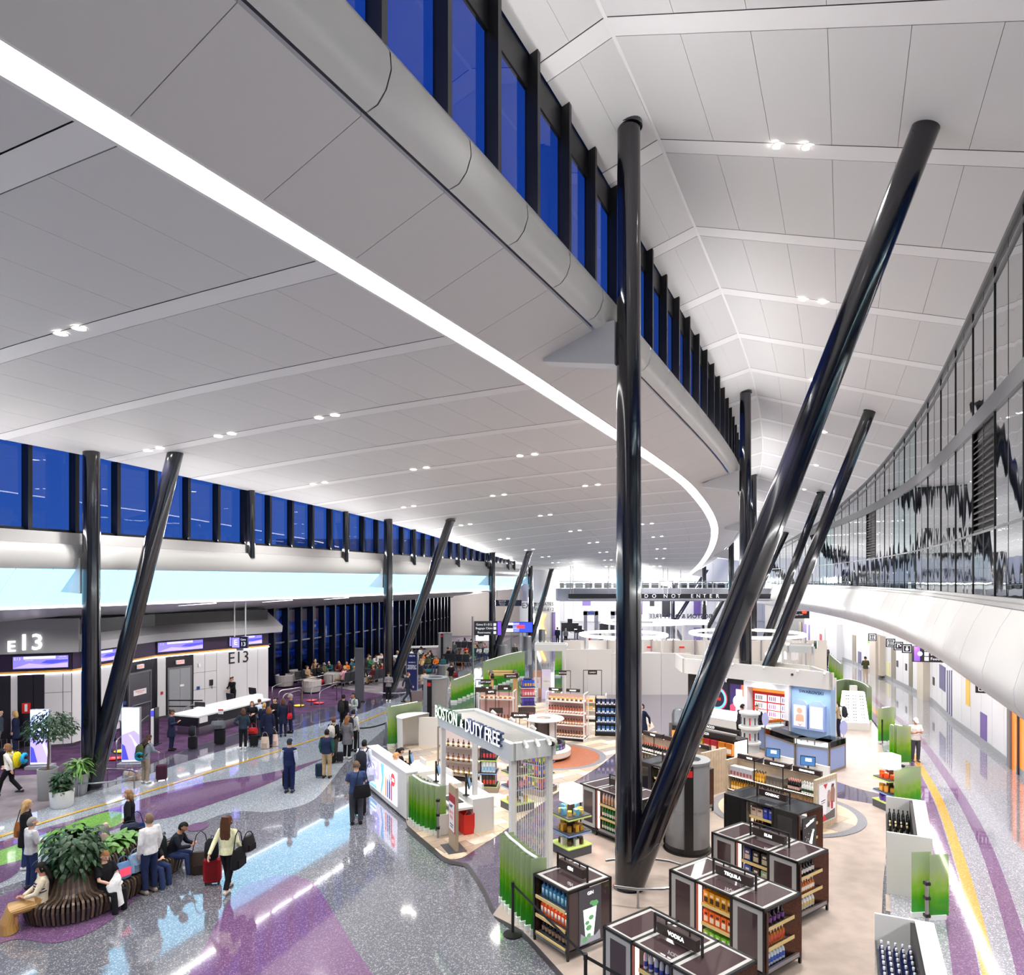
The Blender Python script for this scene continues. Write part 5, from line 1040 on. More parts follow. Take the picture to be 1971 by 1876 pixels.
for z, cs_, lb_ in ((.905, [(30, 52, 110), (34, 28, 26), (40, 36, 30)], 'dark rum gift box on the top shelf of the rum cabinet'), (.545, [(44, 84, 170), (60, 48, 40), (160, 190, 150)], 'rum gift box on the middle shelf of the rum cabinet'), (.2, [(40, 40, 60), (120, 90, 60), (52, 44, 40)], 'rum gift box on the low shelf of the rum cabinet')):
    for i, c in enumerate(cs_): goods(pR, DIRX, .76+.21*i, .96+.21*i, .14, z, 1, bx(.17, .15, .26, c, (196, 180, 150), (230, 220, 200)), lb_.replace('rum gift', ['navy', 'brown', 'patterned'][i]+' gift'), 'rum gift boxes', 'carton', 'carton')
goods(pC, DIRX, .74, 1.1, .16, .905, 2, bx(.17, .2, .22, (214, 188, 172), (226, 206, 192), (120, 90, 80)), 'cream cognac carton on the top shelf of the black cabinet', 'cream cognac cartons', 'carton', 'carton', rows=2, dy=.2); goods(pC, DIRX, 1.1, 1.4, .14, .905, 2, bx(.13, .15, .28, (34, 54, 170), (60, 90, 200), (200, 200, 230)), 'royal blue cognac carton on the top shelf of the black cabinet', 'blue cognac cartons', 'carton', 'carton', rows=2, dy=.16)
goods(pC, DIRX, .74, 1.1, .14, .545, 3, B('round', (120, 60, 30), (190, 150, 80), (40, 30, 26)), 'amber cognac bottle on the middle shelf of the black cabinet', 'amber cognac bottles', rows=2); goods(pC, DIRX, 1.1, 1.4, .14, .545, 2, bx(.14, .2, .1, (150, 150, 230), None, (240, 240, 250)), 'lilac cognac gift box on the middle shelf of the black cabinet', 'lilac gift boxes', 'carton', 'carton'); endgoods(pC, .545, B('round', (120, 70, 30), (200, 160, 90), (60, 40, 30)), 'cognac bottle on the end shelf of the black cabinet', 'cognac end bottles')
o = MB().b2(0, .6, -.02, .0, 0, .95).build('cocktail_poster', M('poster_night', (22, 24, 34), .3)); q = pC+Vector((math.cos(DIRX), math.sin(DIRX), 0))*2.14+Vector((.1, .07, .22)); o.location = q; o.rotation_euler = (0, 0, DIRX+PI/2); tag(o, 'dark lit poster of white sparkling splash on the black cabinet end', 'poster')
m = MB(); m.add([(.16, -.023, .0), (.34, -.023, .0), (.42, -.023, .3), (.5, -.023, .62), (.44, -.023, .6), (.3, -.023, .34)], [(0, 1, 2, 3, 4, 5)]); m.add([(.16, -.023, .72), (.5, -.023, .82), (.48, -.023, .88), (.14, -.023, .78)], [(0, 1, 2, 3)])
for i in range(24): x, z = R.uniform(.08, .54), R.uniform(.2, .9); m.add([(x, -.022, z), (x+.02, -.022, z+.006), (x+.008, -.022, z+.02)], [(0, 1, 2)])
m.build('splash_picture', M('poster_white', (245, 248, 255), .4, emit=2), o)
goods(pS, DIRX, .74, 1.4, .13, .905, 6, B('tall', (236, 214, 200), (230, 226, 220), (226, 170, 120)), 'frosted pale gin bottle on the top shelf behind the big column', 'frosted gin bottles'); goods(pS, DIRX, .74, 1.4, .12, .545, 7, B('tall', (46, 130, 60), (226, 214, 196), (240, 238, 226)), 'green gin bottle on the middle shelf behind the big column', 'green gin bottles, middle shelf', rows=2); goods(pS, DIRX, .74, 1.4, .12, .2, 7, B('tall', (40, 120, 50), (236, 226, 210), (250, 246, 236)), 'green gin bottle on the low shelf behind the big column', 'green gin bottles, low shelf', rows=2)
# the square gin cabinet with the lit poster
pG = G(1029, 1680.6, 1.3); pG.z = 0; t = thing('display_cabinet', 'square black cabinet of blue and orange bottles with a lit cocktail poster', 'cabinet', pG, DIRX); L, W, Hh, b = .98, 1.08, 1.3, .02
for x in (0, L):
    for y in (0, W): MB().b2(x-b, x+b, y-b, y+b, 0, Hh).build('post', dark, t)
for z in (.16, Hh-b):
    for y in (0, W): MB().b2(0, L, y-b, y+b, z-b, z+b).build('rail', dark, t)
    for x in (0, L): MB().b2(x-b, x+b, 0, W, z-b, z+b).build('rail', dark, t)
MB().b2(.1, L-.1, .1, W-.1, Hh-.02, Hh-.01).build('top_pane', mauve, t); m = MB(); m.b2(.03, L-.03, .03, .1, Hh-.02, Hh-.004).b2(.03, L-.03, W-.1, W-.03, Hh-.02, Hh-.004).b2(.03, .1, .1, W-.1, Hh-.02, Hh-.004).b2(L-.1, L-.03, .1, W-.1, Hh-.02, Hh-.004); m.build('top_border', greyb, t)
MB().b2(.03, L-.03, .55, .57, .18, Hh-.04).build('back_board', M('cabinet_back'), t); MB().b2(.02, .05, .02, .5, .2, Hh-.05).build('mesh_side', meshm, t); MB().b2(L-.05, L-.02, .05, .16, .2, Hh-.05).build('mesh_side', meshm, t)
for z in (.18, .52, .88): MB().b2(.05, L-.06, .0, .54, z, z+.02).build('shelf', trayl, t); MB().b2(.05, L-.06, -.02, .0, z-.02, z+.04).build('shelf_lip', M('price_strip'), t)
MB().b2(.05, L-.05, -.02, .1, .13, .18).build('front_tray', trayl, t); MB().b2(.16, L-.06, .01, .04, .85, .88).build('shelf_light', shelflight, t)
pos = MB().b2(L+.005, L+.02, .26, .82, .2, 1.24).build('lit_poster', M('poster_charcoal', (74, 72, 80), .3, emit=.25), t); MB().b2(L, L+.01, .02, .26, .2, 1.24).build('side_pane', mauve, t); MB().b2(L, L+.01, .82, W-.02, .2, 1.24).build('side_pane', mauve, t)
def flat(pts, y=0): return [(L+.022+y, a, z) for a, z in pts]
m = MB(); m.add(flat([(.42, .32), (.62, .32), (.7, .86), (.36, .86)]), [(0, 1, 2, 3)]); m.build('tumbler_picture', M('poster_ice', (222, 240, 232), .4, emit=1.3), t)
m = MB()
for cx_, cz, r in ((.5, .5, .08), (.56, .68, .07), (.46, .6, .06), (.66, .92, .09), (.58, .95, .06), (.4, .3, .07), (.5, .36, .06)): m.add(flat([(cx_+r*math.cos(a), cz+r*.7*math.sin(a)) for a in [i*PI/3 for i in range(6)]], .002), [tuple(range(6))])
m.build('mint_picture', M('poster_mint', (96, 160, 104), .5, emit=.6), t); m = MB(); m.add(flat([(.28, .22), (.8, .22), (.78, .4), (.66, .32), (.4, .36), (.3, .44)], .001), [(0, 1, 2, 3, 4, 5)]); m.build('ice_picture', M('poster_grey', (150, 152, 162), .4, emit=.5), t)
text('lettering', 'GIN', .09, wlet, t, (L+.024, .54, 1.14), (PI/2, 0, PI/2), .001); header(t, .14, .84, W*.5, Hh, 'GIN')
goods(pG, DIRX, .1, .9, .12, .9, 7, B('square', (70, 136, 176), (60, 90, 130), (170, 210, 226)), 'pale blue square gin bottle on the top shelf of the poster cabinet', 'pale blue gin bottles', rows=2, dy=.12, s=1.12); goods(pG, DIRX, .08, .9, .12, .54, 8, B('square', (238, 88, 26), (200, 70, 30), (250, 236, 226)), 'bright orange gin bottle on the middle shelf of the poster cabinet', 'orange gin bottles', rows=3, dy=.12, s=1.15); goods(pG, DIRX, .1, .9, .12, .2, 8, B('round', (26, 22, 24), (40, 36, 36), (150, 120, 100)), 'black gin bottle on the low shelf of the poster cabinet', 'black gin bottles', rows=2, dy=.12)
# ------------------------------------------------------------------ green glass fins
def finmat():
    m = bpy.data.materials.new('green_gradient_glass'); m.use_nodes = True; n = m.node_tree; n.nodes.clear(); L_ = n.links.new; nn = n.nodes.new
    o = nn('ShaderNodeOutputMaterial'); tc_ = nn('ShaderNodeTexCoord'); s_ = nn('ShaderNodeSeparateXYZ'); no = nn('ShaderNodeTexNoise'); no.inputs['Scale'].default_value = 4; no.inputs['Detail'].default_value = 3
    ad = nn('ShaderNodeMath'); ad.operation = 'MULTIPLY_ADD'; ad.inputs[1].default_value = .5; r = nn('ShaderNodeValToRGB'); L_(tc_.outputs['Object'], no.inputs[0]); L_(tc_.outputs['Generated'], s_.inputs[0]); L_(no.outputs[0], ad.inputs[0]); L_(s_.outputs['Z'], ad.inputs[2]); L_(ad.outputs[0], r.inputs[0])
    e = r.color_ramp.elements; e[0].position = .3; e[0].color = (*lin((90, 200, 80)), 1); e[1].position = 1.15 if False else 1.0; e[1].color = (*lin((216, 232, 196)), 1)
    for p_, c in ((.5, (120, 214, 50)), (.68, (176, 232, 70)), (.85, (214, 236, 150))): q = e.new(p_); q.color = (*lin(c), 1)
    d1, d2, t_, g_ = nn('ShaderNodeBsdfDiffuse'), nn('ShaderNodeBsdfTranslucent'), nn('ShaderNodeBsdfTransparent'), nn('ShaderNodeBsdfGlossy'); g_.inputs['Roughness'].default_value = .02
    for d in (d1, d2, t_): L_(r.outputs[0], d.inputs[0])
    a, b_, c_ = nn('ShaderNodeMixShader'), nn('ShaderNodeMixShader'), nn('ShaderNodeMixShader'); a.inputs[0].default_value = .5; b_.inputs[0].default_value = .4; fr = nn('ShaderNodeFresnel'); fr.inputs[0].default_value = 1.45
    L_(d1.outputs[0], a.inputs[1]); L_(d2.outputs[0], a.inputs[2]); L_(a.outputs[0], b_.inputs[1]); L_(t_.outputs[0], b_.inputs[2]); L_(fr.outputs[0], c_.inputs[0]); L_(b_.outputs[0], c_.inputs[1]); L_(g_.outputs[0], c_.inputs[2]); L_(c_.outputs[0], o.inputs[0]); return m
fin_m = finmat(); edge_m = M('fin_edge_white', (240, 246, 240), .4)
def fins(px, h, label, wd=.3, ang=None, rail=True, n=None):
    """blades of green glass on a curved white plinth"""
    pts = [G(*p) for p in smoothpx(px, 6)]; d_ = [0]
    for i in range(1, len(pts)): d_.append(d_[-1]+(pts[i]-pts[i-1]).length)
    n = n or max(2, int(d_[-1]/.19)); t = thing('glass_fin_screen', label, 'screen wall', pts[0])
    at_ = lambda s: Vector((interp(d_, [p.x for p in pts], s), interp(d_, [p.y for p in pts], s), 0))-pts[0]
    for i in range(n+1):
        s = d_[-1]*i/n; p = at_(s); dd = at_(min(d_[-1], s+.05))-at_(max(0, s-.05)); a = (ang if ang is not None else math.atan2(dd.y, dd.x)+.55)
        me = MB().b2(0, wd, -.007, .007, .12, h).mesh('fin', fin_m); put('fin', me, t, p, a)
        o = MB().b2(-.02, wd*.85, -.03, .03, 0, .14).build('fin_foot', edge_m, t); o.location = p; o.rotation_euler = (0, 0, a)
    if rail:
        q = [at_(d_[-1]*i/n)+Vector((math.cos(ang or 0)*wd*.4, math.sin(ang or 0)*wd*.4, h)) for i in range(n+1)]; sm(MB().tube(q, .03, 8).build('top_rail', edge_m, t))
    return t
fins([(962, 1738), (969, 1749), (986, 1767), (1003, 1786), (1022, 1801)], 1.52, 'curving green glass fin screen below the white portal rods', .32, .25); fins([(787, 1583), (795, 1590), (805, 1598), (820, 1604), (838, 1609)], 1.36, 'short green glass fin screen ending the lit advertising wall', .3, .35); fins([(746, 1438), (760, 1435), (780, 1430), (797, 1426)], 1.7, 'green glass fin screen by the tall poster board', .35, .3)
fins([(1606, 1375), (1625, 1371), (1645, 1375), (1660, 1383), (1668, 1392)], 1.75, 'curved green glass fin wall behind the sunglasses tower', .4, .5); fins([(930, 1330), (950, 1322), (975, 1312), (1000, 1305)], 1.9, 'green glass fin screen behind the wooden pavilion', .4, .3, n=8); fins([(868, 1352), (885, 1345), (900, 1338)], 1.3, 'low green glass fins by the far rails', .4, .2, n=4)
fins([(1595, 1300), (1604, 1312), (1616, 1325)], 1.6, 'green glass fins at the far corner by the corridor', .4, .6, n=5); fins([(1068, 1302), (1076, 1296)], 2.0, 'narrow green glass fin panel beside the far portal', .5, .1, n=2)
# ------------------------------------------------------------------ white portal with the lit shop name
FL, FR, BR_, BL_ = Vector((-1.95, 19.25, 0)), Vector((0, 15.56, 0)), Vector((.9, 16.05, 0)), Vector((-1.05, 19.74, 0))
pa = math.atan2(FR.y-FL.y, FR.x-FL.x); t = thing('shop_portal', 'white portal frame with lit shop name over the shop entrance', 'portal', FL, pa); Lp, Wp = (FR-FL).length, (BL_-FL).length
MB().b2(-.08, Lp+.08, -.08, .06, 2.98, 3.36).b2(-.08, Lp+.08, Wp-.06, Wp+.08, 2.98, 3.36).b2(-.08, .06, 0, Wp, 2.98, 3.36).b2(Lp-.06, Lp+.08, 0, Wp, 2.98, 3.36).build('beam', M('portal_grey_white', (214, 218, 218), .4), t)
for x in (.04, Lp-.04):
    for y in (.03, Wp-.03): MB().b2(x-.06, x+.06, y-.06, y+.06, 0, 2.98).build('post', shopw, t)
for i in range(40): x = .1+(Lp-.2)*i/39; MB().b2(x-.008, x+.008, 0, Wp, 3.27, 3.3).build('roof_slat', shopw, t)
MB().b2(-.18, .2, -.14, .24, 0, .58).build('plinth', shopw, t); MB().b2(-.18, .3, Wp-.24, Wp+.14, 0, .58).build('plinth', shopw, t)
for i in range(17): y = .06+(Wp-.12)*i/16; MB().tube([(Lp, y, .02), (Lp, y, 2.98)], .011, 6).build('rod', shopw, t)
gl1 = M('letter_green_lit', (232, 255, 232), .4, emit=1.3)
def plet(s, x, z, size, m, side):
    for dx, mm_, e, yy in ((0, side, .06, -.09), (0, m, .004, -.156)): text('lettering', s, size, mm_, t, (x, yy, z), (PI/2, 0, 0), e, bold=.001, sx=.84)
plet('BOSTON', .68, 3.38, .46, gl1, M('letter_side_green', (30, 70, 50), .4)); plet('&', 1.72, 3.36, .3, wlet, dark); plet('DUTY FREE', 2.9, 3.36, .46, M('letter_white_lit', (250, 252, 255), .4, emit=1.3), M('letter_side_blue', (50, 66, 110), .4))
for y in (.25, .55, .85): MB().tube([(Lp+.1, y, 3.4), (Lp+.2, y+.02, 3.3)], .045, 10).build('spot_head', shopw, t); MB().ball((Lp+.2, y+.02, 3.3), .035, 8, 5).build('spot_lens', M('spot_lens_lit', (255, 250, 240), .4, emit=12), t)
for x in (.8, 1.9, 3.0): MB().tube([(x, Wp+.12, 3.42), (x+.05, Wp+.22, 3.32)], .05, 8).build('spot_head', shopw, t)
MB().ball((Lp+.05, Wp+.02, 3.28), .1, 12, 8).build('dome_camera', shopw, t); MB().ball((Lp+.11, Wp-.04, 3.26), .06, 10, 6).build('camera_lens', dark, t)
# far copy of the portal
t2 = copy_thing(t, G(1030, 1349), pa+1.0, 'far white portal frame over the rear shop entrance'); 
for o in list(t2.children):
    if o.name.startswith('lettering'): bpy.data.objects.remove(o)
t2.scale = (.42, 1.2, .98)
# lit advertising wall
wa, wb2 = G(708, 1516), G(782, 1580.6); t = thing('advertising_wall', 'white counter wall with a big lit advertising screen facing the concourse', 'counter', wa, math.atan2(wb2.y-wa.y, wb2.x-wa.x)); l = (wb2-wa).length
MB().b2(0, l, 0, .34, .06, 1.38).build('body', shopw, t); MB().b2(.04, l-.04, .04, .3, 0, .06).build('kick', dark, t); MB().b2(-.02, l+.02, -.02, .36, 1.38, 1.42).build('top', M('counter_white'), t)
scr0 = MB().b2(.25, 2.95, -.015, 0, .2, 1.2).build('display', M('ad_white', (236, 232, 252), .3, emit=1.3), t)
def q2(name, m, pts, y=-.018): a = MB(); a.add([(x, y, z) for x, z in pts], [tuple(range(len(pts)))]); return a.build(name, m, t)
q2('lilac_field', M('ad_lilac', (176, 170, 246), .3, emit=1.2), [(.27, .75), (.9, .5), (1.3, .6), (1.3, 1.18), (.27, 1.18)]); q2('cyan_field', M('ad_cyan', (120, 190, 246), .3, emit=1.2), [(.27, .22), (1.05, .22), (.85, .5), (.27, .6)]); q2('wave', M('ad_blue', (100, 170, 240), .3, emit=1.2), [(1.4, 1.18), (1.75, 1.18), (1.7, .6), (1.5, .22), (1.4, .22), (1.55, .7)])
for z in (1.02, .88, .74, .5, .36): q2('text_line', M('ad_bar', (255, 255, 255), .3, emit=2.2), [(.36, z-.035), (.36+R.uniform(.4, .8), z-.035), (.36+.6, z+.035), (.36, z+.035)], -.021)
for x, c in ((1.95, (232, 130, 70)), (2.12, (60, 90, 200)), (2.3, (36, 40, 90)), (2.48, (210, 50, 60))): q2('bottle_picture', gm(c, .3, 1.0, 'e'), [(x-.06, .26), (x+.06, .26), (x+.06, .75), (x+.02, .86), (x+.02, 1.02), (x-.02, 1.02), (x-.02, .86), (x-.06, .75)], -.022)
cpt = [(2.62+.2*math.cos(a), .93+.2*math.sin(a)) for a in [i*PI/8 for i in range(16)]]; q2('price_disc', M('ad_red', (232, 60, 60), .3, emit=1.3), cpt, -.024); text('lettering', '30%', .15, wlet, t, (2.62, -.026, .92), ext=.001)
# checkout desks behind it
dq = Vector((-.47, .88, 0)); pd = G(893, 1592)
for i, lb_ in enumerate(('nearest white checkout desk inside the portal', 'middle white checkout desk behind the advertising wall', 'farthest white checkout desk beside the two clerks')):
    c = pd+dq*(1.55*i)+Vector((-.75, -.1, 0))*(i*.35); t = thing('checkout_desk', lb_, 'counter', c, pa)
    MB().b2(-.6, .6, 0, .65, 0, .95).build('body', shopw, t); MB().b2(-.65, .65, -.55, 0, .72, .78).build('worktop', shopw, t); MB().b2(-.64, -.58, -.55, 0, 0, .72).build('leg_panel', shopw, t); MB().b2(-.5, .2, -.45, -.1, .78, .8).build('counter_mat', dark, t); MB().b2(-.62, -.1, .62, .67, .95, 1.12).build('screen_panel', shopw, t)
    for z in (.25, .5): MB().b2(.1, .55, -.02, 0, z, z+.2).build('drawer', M('drawer_white', (222, 220, 216), .4), t)
    q = c+Vector((.15*math.cos(pa), .15*math.sin(pa), .95)); mo = thing('till_screen', 'black till screen on a pole on the '+lb_.split(' ')[0]+' checkout desk', 'monitor', q, pa+2.6); MB().tube([(0, 0, 0), (0, 0, .62)], .03, 8).build('pole', dark, mo); MB().box((-.2, -.1, .42), (.36, .03, .28), 0, -.2).build('panel', dark, mo); MB().box((-.2, -.12, .42), (.32, .01, .24), 0, -.2).build('display', M('till_blue', (90, 130, 170), .3, emit=.5), mo); MB().tube([(0, 0, .45), (-.2, -.06, .42)], .018, 6).build('arm', dark, mo); MB().lathe([(.001, .02), (.09, .02), (.1, 0)], 10).build('foot', dark, mo)
    o = MB().b2(-.12, .12, -.1, .1, 0, .09).ball((-.02, .02, .1), .06, 8, 4).build('card_terminal', dark); o.location = c+Vector((-.3*math.cos(pa)+.2*math.sin(pa), -.3*math.sin(pa)-.2*math.cos(pa), .8)); tag(o, 'black card terminal on the '+lb_.split(' ')[0]+' checkout desk', 'terminal')
t = thing('curved_counter', 'rounded white end counter by the green fins', 'counter', G(800, 1440)); MB().lathe([(.001, 0), (.75, 0), (.78, 1.3), (.8, 1.3), (.8, 1.36), (.001, 1.36)], 24, a0=.9, a1=4.1).build('body', shopw, t)
MB().b2(.1, 1.5, .2, .3, 0, 1.25).build('back_panel', shopw, t)
# red baskets, sign stand
t = thing('basket_stack', 'stack of red shopping baskets beside the nearest checkout', 'baskets', G(897, 1603), pa)
for i in range(9): z = .04*i; m = MB(); m.strip([[(sx*(.2+e*.03), sy*(.14+e*.02), z+(.02 if e == 0 else .26)) for sx, sy in ((-1, -1), (1, -1), (1, 1), (-1, 1), (-1, -1))] for e in (0, 1)]); m.add([(-.2, -.14, z+.02), (.2, -.14, z+.02), (.2, .14, z+.02), (-.2, .14, z+.02)], [(0, 1, 2, 3)]); m.build('basket', M('basket_red', (222, 36, 28), .35), t)
for e in (-1, 1): MB().tube([(-.23, e*.16, .58), (-.2, e*.05, .66), (.2, e*.05, .66), (.23, e*.16, .58)], .008, 5).build('handle', M('basket_red'), t)
t = thing('sign_stand', 'tall wood sign stand with a red and white notice before the baskets', 'sign', G(873, 1634), pa-.08); MB().box((0, 0, .02), (.7, .5, .04)).build('base', M('charcoal_totem'), t); MB().box((0, 0, .85), (.56, .08, 1.62)).build('board', M('sign_oak', (170, 150, 126), .5), t); MB().box((0, -.045, .95), (.48, .01, .95)).build('red_field', M('notice_red', (170, 40, 56), .4), t); MB().box((0, -.052, .86), (.42, .006, .72)).build('card', M('sign_white'), t); text('lettering', 'DUTY\nFREE', .12, M('sign_red'), t, (0, -.058, .9), ext=.001); text('lettering', 'GIFT', .1, M('portal_grey_white'), t, (0, -.045, 1.54), ext=.001) if False else None
m = MB(); m.box((-.06, -.056, 1.12), (.2, .003, .06)).box((.05, -.056, 1.16), (.12, .003, .03)).box((0, -.056, .66), (.26, .003, .03)).box((0, -.056, .6), (.2, .003, .03)); m.build('print', M('print_grey', (90, 96, 120), .5), t)
# lamp displays
def lampstand(p, label, tiers, lampz, goods_c, rz=.6, sz=.5):
    t = thing('lamp_display', label, 'display', p, rz); MB().box((0, 0, .12), (sz*1.5, sz*1.5, .24)).build('base', M('charcoal_totem'), t); MB().box((0, 0, .25), (sz*1.55, sz*1.55, .03)).build('base_edge', M('lime_edge', (200, 220, 120), .4), t); MB().box((0, 0, lampz/2), (.13, .13, lampz)).build('post', M('cabinet_back'), t)
    for i, z in enumerate(tiers): MB().box((0, 0, z), (sz*1.45, sz*1.45, .03)).build('tier', M('charcoal_totem'), t); MB().box((0, 0, z-.03), (sz*1.5, sz*1.5, .035)).build('tier_edge', M('lime_edge') if i == 0 else M('sky_edge', (130, 160, 210), .4), t)
    MB().box((0, 0, lampz+.21), (.42, .42, .42)).build('lamp_shade', lamp_w, t)
    for i, (z, cs_, nm, lb_) in enumerate(goods_c):
        for j in range(9):
            a = j*2*PI/9+.3; r = sz*.5; c = cs_[j % len(cs_)]; me = bx(.13, .1, .12+.05*(j % 2), c[0], c[1]); o = put(nm, me, None, p+Vector((r*math.cos(a), r*math.sin(a), z+.006)), a+R.uniform(-.5, .5)); tag(o, lb_, 'carton' if nm == 'carton' else nm.replace('_', ' '), lb_.split(' on ')[0]+' on '+label.split(' ')[0])
    lamp('POINT', p+Vector((0, 0, lampz-.08)), 12, .2, (1, .95, .88), name='shade_lamp'); return t
lampstand(G(1099, 1640), 'three-tier display with a white cube lamp beside the square gin cabinet', (1.0, .6), 1.32, [(1.015, [((226, 190, 80), (90, 160, 200)), ((100, 164, 196), (230, 200, 90))], 'carton', 'yellow and blue chocolate carton on the lamp display by the gin cabinet'), (.615, [((200, 150, 50), (120, 80, 30))], 'carton', 'gold chocolate bar on the lamp display by the gin cabinet'), (.265, [((90, 60, 40), (140, 40, 40)), ((236, 232, 220), None)], 'carton', 'praline pack on the lowest tier by the gin cabinet')])
lampstand(G(1713, 1556), 'white cube lamp display of orange packs against the right wall', (.95, .55), 1.25, [(.965, [((232, 84, 24), (240, 160, 60))], 'packet', 'orange sweet packet on the right wall lamp display'), (.565, [((240, 170, 70), (250, 220, 150))], 'packet', 'golden sweet packet on the right wall lamp display'), (.265, [((110, 70, 190), (200, 180, 240))], 'packet', 'purple sweet packet on the right wall lamp display')], .2, .45)
lampstand(G(996, 1556), 'toy display with a white lamp shade seen through the rods', (1.15, .72), 1.6, [(1.165, [((60, 50, 46), (170, 50, 40))], 'toy', 'dark souvenir toy behind the white rods'), (.735, [((226, 120, 150), (240, 220, 226))], 'carton', 'pink souvenir carton behind the white rods'), (.265, [((226, 170, 60), (230, 226, 220)), ((226, 226, 228), (60, 60, 66))], 'toy', 'yellow and grey soft toy behind the white rods')])
def tower(p, label, rz, w_, tiers, cols_, lb_, edge, name='snack_tower', top_=None, h=1.7):
    t = thing(name, label, 'display', p, rz); MB().box((0, 0, .1), (w_*1.15, w_*1.15, .2)).build('base', taupef, t); MB().box((0, 0, h/2), (w_*.45, w_*.45, h)).build('core', dark, t)
    for i in range(tiers):
        z = .22+i*(h-.2)/tiers; MB().box((0, 0, z), (w_, w_, .03)).build('tier', dark, t); MB().box((0, 0, z-.02), (w_*1.04, w_*1.04, .03)).build('tier_edge', M(*edge[i % len(edge)]), t)
        hh = (h-.2)/tiers-.09
        for sd in range(4):
            for j in range(5):
                x = (j-2)*w_*.17; c = cols_[(i+j*(sd % 2)) % len(cols_)]; me = bx(w_*.15, .06, hh, c[0], c[1]); a = rz+sd*PI/2; o = put('snack_bag', me, None, p+Vector((x*math.cos(a)+w_*.36*math.sin(a), x*math.sin(a)-w_*.36*math.cos(a), z+.021)), a); tag(o, lb_[i % len(lb_)], 'bag', label.split(' ')[0]+' goods tier %d' % i)
    if top_: MB().box((0, 0, h+.15), (.4, .4, .34)).build('lamp_shade', lamp_w, t)
tower(G(1036, 1524), 'four-tier snack tower of bright crisp bags behind the rods', .95, .78, 4, [((226, 80, 40), (60, 70, 190)), ((60, 70, 180), (230, 180, 60)), ((90, 150, 60), (250, 230, 90)), ((240, 200, 150), (40, 40, 40))], ['tan crisp bag on the lowest tier of the four-tier snack tower', 'green and blue crisp bag on the second tier of the snack tower', 'orange crisp bag on the third tier of the snack tower', 'red and blue crisp bag on the top tier of the snack tower'], [('lilac_edge', (160, 150, 220), .4), ('lime_edge', (200, 220, 120), .4)], h=1.8)
tower(G(940, 1521), 'chocolate tower with a white lamp shade left of the rods', -.1, .62, 3, [((40, 30, 30), (200, 60, 40)), ((236, 244, 250), (110, 170, 220)), ((36, 36, 60), (200, 60, 60))], ['dark chocolate pouch on the low tier of the chocolate tower', 'white and blue chocolate pouch on the middle tier of the chocolate tower', 'navy and red chocolate pouch on the top tier of the chocolate tower'], [('lime_edge',), ('sky_edge', (130, 160, 210), .4)], 'chocolate_tower', True, 1.5)
tower(G(1016, 1385)+Vector((0, .6, 0)), 'promotion tower of blue and pink packs beside the round table', .1, .75, 4, [((230, 110, 130), (250, 220, 226)), ((80, 70, 190), (30, 30, 60)), ((226, 110, 130), (250, 235, 235)), ((50, 90, 200), (240, 170, 50))], ['pink pack on the lowest tier of the promotion tower', 'violet pack on the second tier of the promotion tower', 'rose pack on the third tier of the promotion tower', 'blue pack on the top tier of the promotion tower'], [('fin_edge_white',)], 'promotion_tower', None, 2.0)
# ------------------------------------------------------------------ bottle gondolas
def gondola(p, q, dep, h, label, zs, rowsets, backm, name='bottle_gondola', sides=True, headers=(), lipm=None, uprightm=None):
    """shelves along p-q, open towards the viewer's side (right hand of p-q)"""
    rz = math.atan2(q.y-p.y, q.x-p.x); l = (q-p).length; t = thing(name, label, 'shelving', p, rz); um = uprightm or shopw
    for x in (0, l):
        MB().b2(x-.03, x+.03, 0, dep, 0, .12).b2(x-.025, x+.025, -.02, .03, 0, h).b2(x-.025, x+.025, dep-.05, dep, 0, h).b2(x-.025, x+.025, 0, dep, h-.05, h).build('upright', um, t)
    MB().b2(0, l, dep*.55, dep*.55+.03, .1, h-.1).build('back_panel', backm, t); MB().b2(0, l, .04, dep, .02, .14).build('plinth', dark, t)
    for z in zs: MB().b2(0, l, 0, dep*.54, z-.03, z).build('shelf', um, t); MB().b2(0, l, -.02, 0, z-.05, z+.015).build('shelf_lip', lipm or um, t); MB().b2(.03, l-.03, dep*.5, dep*.53, z+.002, z+.02).build('shelf_light', shelflight, t)
    for z, n, me, lb_, gp, rws in rowsets: goods(p, rz, .05, l-.05, .08, z, n, me, lb_, gp, rows=rws, dy=.1, s=.95)
    for x0, x1, s, y in headers: header(t, x0, x1, y, h, s, .13, .07, False)
    return t
bk = M('pink_lit_back', (216, 176, 172), .5); ga, gb = Vector((1.5, 30.6, 0)), Vector((3.1, 30.0, 0))
gondola(ga, gb, .75, 2.1, 'white gondola of amber bottles right of the round table', (.2, .72, 1.2, 1.74), [(.2, 13, B('round', (110, 50, 30), (20, 18, 18), (230, 210, 180)), 'amber bottle on the lowest shelf of the white gondola', 'white gondola, low shelf', 2), (.72, 13, B('round', (170, 84, 40), (40, 30, 30), (236, 226, 206)), 'amber bottle on the middle shelf of the white gondola', 'white gondola, middle shelf', 2), (1.2, 13, B('tall', (196, 110, 80), (30, 26, 26), (240, 236, 230)), 'rosy bottle on the upper shelf of the white gondola', 'white gondola, upper shelf', 2), (1.74, 8, bx(.13, .12, .16, (216, 180, 90), (70, 50, 120)), 'gold gift carton on the top shelf of the white gondola', 'white gondola, top shelf', 1)], bk, headers=((.1, .7, 'WHISKEY', .1), (.9, 1.5, 'WHISKEY', .1)))
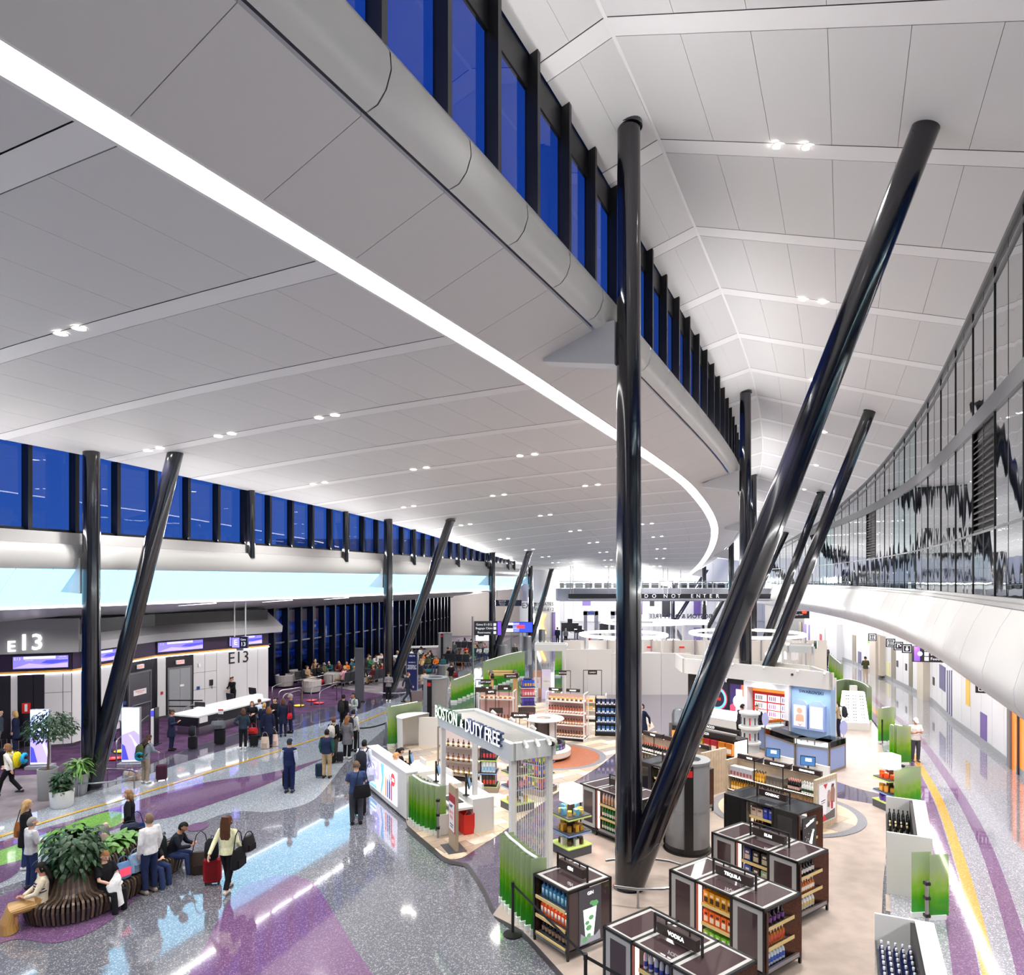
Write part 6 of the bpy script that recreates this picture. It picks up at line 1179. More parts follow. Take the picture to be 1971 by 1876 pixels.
gondola(Vector((-1.5, 31.3, 0)), Vector((.05, 31.0, 0)), .75, 2.05, 'white gondola with a pink back panel left of the promotion tower', (.2, .72, 1.7), [(.72, 10, B('round', (150, 70, 36), (30, 24, 24), (220, 190, 150)), 'amber bottle on the pink backed gondola', 'pink backed gondola bottles', 2), (1.7, 7, bx(.15, .12, .12, (230, 200, 150), (200, 60, 50)), 'pale gift carton on top of the pink backed gondola', 'pink backed gondola cartons', 1)], bk, headers=((.1, .6, 'GIFTS', .1), (.85, 1.5, 'WHISKEY', .1)))
gondola(Vector((3.75, 31.2, 0)), Vector((5.2, 31.0, 0)), .6, 1.75, 'dark gondola of blue packs beside the big column', (.2, .6, 1.0, 1.4), [(z, 7, bx(.15, .1, .3, c, (226, 236, 246)), '%s pack on the %s shelf of the dark gondola' % (cn, pn), 'dark gondola %s shelf' % pn, 1) for z, c, cn, pn in ((.2, (60, 120, 190), 'blue', 'lowest'), (.6, (70, 130, 200), 'light blue', 'second'), (1.0, (56, 110, 180), 'mid blue', 'third'), (1.4, (60, 70, 120), 'navy', 'top'))], dark, uprightm=dark)
gondola(Vector((2.4, 34.6, 0)), Vector((4.6, 34.2, 0)), .7, 1.35, 'low gondola of yellow boxes under two black sign frames', (.2, .6, 1.0), [(1.0, 8, bx(.22, .16, .14, (226, 186, 60), (200, 60, 40)), 'yellow biscuit box on the low gondola', 'low gondola yellow boxes', 1), (.6, 8, bx(.2, .16, .2, (220, 190, 110), None), 'golden biscuit tin on the low gondola', 'low gondola golden tins', 1)], shopw)
gondola(Vector((-2.6, 24.5, 0)), Vector((-1.2, 23.9, 0)), .6, 1.85, 'taupe framed gondola behind the portal beam', (.25, .7, 1.2), [(z, 7, B('round', c, (30, 26, 24), (200, 170, 120)), 'bottle on the %s shelf of the taupe framed gondola' % pn, 'taupe gondola %s shelf' % pn, 1) for z, c, pn in ((.25, (150, 110, 40), 'low'), (.7, (120, 50, 40), 'middle'), (1.2, (60, 40, 40), 'high'))], M('pale_pink_back', (230, 210, 208), .5), uprightm=taupef)
def wineg(p, q, dep, label, sets, signs, poster):
    rz = math.atan2(q.y-p.y, q.x-p.x); l = (q-p).length; t = thing('wine_gondola', label, 'shelving', p, rz)
    for x0, x1 in ((-.07, 0), (l, l+.07)):
        MB().b2(x0, x1, 0, dep, 0, 1.45).build('end_panel', wood, t)
        for i in range(9): MB().b2(x0-.006 if x0 < 0 else x1, x0 if x0 < 0 else x1+.006, dep*(i+.12)/9, dep*(i+.88)/9, .02, 1.43).build('slat', wood, t)
    MB().b2(0, l, dep*.45, dep*.5, .05, 1.42).build('back_panel', wood, t); MB().b2(0, l, .03, dep-.03, 0, .12).build('plinth', dark, t); MB().b2(0, l, dep*.5, dep-.05, .95, 1.0).build('rear_shelf', shopw, t)
    for z in (.22, .56, .98): MB().b2(0, l, .04 if z > .9 else 0, dep*.45, z-.03, z).build('shelf', dark, t); MB().b2(.02, l-.02, .02, .06, z-.002, z+.004).build('shelf_light', shelflight, t); MB().b2(.02, l-.02, dep*.4, dep*.44, z, z+.02).build('shelf_light', shelflight, t)
    for i in range(1, 3): x = l*i/3; MB().b2(x-.012, x+.012, 0, .024, .1, 1.62).build('thin_post', dark, t); MB().b2(x-.012, x+.012, 0, dep*.45, 1.6, 1.62).build('thin_rail', dark, t)
    for i, s in enumerate(signs): header(t, l*i/3+.05, l*(i+1)/3-.02, dep*.42, 1.4, s, .14, .075, False)
    for z, x0, x1, n, me, lb_, gp, nm, rws in sets: goods(p, rz, x0*l, x1*l, .12, z, n, me, lb_, gp, nm, 'bottle' if nm == 'bottle' else 'carton', rows=rws, dy=.1)
    if poster:
        MB().b2(l+.076, l+.09, .1, dep-.1, .2, 1.32).build('poster_frame', M('portal_grey_white'), t); MB().b2(l+.09, l+.094, .14, dep-.14, .24, 1.28).build('poster', M('poster_pale', (226, 222, 226), .4, emit=.35), t)
        Y_ = lambda pts, e=.096: [(l+e, a*dep, z) for a, z in pts]
        for nm, c, pts in (('grey_field', (96, 92, 88), [(.13, .24), (.86, .24), (.86, .5), (.13, .36)]), ('red_triangle', (214, 44, 52), [(.2, .24), (.46, .24), (.34, .46)]), ('red_triangle', (214, 44, 52), [(.3, 1.27), (.5, 1.27), (.41, 1.12)]), ('woman_picture', (196, 160, 146), [(.5, .6), (.62, .58), (.66, .96), (.6, 1.08), (.52, 1.06), (.48, .92)]), ('man_picture', (168, 128, 110), [(.64, .72), (.84, .66), (.86, 1.02), (.78, 1.2), (.68, 1.18), (.65, 1.0)]), ('red_gift', (206, 46, 50), [(.66, .52), (.76, .5), (.76, .72), (.66, .74)]), ('white_shirt', (240, 240, 244), [(.44, .42), (.62, .44), (.62, .72), (.46, .8)]), ('hair', (70, 48, 40), [(.68, 1.12), (.8, 1.14), (.82, 1.2), (.7, 1.22)]), ('text_line', (120, 110, 112), [(.2, .8), (.4, .82), (.4, .85), (.2, .83)]), ('text_line', (120, 110, 112), [(.2, .74), (.38, .76), (.38, .78), (.2, .76)])):
            a = MB(); a.add(Y_(pts, .097 if nm in ('red_gift', 'hair', 'red_triangle') else .0955), [tuple(range(len(pts)))]); a.build(nm, gm(c, .5), t)
    return t
w1, w2_ = Vector((6.65, 21.5, 0)), Vector((8.38, 19.35, 0))
wineg(w1, w2_, 1.2, 'oak gondola of champagne with a couple poster on its end', [(.98, .02, .3, 7, bx(.1, .14, .3, (196, 196, 202), (170, 90, 90)), 'silver champagne carton on the oak poster gondola', 'silver champagne cartons', 'carton', 2), (.98, .3, .44, 4, B('wine', (206, 150, 50), (40, 34, 30), (236, 190, 90)), 'golden champagne bottle on the oak poster gondola', 'golden champagne bottles', 'bottle', 2), (.98, .46, .66, 5, bx(.11, .12, .26, (96, 90, 84), (120, 112, 104)), 'grey champagne carton on the oak poster gondola', 'grey champagne cartons', 'carton', 3), (.98, .7, .83, 5, B('wine', (30, 26, 28), (220, 140, 140), (206, 170, 160)), 'rose foil champagne bottle on the oak poster gondola', 'rose foil champagne bottles', 'bottle', 2), (.98, .85, .99, 5, B('wine', (226, 230, 228), (220, 224, 226), (40, 60, 40)), 'silver foil champagne bottle on the oak poster gondola', 'silver foil champagne bottles', 'bottle', 2), (.56, .02, .3, 9, B('wine', (222, 160, 50), (60, 40, 30), (246, 220, 160)), 'golden wine bottle on the lower shelf of the poster gondola', 'golden wine bottles', 'bottle', 2), (.56, .34, .64, 9, B('wine', (36, 30, 28), (30, 26, 26), (240, 236, 230)), 'dark wine bottle on the lower shelf of the poster gondola', 'dark wine bottles, poster gondola', 'bottle', 1), (.56, .66, .98, 9, B('wine', (230, 130, 60), (226, 170, 90), (246, 230, 210)), 'orange rose wine bottle on the lower shelf of the poster gondola', 'orange wine bottles', 'bottle', 1)], ('WINE', 'CHAMPAGNE', 'CHAMPAGNE'), True)
w3, w4 = Vector((4.3, 24.8, 0)), Vector((6.06, 22.4, 0))
wineg(w3, w4, 1.25, 'oak gondola of red wine behind the leaning column', [(.98, .02, .6, 16, B('wine', (26, 22, 26), (190, 36, 40), (244, 242, 240)), 'red capped wine bottle on the oak gondola behind the leaning column', 'red capped wine bottles', 'bottle', 2), (.98, .62, .98, 10, B('wine', (30, 40, 30), (60, 50, 40), (230, 220, 200)), 'green wine bottle on the oak gondola behind the leaning column', 'green wine bottles', 'bottle', 1), (.56, .02, .98, 20, B('wine', (40, 26, 24), (70, 40, 34), (236, 220, 190)), 'dark wine bottle on the lower shelf behind the leaning column', 'dark wine bottles', 'bottle', 1)], ('WINES', 'WINES', 'WINES'), False)
pW = G(1225, 1462, 1.3); pW.z = 0; cabinet(pW, 'black wine cabinet between the big column and its leaning strut', 'WINE', black_=True, name='wine_cabinet'); goods(pW, DIRX, .74, 1.4, .14, .545, 6, B('wine', (28, 36, 30), (30, 26, 26), (240, 238, 234)), 'dark wine bottle in the black wine cabinet', 'black wine cabinet bottles', rows=2)
# tobacco unit
tq = Vector((7.1, 25.6, 0)); t = thing('tobacco_counter', 'black tobacco unit with colourful cartons and a white price poster', 'shelving', tq, DIRX); MB().b2(-.9, 1.2, .3, .9, 0, 1.3).build('body', dark, t); MB().b2(-.9, 1.2, 0, .3, 0, .7).build('front', dark, t); MB().b2(-.9, 1.25, -.02, .1, 1.3, 1.46).build('header_board', dark, t); MB().b2(-.9, 1.25, .3, .4, 1.5, 1.64).build('header_board', dark, t)
text('lettering', 'TOBACCO', .12, wlet, t, (-.1, -.03, 1.38), ext=.002); text('lettering', 'TOBACCO', .12, wlet, t, (-.1, .29, 1.57), ext=.002); MB().b2(1.2, 1.22, .1, .8, .2, 1.25).build('price_poster', M('poster_white'), t); text('lettering', 'DUTY\nFREE', .2, M('sign_red'), t, (1.225, .45, .55), (PI/2, 0, PI/2), .001)
for i, c in enumerate(((232, 206, 30), (226, 196, 30), (190, 40, 44), (196, 44, 60), (236, 140, 40), (226, 130, 40))): goods(tq, DIRX, -.85+.33*i, -.55+.33*i, .18, .72, 1, bx(.28, .12, .42, c, (250, 240, 220)), '%s cigarette carton on the tobacco unit' % ['yellow', 'lemon', 'red', 'crimson', 'orange', 'amber'][i], 'tobacco cartons', 'carton', 'carton')
# round table under the white disc
rc = Vector((1.25, 27.6, 0)); t = thing('round_display', 'round white display with a ring canopy on the rust floor disc', 'display', rc); sm(MB().lathe([(.3, 1.5), (.8, 1.5), (.82, 1.53), (.8, 1.56), (.3, 1.56), (.3, 1.5)], 40).build('ring_canopy', shopw, t))
for i in range(4): a = i*PI/2+.6; MB().box((.55*math.cos(a), .55*math.sin(a), .95), (.22, .06, 1.1), a+PI/2).build('upright', shopw, t)
MB().lathe([(.001, .12), (1.05, .12), (1.08, .16), (1.08, .36), (1.02, .4), (.001, .4)], 40).build('base', shopw, t); MB().lathe([(.001, 0), (.95, 0), (.95, .12)], 32).build('plinth', dark, t); MB().lathe([(.001, .4), (.4, .4), (.4, 1.4), (.001, 1.4)], 20).build('core', M('dark_taupe', (90, 80, 76), .5), t)
for i in range(22):
    a = -2.6+i*.24; o = put('carton', bx(.16, .12, .2, [(86, 70, 150), (40, 36, 40), (60, 50, 46), (50, 110, 60)][i % 4], (170, 150, 200)), None, rc+Vector((.8*math.cos(a), .8*math.sin(a), .405)), a+PI/2); tag(o, '%s carton on the round white display' % ['violet', 'black', 'brown', 'green'][i % 4], 'carton', '%s cartons on the round display' % ['violet', 'black', 'brown', 'green'][i % 4])
def hsign(px, py, z, wd, s, label, rz=0, h=.22, legs=True):
    p = G(px, py, z); t = thing('header_sign', label, 'sign', p, rz); MB().box((0, 0, 0), (wd, .05, h)).build('board', headm, t)
    if s: text('lettering', s, h*.45, wlet, t, (0, -.03, 0), ext=.002)
    if legs:
        for x in (-wd*.42, wd*.42): MB().tube([(x, .03, 0), (x, .03, -z)], .014, 5).build('post', dark, t)
    return t
for a in ((1001, 1376, 1.75, .7, 'BOURBON', 'brown header sign on the round white display'), (1014, 1366, 1.75, .7, '', 'blank back of a black header sign behind the round display'), (955, 1367, 1.7, .55, '', 'black header sign with two clips behind the portal roof'), (945, 1331, 2.15, .45, 'GIFTS', 'black header sign at the left of the pink backed gondola'), (925, 1327, 2.15, .5, '', 'black header back at the left end of the pink backed gondola'), (970, 1323, 2.2, .55, '', 'black header back above the pink backed gondola')): hsign(*a)
def frame_sign(px0, px1, py, z, s, label):
    a, b_ = G(px0, py, z), G(px1, py, z); t = thing('frame_sign', label, 'sign', (a+b_)/2); w_ = (b_-a).length
    for x in (-w_/2, w_/2): MB().b2(x-.015, x+.015, -.015, .015, -z, 0).build('post', dark, t)
    MB().b2(-w_/2, w_/2, -.015, .015, -.03, 0).build('rail', dark, t); MB().b2(-w_*.25, w_*.25, -.02, .02, -.24, -.02).build('board', headm, t); text('lettering', s, .1, wtxt, t, (0, -.025, -.13), ext=.002)
frame_sign(1068, 1098, 1290, 2.3, 'BOSTON', 'black frame sign at left before the white hoarding'); frame_sign(1123, 1158, 1289, 2.3, 'CANDY', 'black frame sign at right before the white hoarding'); frame_sign(915, 955, 1307, 2.2, 'GIFT SHOP', 'black frame sign left of the wooden pavilion')
pp_ = Vector((-.45, 36.3, 0)); t = thing('wooden_pavilion', 'little pavilion of four wooden posts with a dark roof frame', 'pavilion', pp_, .1)
for x in (-.62, .62):
    for y in (-.6, .6): MB().b2(x-.06, x+.06, y-.06, y+.06, 0, 2.1).build('post', M('pale_oak', (216, 176, 120), .5), t); MB().b2(x-.09, x+.09, y-.09, y+.09, 1.98, 2.12).build('cap', dark, t)
for y in (-.6, .6): MB().b2(-.75, .75, y-.07, y+.07, 2.12, 2.22).build('roof_beam', M('pale_oak'), t)
for x in (-.62, .62): MB().b2(x-.07, x+.07, -.75, .75, 2.14, 2.24).build('roof_beam', headm, t)
MB().b2(-.02, .7, -.72, -.66, 1.98, 2.2).build('sign_board', headm, t); text('lettering', 'BOSTON', .12, wtxt, t, (.34, -.73, 2.09), ext=.002); MB().b2(-.5, .5, -.5, .5, .8, .85).build('table', M('pale_oak'), t)
for px0, px1, py0, py1, c, lb_, s in ((1043, 1060, 1288, 1345, (206, 196, 222), 'pink and blue poster board under the far portal', 'TAKE A'), (1026, 1042, 1290, 1342, (176, 130, 104), 'brown poster board with a white notice under the far portal', 'DUTY\nFREE')):
    p = G((px0+px1)/2, py1); wd = (px1-px0)/F*p.y; hh = (py1-py0)/F*p.y; t = thing('poster_board', lb_, 'sign', p); MB().box((0, 0, hh/2), (wd, .06, hh)).build('board', gm(c, .4, .3, 'p'), t); MB().box((0, -.034, hh*.55), (wd*.8, .006, hh*.4)).build('card', M('sign_white'), t); text('lettering', s, wd*.2, M('sign_red') if 'brown' in lb_ else M('print_grey'), t, (0, -.04, hh*.6), ext=.001)
t = thing('tall_poster', 'tall rounded poster board of drinks beside the near air tower', 'sign', G(803, 1414), .15); MB().box((0, 0, 1.0), (.5, .07, 2.0)).build('board', M('poster_mauve', (120, 104, 108), .4), t); MB().box((0, -.04, .75), (.48, .005, 1.1)).build('picture', M('poster_sky', (150, 180, 220), .4, emit=.3), t)
for x, c in ((-.15, (70, 130, 200)), (0, (226, 236, 246)), (.13, (60, 50, 60))): MB().b2(x-.04, x+.04, -.05, -.04, .35, .85).b2(x-.015, x+.015, -.05, -.04, .85, 1.0).build('bottle_picture', gm(c, .4, .2, 'q'), t)
a = MB(); a.add([(.1+.13*math.cos(i*PI/8), -.05, 1.2+.13*math.sin(i*PI/8)) for i in range(16)], [tuple(range(16))]); a.build('price_disc', M('signal_red'), t); text('lettering', '30%', .1, M('sign_white'), t, (.1, -.053, 1.2), ext=.001)
# perforated air towers
perf = glass('perforated_sheet', (215, 215, 215), .4, .25, (205, 205, 208), .6); perf_m = MATS['perforated_sheet']
def airtower(px, py, r, h, label, a0=0):
    t = thing('air_tower', label, 'column unit', G(px, py)); a = a0
    sm(MB().lathe([(r, .16), (r, h-.06)], 40).build('perforated_skin', perf, t)); sm(MB().lathe([(r*.62, .16), (r*.62, h*.5), (r*.62, h*.52), (r*.62, h-.1)], 28).build('core', M('tower_core', (206, 206, 206), .6), t)); sm(MB().lathe([(r+.06, 0), (r+.06, .04), (r+.01, .05), (r+.01, .18), (r-.05, .18)], 40).build('base_ring', dark, t), 30)
    sm(MB().lathe([(r*.6, h-.1), (r*.6, h), (r+.02, h), (r+.02, h-.07), (r*.6, h-.07)], 40).build('top_ring', M('ring_top_grey', (120, 122, 124), .35), t), 30); MB().lathe([(r+.005, h*.45), (r+.005, h*.48)], 40).build('band', M('band_grey', (140, 140, 142), .4), t)
    for z in (.3,): pass
    m = MB(); n = Vector((math.cos(a), math.sin(a), 0)); w_ = Vector((-n.y, n.x, 0))*.11; q = n*(r-.02); m.hexa([q-w_+Vector((0, 0, .05)), q+w_+Vector((0, 0, .05)), q+w_+n*.05+Vector((0, 0, .05)), q-w_+n*.05+Vector((0, 0, .05))], (0, 0, h-.1)); m.build('black_strip', dark, t)
    m = MB(); q = n*(r+.03); w_ *= .8; m.hexa([q-w_+Vector((0, 0, h*.86)), q+w_+Vector((0, 0, h*.86)), q+w_+n*.012+Vector((0, 0, h*.86)), q-w_+n*.012+Vector((0, 0, h*.86))], (0, 0, .16)); m.build('red_label', M('signal_red'), t); return t
airtower(838, 1403, .57, 2.45, 'grey perforated air tower behind the lit shop name', -1.95); airtower(1323, 1634, .56, 2.36, 'large grey perforated air tower right of the leaning column', -1.75); airtower(857, 1270, .6, 2.4, 'far grey perforated air tower among the lounge seats', -1.95)
# ------------------------------------------------------------------ watch and jewellery pavilion
PA, PB = Vector((9.2, 35.7, 0)), Vector((14.0, 30.4, 0)); prz = math.atan2(PB.y-PA.y, PB.x-PA.x)
t = thing('watch_pavilion', 'white flat roofed pavilion of watch and jewellery bays', 'pavilion', PA, prz)
sk = lambda x, y, z: (x-.95*(y+.35), y, z)
MB().b2(-.3, 7.3, -.35, -.2, 2.25, 3.0).hexa([sk(7.15, -.35, 2.25), sk(7.3, -.35, 2.25), sk(7.3, 1.5, 2.25), sk(7.15, 1.5, 2.25)], (0, 0, .75)).hexa([sk(-.3, -.35, 2.25), sk(-.15, -.35, 2.25), sk(-.15, 1.5, 2.25), sk(-.3, 1.5, 2.25)], (0, 0, .75)).hexa([sk(-.3, 1.4, 2.25), sk(7.3, 1.4, 2.25), sk(7.3, 1.5, 2.25), sk(-.3, 1.5, 2.25)], (0, 0, .75)).build('fascia', shopw, t); MB().hexa([sk(-.2, -.2, 2.7), sk(7.2, -.2, 2.7), sk(7.2, 1.4, 2.7), sk(-.2, 1.4, 2.7)], (0, 0, .1)).build('roof', shopw, t)
for x0, x1 in ((1.2, 4.0), (4.2, 6.9)): MB().hexa([sk(x0, .1, 2.8), sk(x1, .1, 2.8), sk(x1, 1.2, 2.8), sk(x0, 1.2, 2.8)], (0, 0, .06)).build('roof_panel', M('roof_beige', (176, 166, 152), .6), t)
MB().b2(0, 7.15, .3, .4, 0, 2.7).build('rear_wall', shopw, t); MB().hexa([sk(7.25, -.2, 0), sk(7.3, -.2, 0), sk(7.3, 1.4, 0), sk(7.25, 1.4, 0)], (0, 0, 2.3)).build('side_wall', shopw, t); MB().b2(-.2, 0, 0, .4, 0, 2.3).build('side_wall', dark, t)
MB().b2(0, 3.2, 0, .3, 0, 2.25).build('black_bay', dark, t)
def pp2(name, m, pts, y=-.012): a = MB(); a.add([(x, y, z) for x, z in pts], [tuple(range(len(pts)))]); return a.build(name, m, t)
circ = lambda cx, cz, r, n=24: [(cx+r*math.cos(2*PI*i/n), cz+r*math.sin(2*PI*i/n)) for i in range(n)]
pp2('night_poster', M('poster_midnight', (24, 26, 48), .3, emit=.4), [(.9, .5), (2.08, .5), (2.08, 1.95), (.9, 1.95)]); pp2('dial_ring', M('poster_red_ring', (226, 40, 70), .3, emit=1), circ(1.45, 1.15, .6), -.014); pp2('dial_ring', M('poster_cyan', (90, 190, 220), .3, emit=.8), circ(1.45, 1.15, .55), -.016); pp2('dial', M('poster_midnight'), circ(1.45, 1.15, .44), -.018); pp2('dial_mark', M('signal_red'), [(1.3, 1.05), (1.7, 1.05), (1.7, 1.2), (1.3, 1.2)], -.02)
pp2('red_poster', M('poster_rose', (216, 70, 96), .3, emit=.7), [(2.2, .4), (3.12, .4), (3.12, 1.95), (2.2, 1.95)]); pp2('violet_field', M('poster_violet', (52, 40, 90), .3, emit=.5), [(2.2, .9), (2.7, 1.2), (2.8, 1.95), (2.2, 1.95)], -.014); pp2('orange_field', M('poster_orange', (240, 110, 60), .3, emit=.8), [(2.8, 1.95), (3.12, 1.95), (3.12, 1.2), (2.9, 1.3)], -.014); pp2('strap_picture', M('poster_lilac', (206, 206, 240), .3, emit=.9), [(2.5, .45), (2.9, .45), (2.86, 1.72), (2.52, 1.72)], -.016); pp2('watch_picture', M('poster_blue_dial', (170, 206, 236), .3, emit=1), circ(2.7, 1.12, .34), -.018); pp2('watch_face', M('poster_ice'), circ(2.7, 1.12, .27), -.02)
text('lettering', 'TISSOT', .26, wlet, t, (1.65, -.03, 2.08), ext=.01)
MB().b2(3.2, 5.4, -.5, .3, 0, .55).b2(3.2, 5.4, -.5, .3, 1.98, 2.25).b2(3.2, 3.38, -.5, .3, .55, 1.98).b2(5.22, 5.4, -.5, .3, .55, 1.98).build('grey_bay', M('bay_grey', (206, 206, 212), .4), t); MB().b2(3.2, 5.4, -.52, -.5, 0, .1).build('red_kick', M('signal_red'), t); MB().b2(3.38, 5.22, .05, .1, .55, 1.98).build('orange_back', M('orange_lit', (250, 130, 50), .4, emit=1.1), t); MB().b2(3.4, 5.2, .0, .05, .6, 1.75).build('red_frame', M('signal_red'), t)
for i, x in enumerate((3.52, 4.18, 4.82)):
    for z in (1.32, .95, .6): MB().b2(x, x+(.58 if x < 4.5 else .34), -.03, 0, z, z+.3).build('watch_card', M('card_lit', (246, 240, 240), .4, emit=.8), t); m = MB(); [m.b2(x+.06+.09*k, x+.1+.09*k, -.04, -.03, z+.05, z+.25) for k in range(4 if x < 4.5 else 2)]; m.build('watches', gm([(60, 60, 66), (150, 60, 140), (90, 80, 150)][i], .4), t)
text('lettering', 'swatch', .2, wlet, t, (4.3, -.51, 2.12), ext=.01, bold=.006)
MB().b2(5.4, 7.15, -.2, .3, 0, 2.3).build('blue_bay', M('bay_blue', (150, 186, 226), .4), t); text('lettering', 'SWAROVSKI', .2, M('letters_navy', (40, 44, 70), .4), t, (6.3, -.21, 2.02), ext=.006)
for x, lit in ((5.55, 0), (6.3, 1)):
    MB().hexa([(x, -.45, .4), (x+.68, -.45, .4), (x+.68, -.2, .4), (x, -.2, .4)], (0, 0, 1.1)).build('niche', bluep, t); m = MB(); m.add([(x, -.45, 1.5), (x+.68, -.45, 1.5), (x+.5, -.45, 1.68), (x+.18, -.45, 1.68), (x, -.2, 1.5), (x+.68, -.2, 1.5), (x+.5, -.2, 1.68), (x+.18, -.2, 1.68)], [(0, 1, 2, 3), (1, 5, 6, 2), (3, 2, 6, 7), (0, 3, 7, 4)]); m.build('niche_hood', bluep, t)
    MB().b2(x+.07, x+.61, -.46, -.45, .5, 1.44).build('niche_front', M('niche_lit', (196, 216, 255), .3, emit=1.4) if lit else M('sign_white'), t)
    if lit:
        for z in (.75, 1.0, 1.24): MB().b2(x+.08, x+.6, -.475, -.46, z, z+.015).build('glass_shelf', M('poster_blue_dial'), t); m = MB(); [m.ball((x+.16+.18*k, -.47, z+.08), .06, 8, 5) for k in range(3)]; m.build('jewels', M('poster_white'), t)
    else: a = MB(); a.add([(xx, -.463, z) for xx, z in ((x+.16, .72), (x+.54, .72), (x+.52, 1.0), (x+.42, 1.04), (x+.28, 1.04), (x+.18, .98))], [tuple(range(6))]); a.add([(xx, -.464, z) for xx, z in circ(x+.34, 1.2, .13, 12)], [tuple(range(12))]); a.build('portrait_picture', gm((206, 150, 130), .5, .3, 'r'), t); a = MB(); a.add([(x+.24, -.464, .66), (x+.36, -.464, .52), (x+.48, -.464, .66), (x+.36, -.464, .56)], [(0, 1, 2, 3)]); a.build('necklace_picture', M('signal_red'), t)
for x in (1.0, 2.6, 4.2, 5.8, 7.0): MB().tube([(x, -.4, 3.0), (x, -.5, 2.9)], .05, 8).build('spot_head', shopw, t); lamp('SPOT', PA+Vector((math.cos(prz)*x+math.sin(prz)*1.2, math.sin(prz)*x-math.cos(prz)*1.2, 2.9)), 120, .08, (1, .97, .93), 1.9, (0, 0, -1), 'track_spot')
MB().ball((5.5, -.36, 2.75), .06, 8, 5).build('dome_camera', dark, t)
def jcounter(a, b, dep, label, h=.92):
    rz = math.atan2(b.y-a.y, b.x-a.x); l = (b-a).length; t = thing('jewellery_counter', label, 'counter', a, rz); e = .035
    MB().b2(e, l-e, .02, dep-.02, .1, h-.06).build('body', bluep, t); MB().b2(0, l, 0, dep, 0, .1).b2(0, l, 0, dep, h-.06, h).build('frame', taupef, t)
    for x in (0, l-e): MB().b2(x, x+e, 0, e, .1, h+.2).b2(x, x+e, dep-e, dep, .1, h+.2).build('corner_post', taupef, t)
    MB().b2(0, l, 0, .012, h, h+.2).b2(0, l, 0, dep, h+.2, h+.212).build('glass_case', clear, t); MB().b2(.05, l-.05, .05, dep-.05, h, h+.012).build('lit_tray', M('tray_lit_blue', (196, 216, 250), .4, emit=.7), t)
    m = MB(); [m.lathe([(.001, h+.05), (.04, h+.05), (.06, h+.012)], 8, (.15+(l-.3)*i/5, dep*.45, 0)) for i in range(6)]; m.build('jewel_pads', M('poster_white'), t); return t
J = [Vector(p) for p in ((10.05, 27.7, 0), (10.5, 25.9, 0), (11.45, 25.15, 0), (12.45, 25.95, 0), (12.6, 27.4, 0), (10.35, 28.5, 0), (11.5, 28.9, 0))]
jcounter(J[0], J[1], .6, 'pale blue jewellery counter nearest the watch towers'); jcounter(J[1]+Vector((.05, -.02, 0)), J[2], .6, 'pale blue jewellery counter facing the till screens'); jcounter(J[2]+Vector((.05, .02, 0)), J[3], .6, 'pale blue jewellery counter at the corridor corner'); jcounter(J[5], J[6], .5, 'pale blue jewellery counter at the back of the ring', .95)
for p, lb_ in ((J[0]+Vector((.1, .2, 1.15)), 'oval pale sign on a stem at the back left of the jewellery counters'), (J[3]+Vector((.05, .3, 1.15)), 'oval pale sign on a stem at the right of the jewellery counters')):
    o = MB().lathe([(.001, .02), (.14, .02), (.14, 0), (.001, 0)], 20, sy=2).build('oval_sign', M('oval_lilac', (186, 190, 236), .4)); o.location = p+Vector((0, 0, .3)); o.rotation_euler = (PI/2, 0, 0); tag(o, lb_, 'sign'); MB().tube([(0, -.28, .01), (0, -.7, .01)], .012, 5).build('stem', taupef, o)
for px, py, rr in ((1443, 1446, .36),):
    t = thing('watch_tower', 'round white watch tower in two tiers before the orange bay', 'display', G(px, py))
    for z0, z1, r in ((0, .35, .38), (.35, .42, .44), (.42, .95, .34), (.95, 1.05, .44), (1.05, 1.55, .34), (1.55, 1.62, .42)): sm(MB().lathe([(.001, z0), (r, z0), (r, z1), (.001, z1)], 24).build('drum', M('portal_grey_white') if r < .4 else shopw, t), 30)
    for z in (.5, 1.12):
        for i in range(10): a = i*2*PI/10; MB().box((.35*math.cos(a), .35*math.sin(a), z+.16), (.03, .05, .28), a).build('watch', gm([(40, 40, 46), (190, 50, 50), (90, 90, 100)][i % 3], .3), t)
cc = Vector((9.55, 31.6, 0)); t = thing('watch_counter', 'low white watch counter with red dividers before the black bay', 'counter', cc, prz); MB().b2(-.9, 1.2, -.4, .4, 0, .8).build('body', shopw, t); m = MB(); m.add([(-.9, -.42, .8), (1.2, -.42, .8), (1.2, .4, 1.05), (-.9, .4, 1.05), (-.9, .4, .8), (1.2, .4, .8)], [(0, 1, 2, 3), (1, 5, 2), (0, 3, 4), (3, 2, 5, 4)]); m.build('sloped_top', M('poster_white'), t)
for x in (-.4, .3): MB().hexa([(x, -.42, .81), (x+.03, -.42, .81), (x+.03, .4, 1.06), (x, .4, 1.06)], (0, 0, .01)).build('divider', M('signal_red'), t)
o = thing('glass_dome', 'clear glass display dome left of the leaning column on a black plinth', 'display', G(1306, 1424)); MB().b2(-.35, .35, -.3, .3, 0, .7).build('plinth', dark, o); MB().b2(-.36, .1, -.31, -.3, .1, .5).build('orange_panel', M('orange_lit'), o); sm(MB().lathe([(.3, .7), (.3, 1.15), (.22, 1.35), (.001, 1.42)], 16).build('dome', glass('dome_glass', (235, 242, 246), 1.5, 0, (230, 236, 240), .35), o))
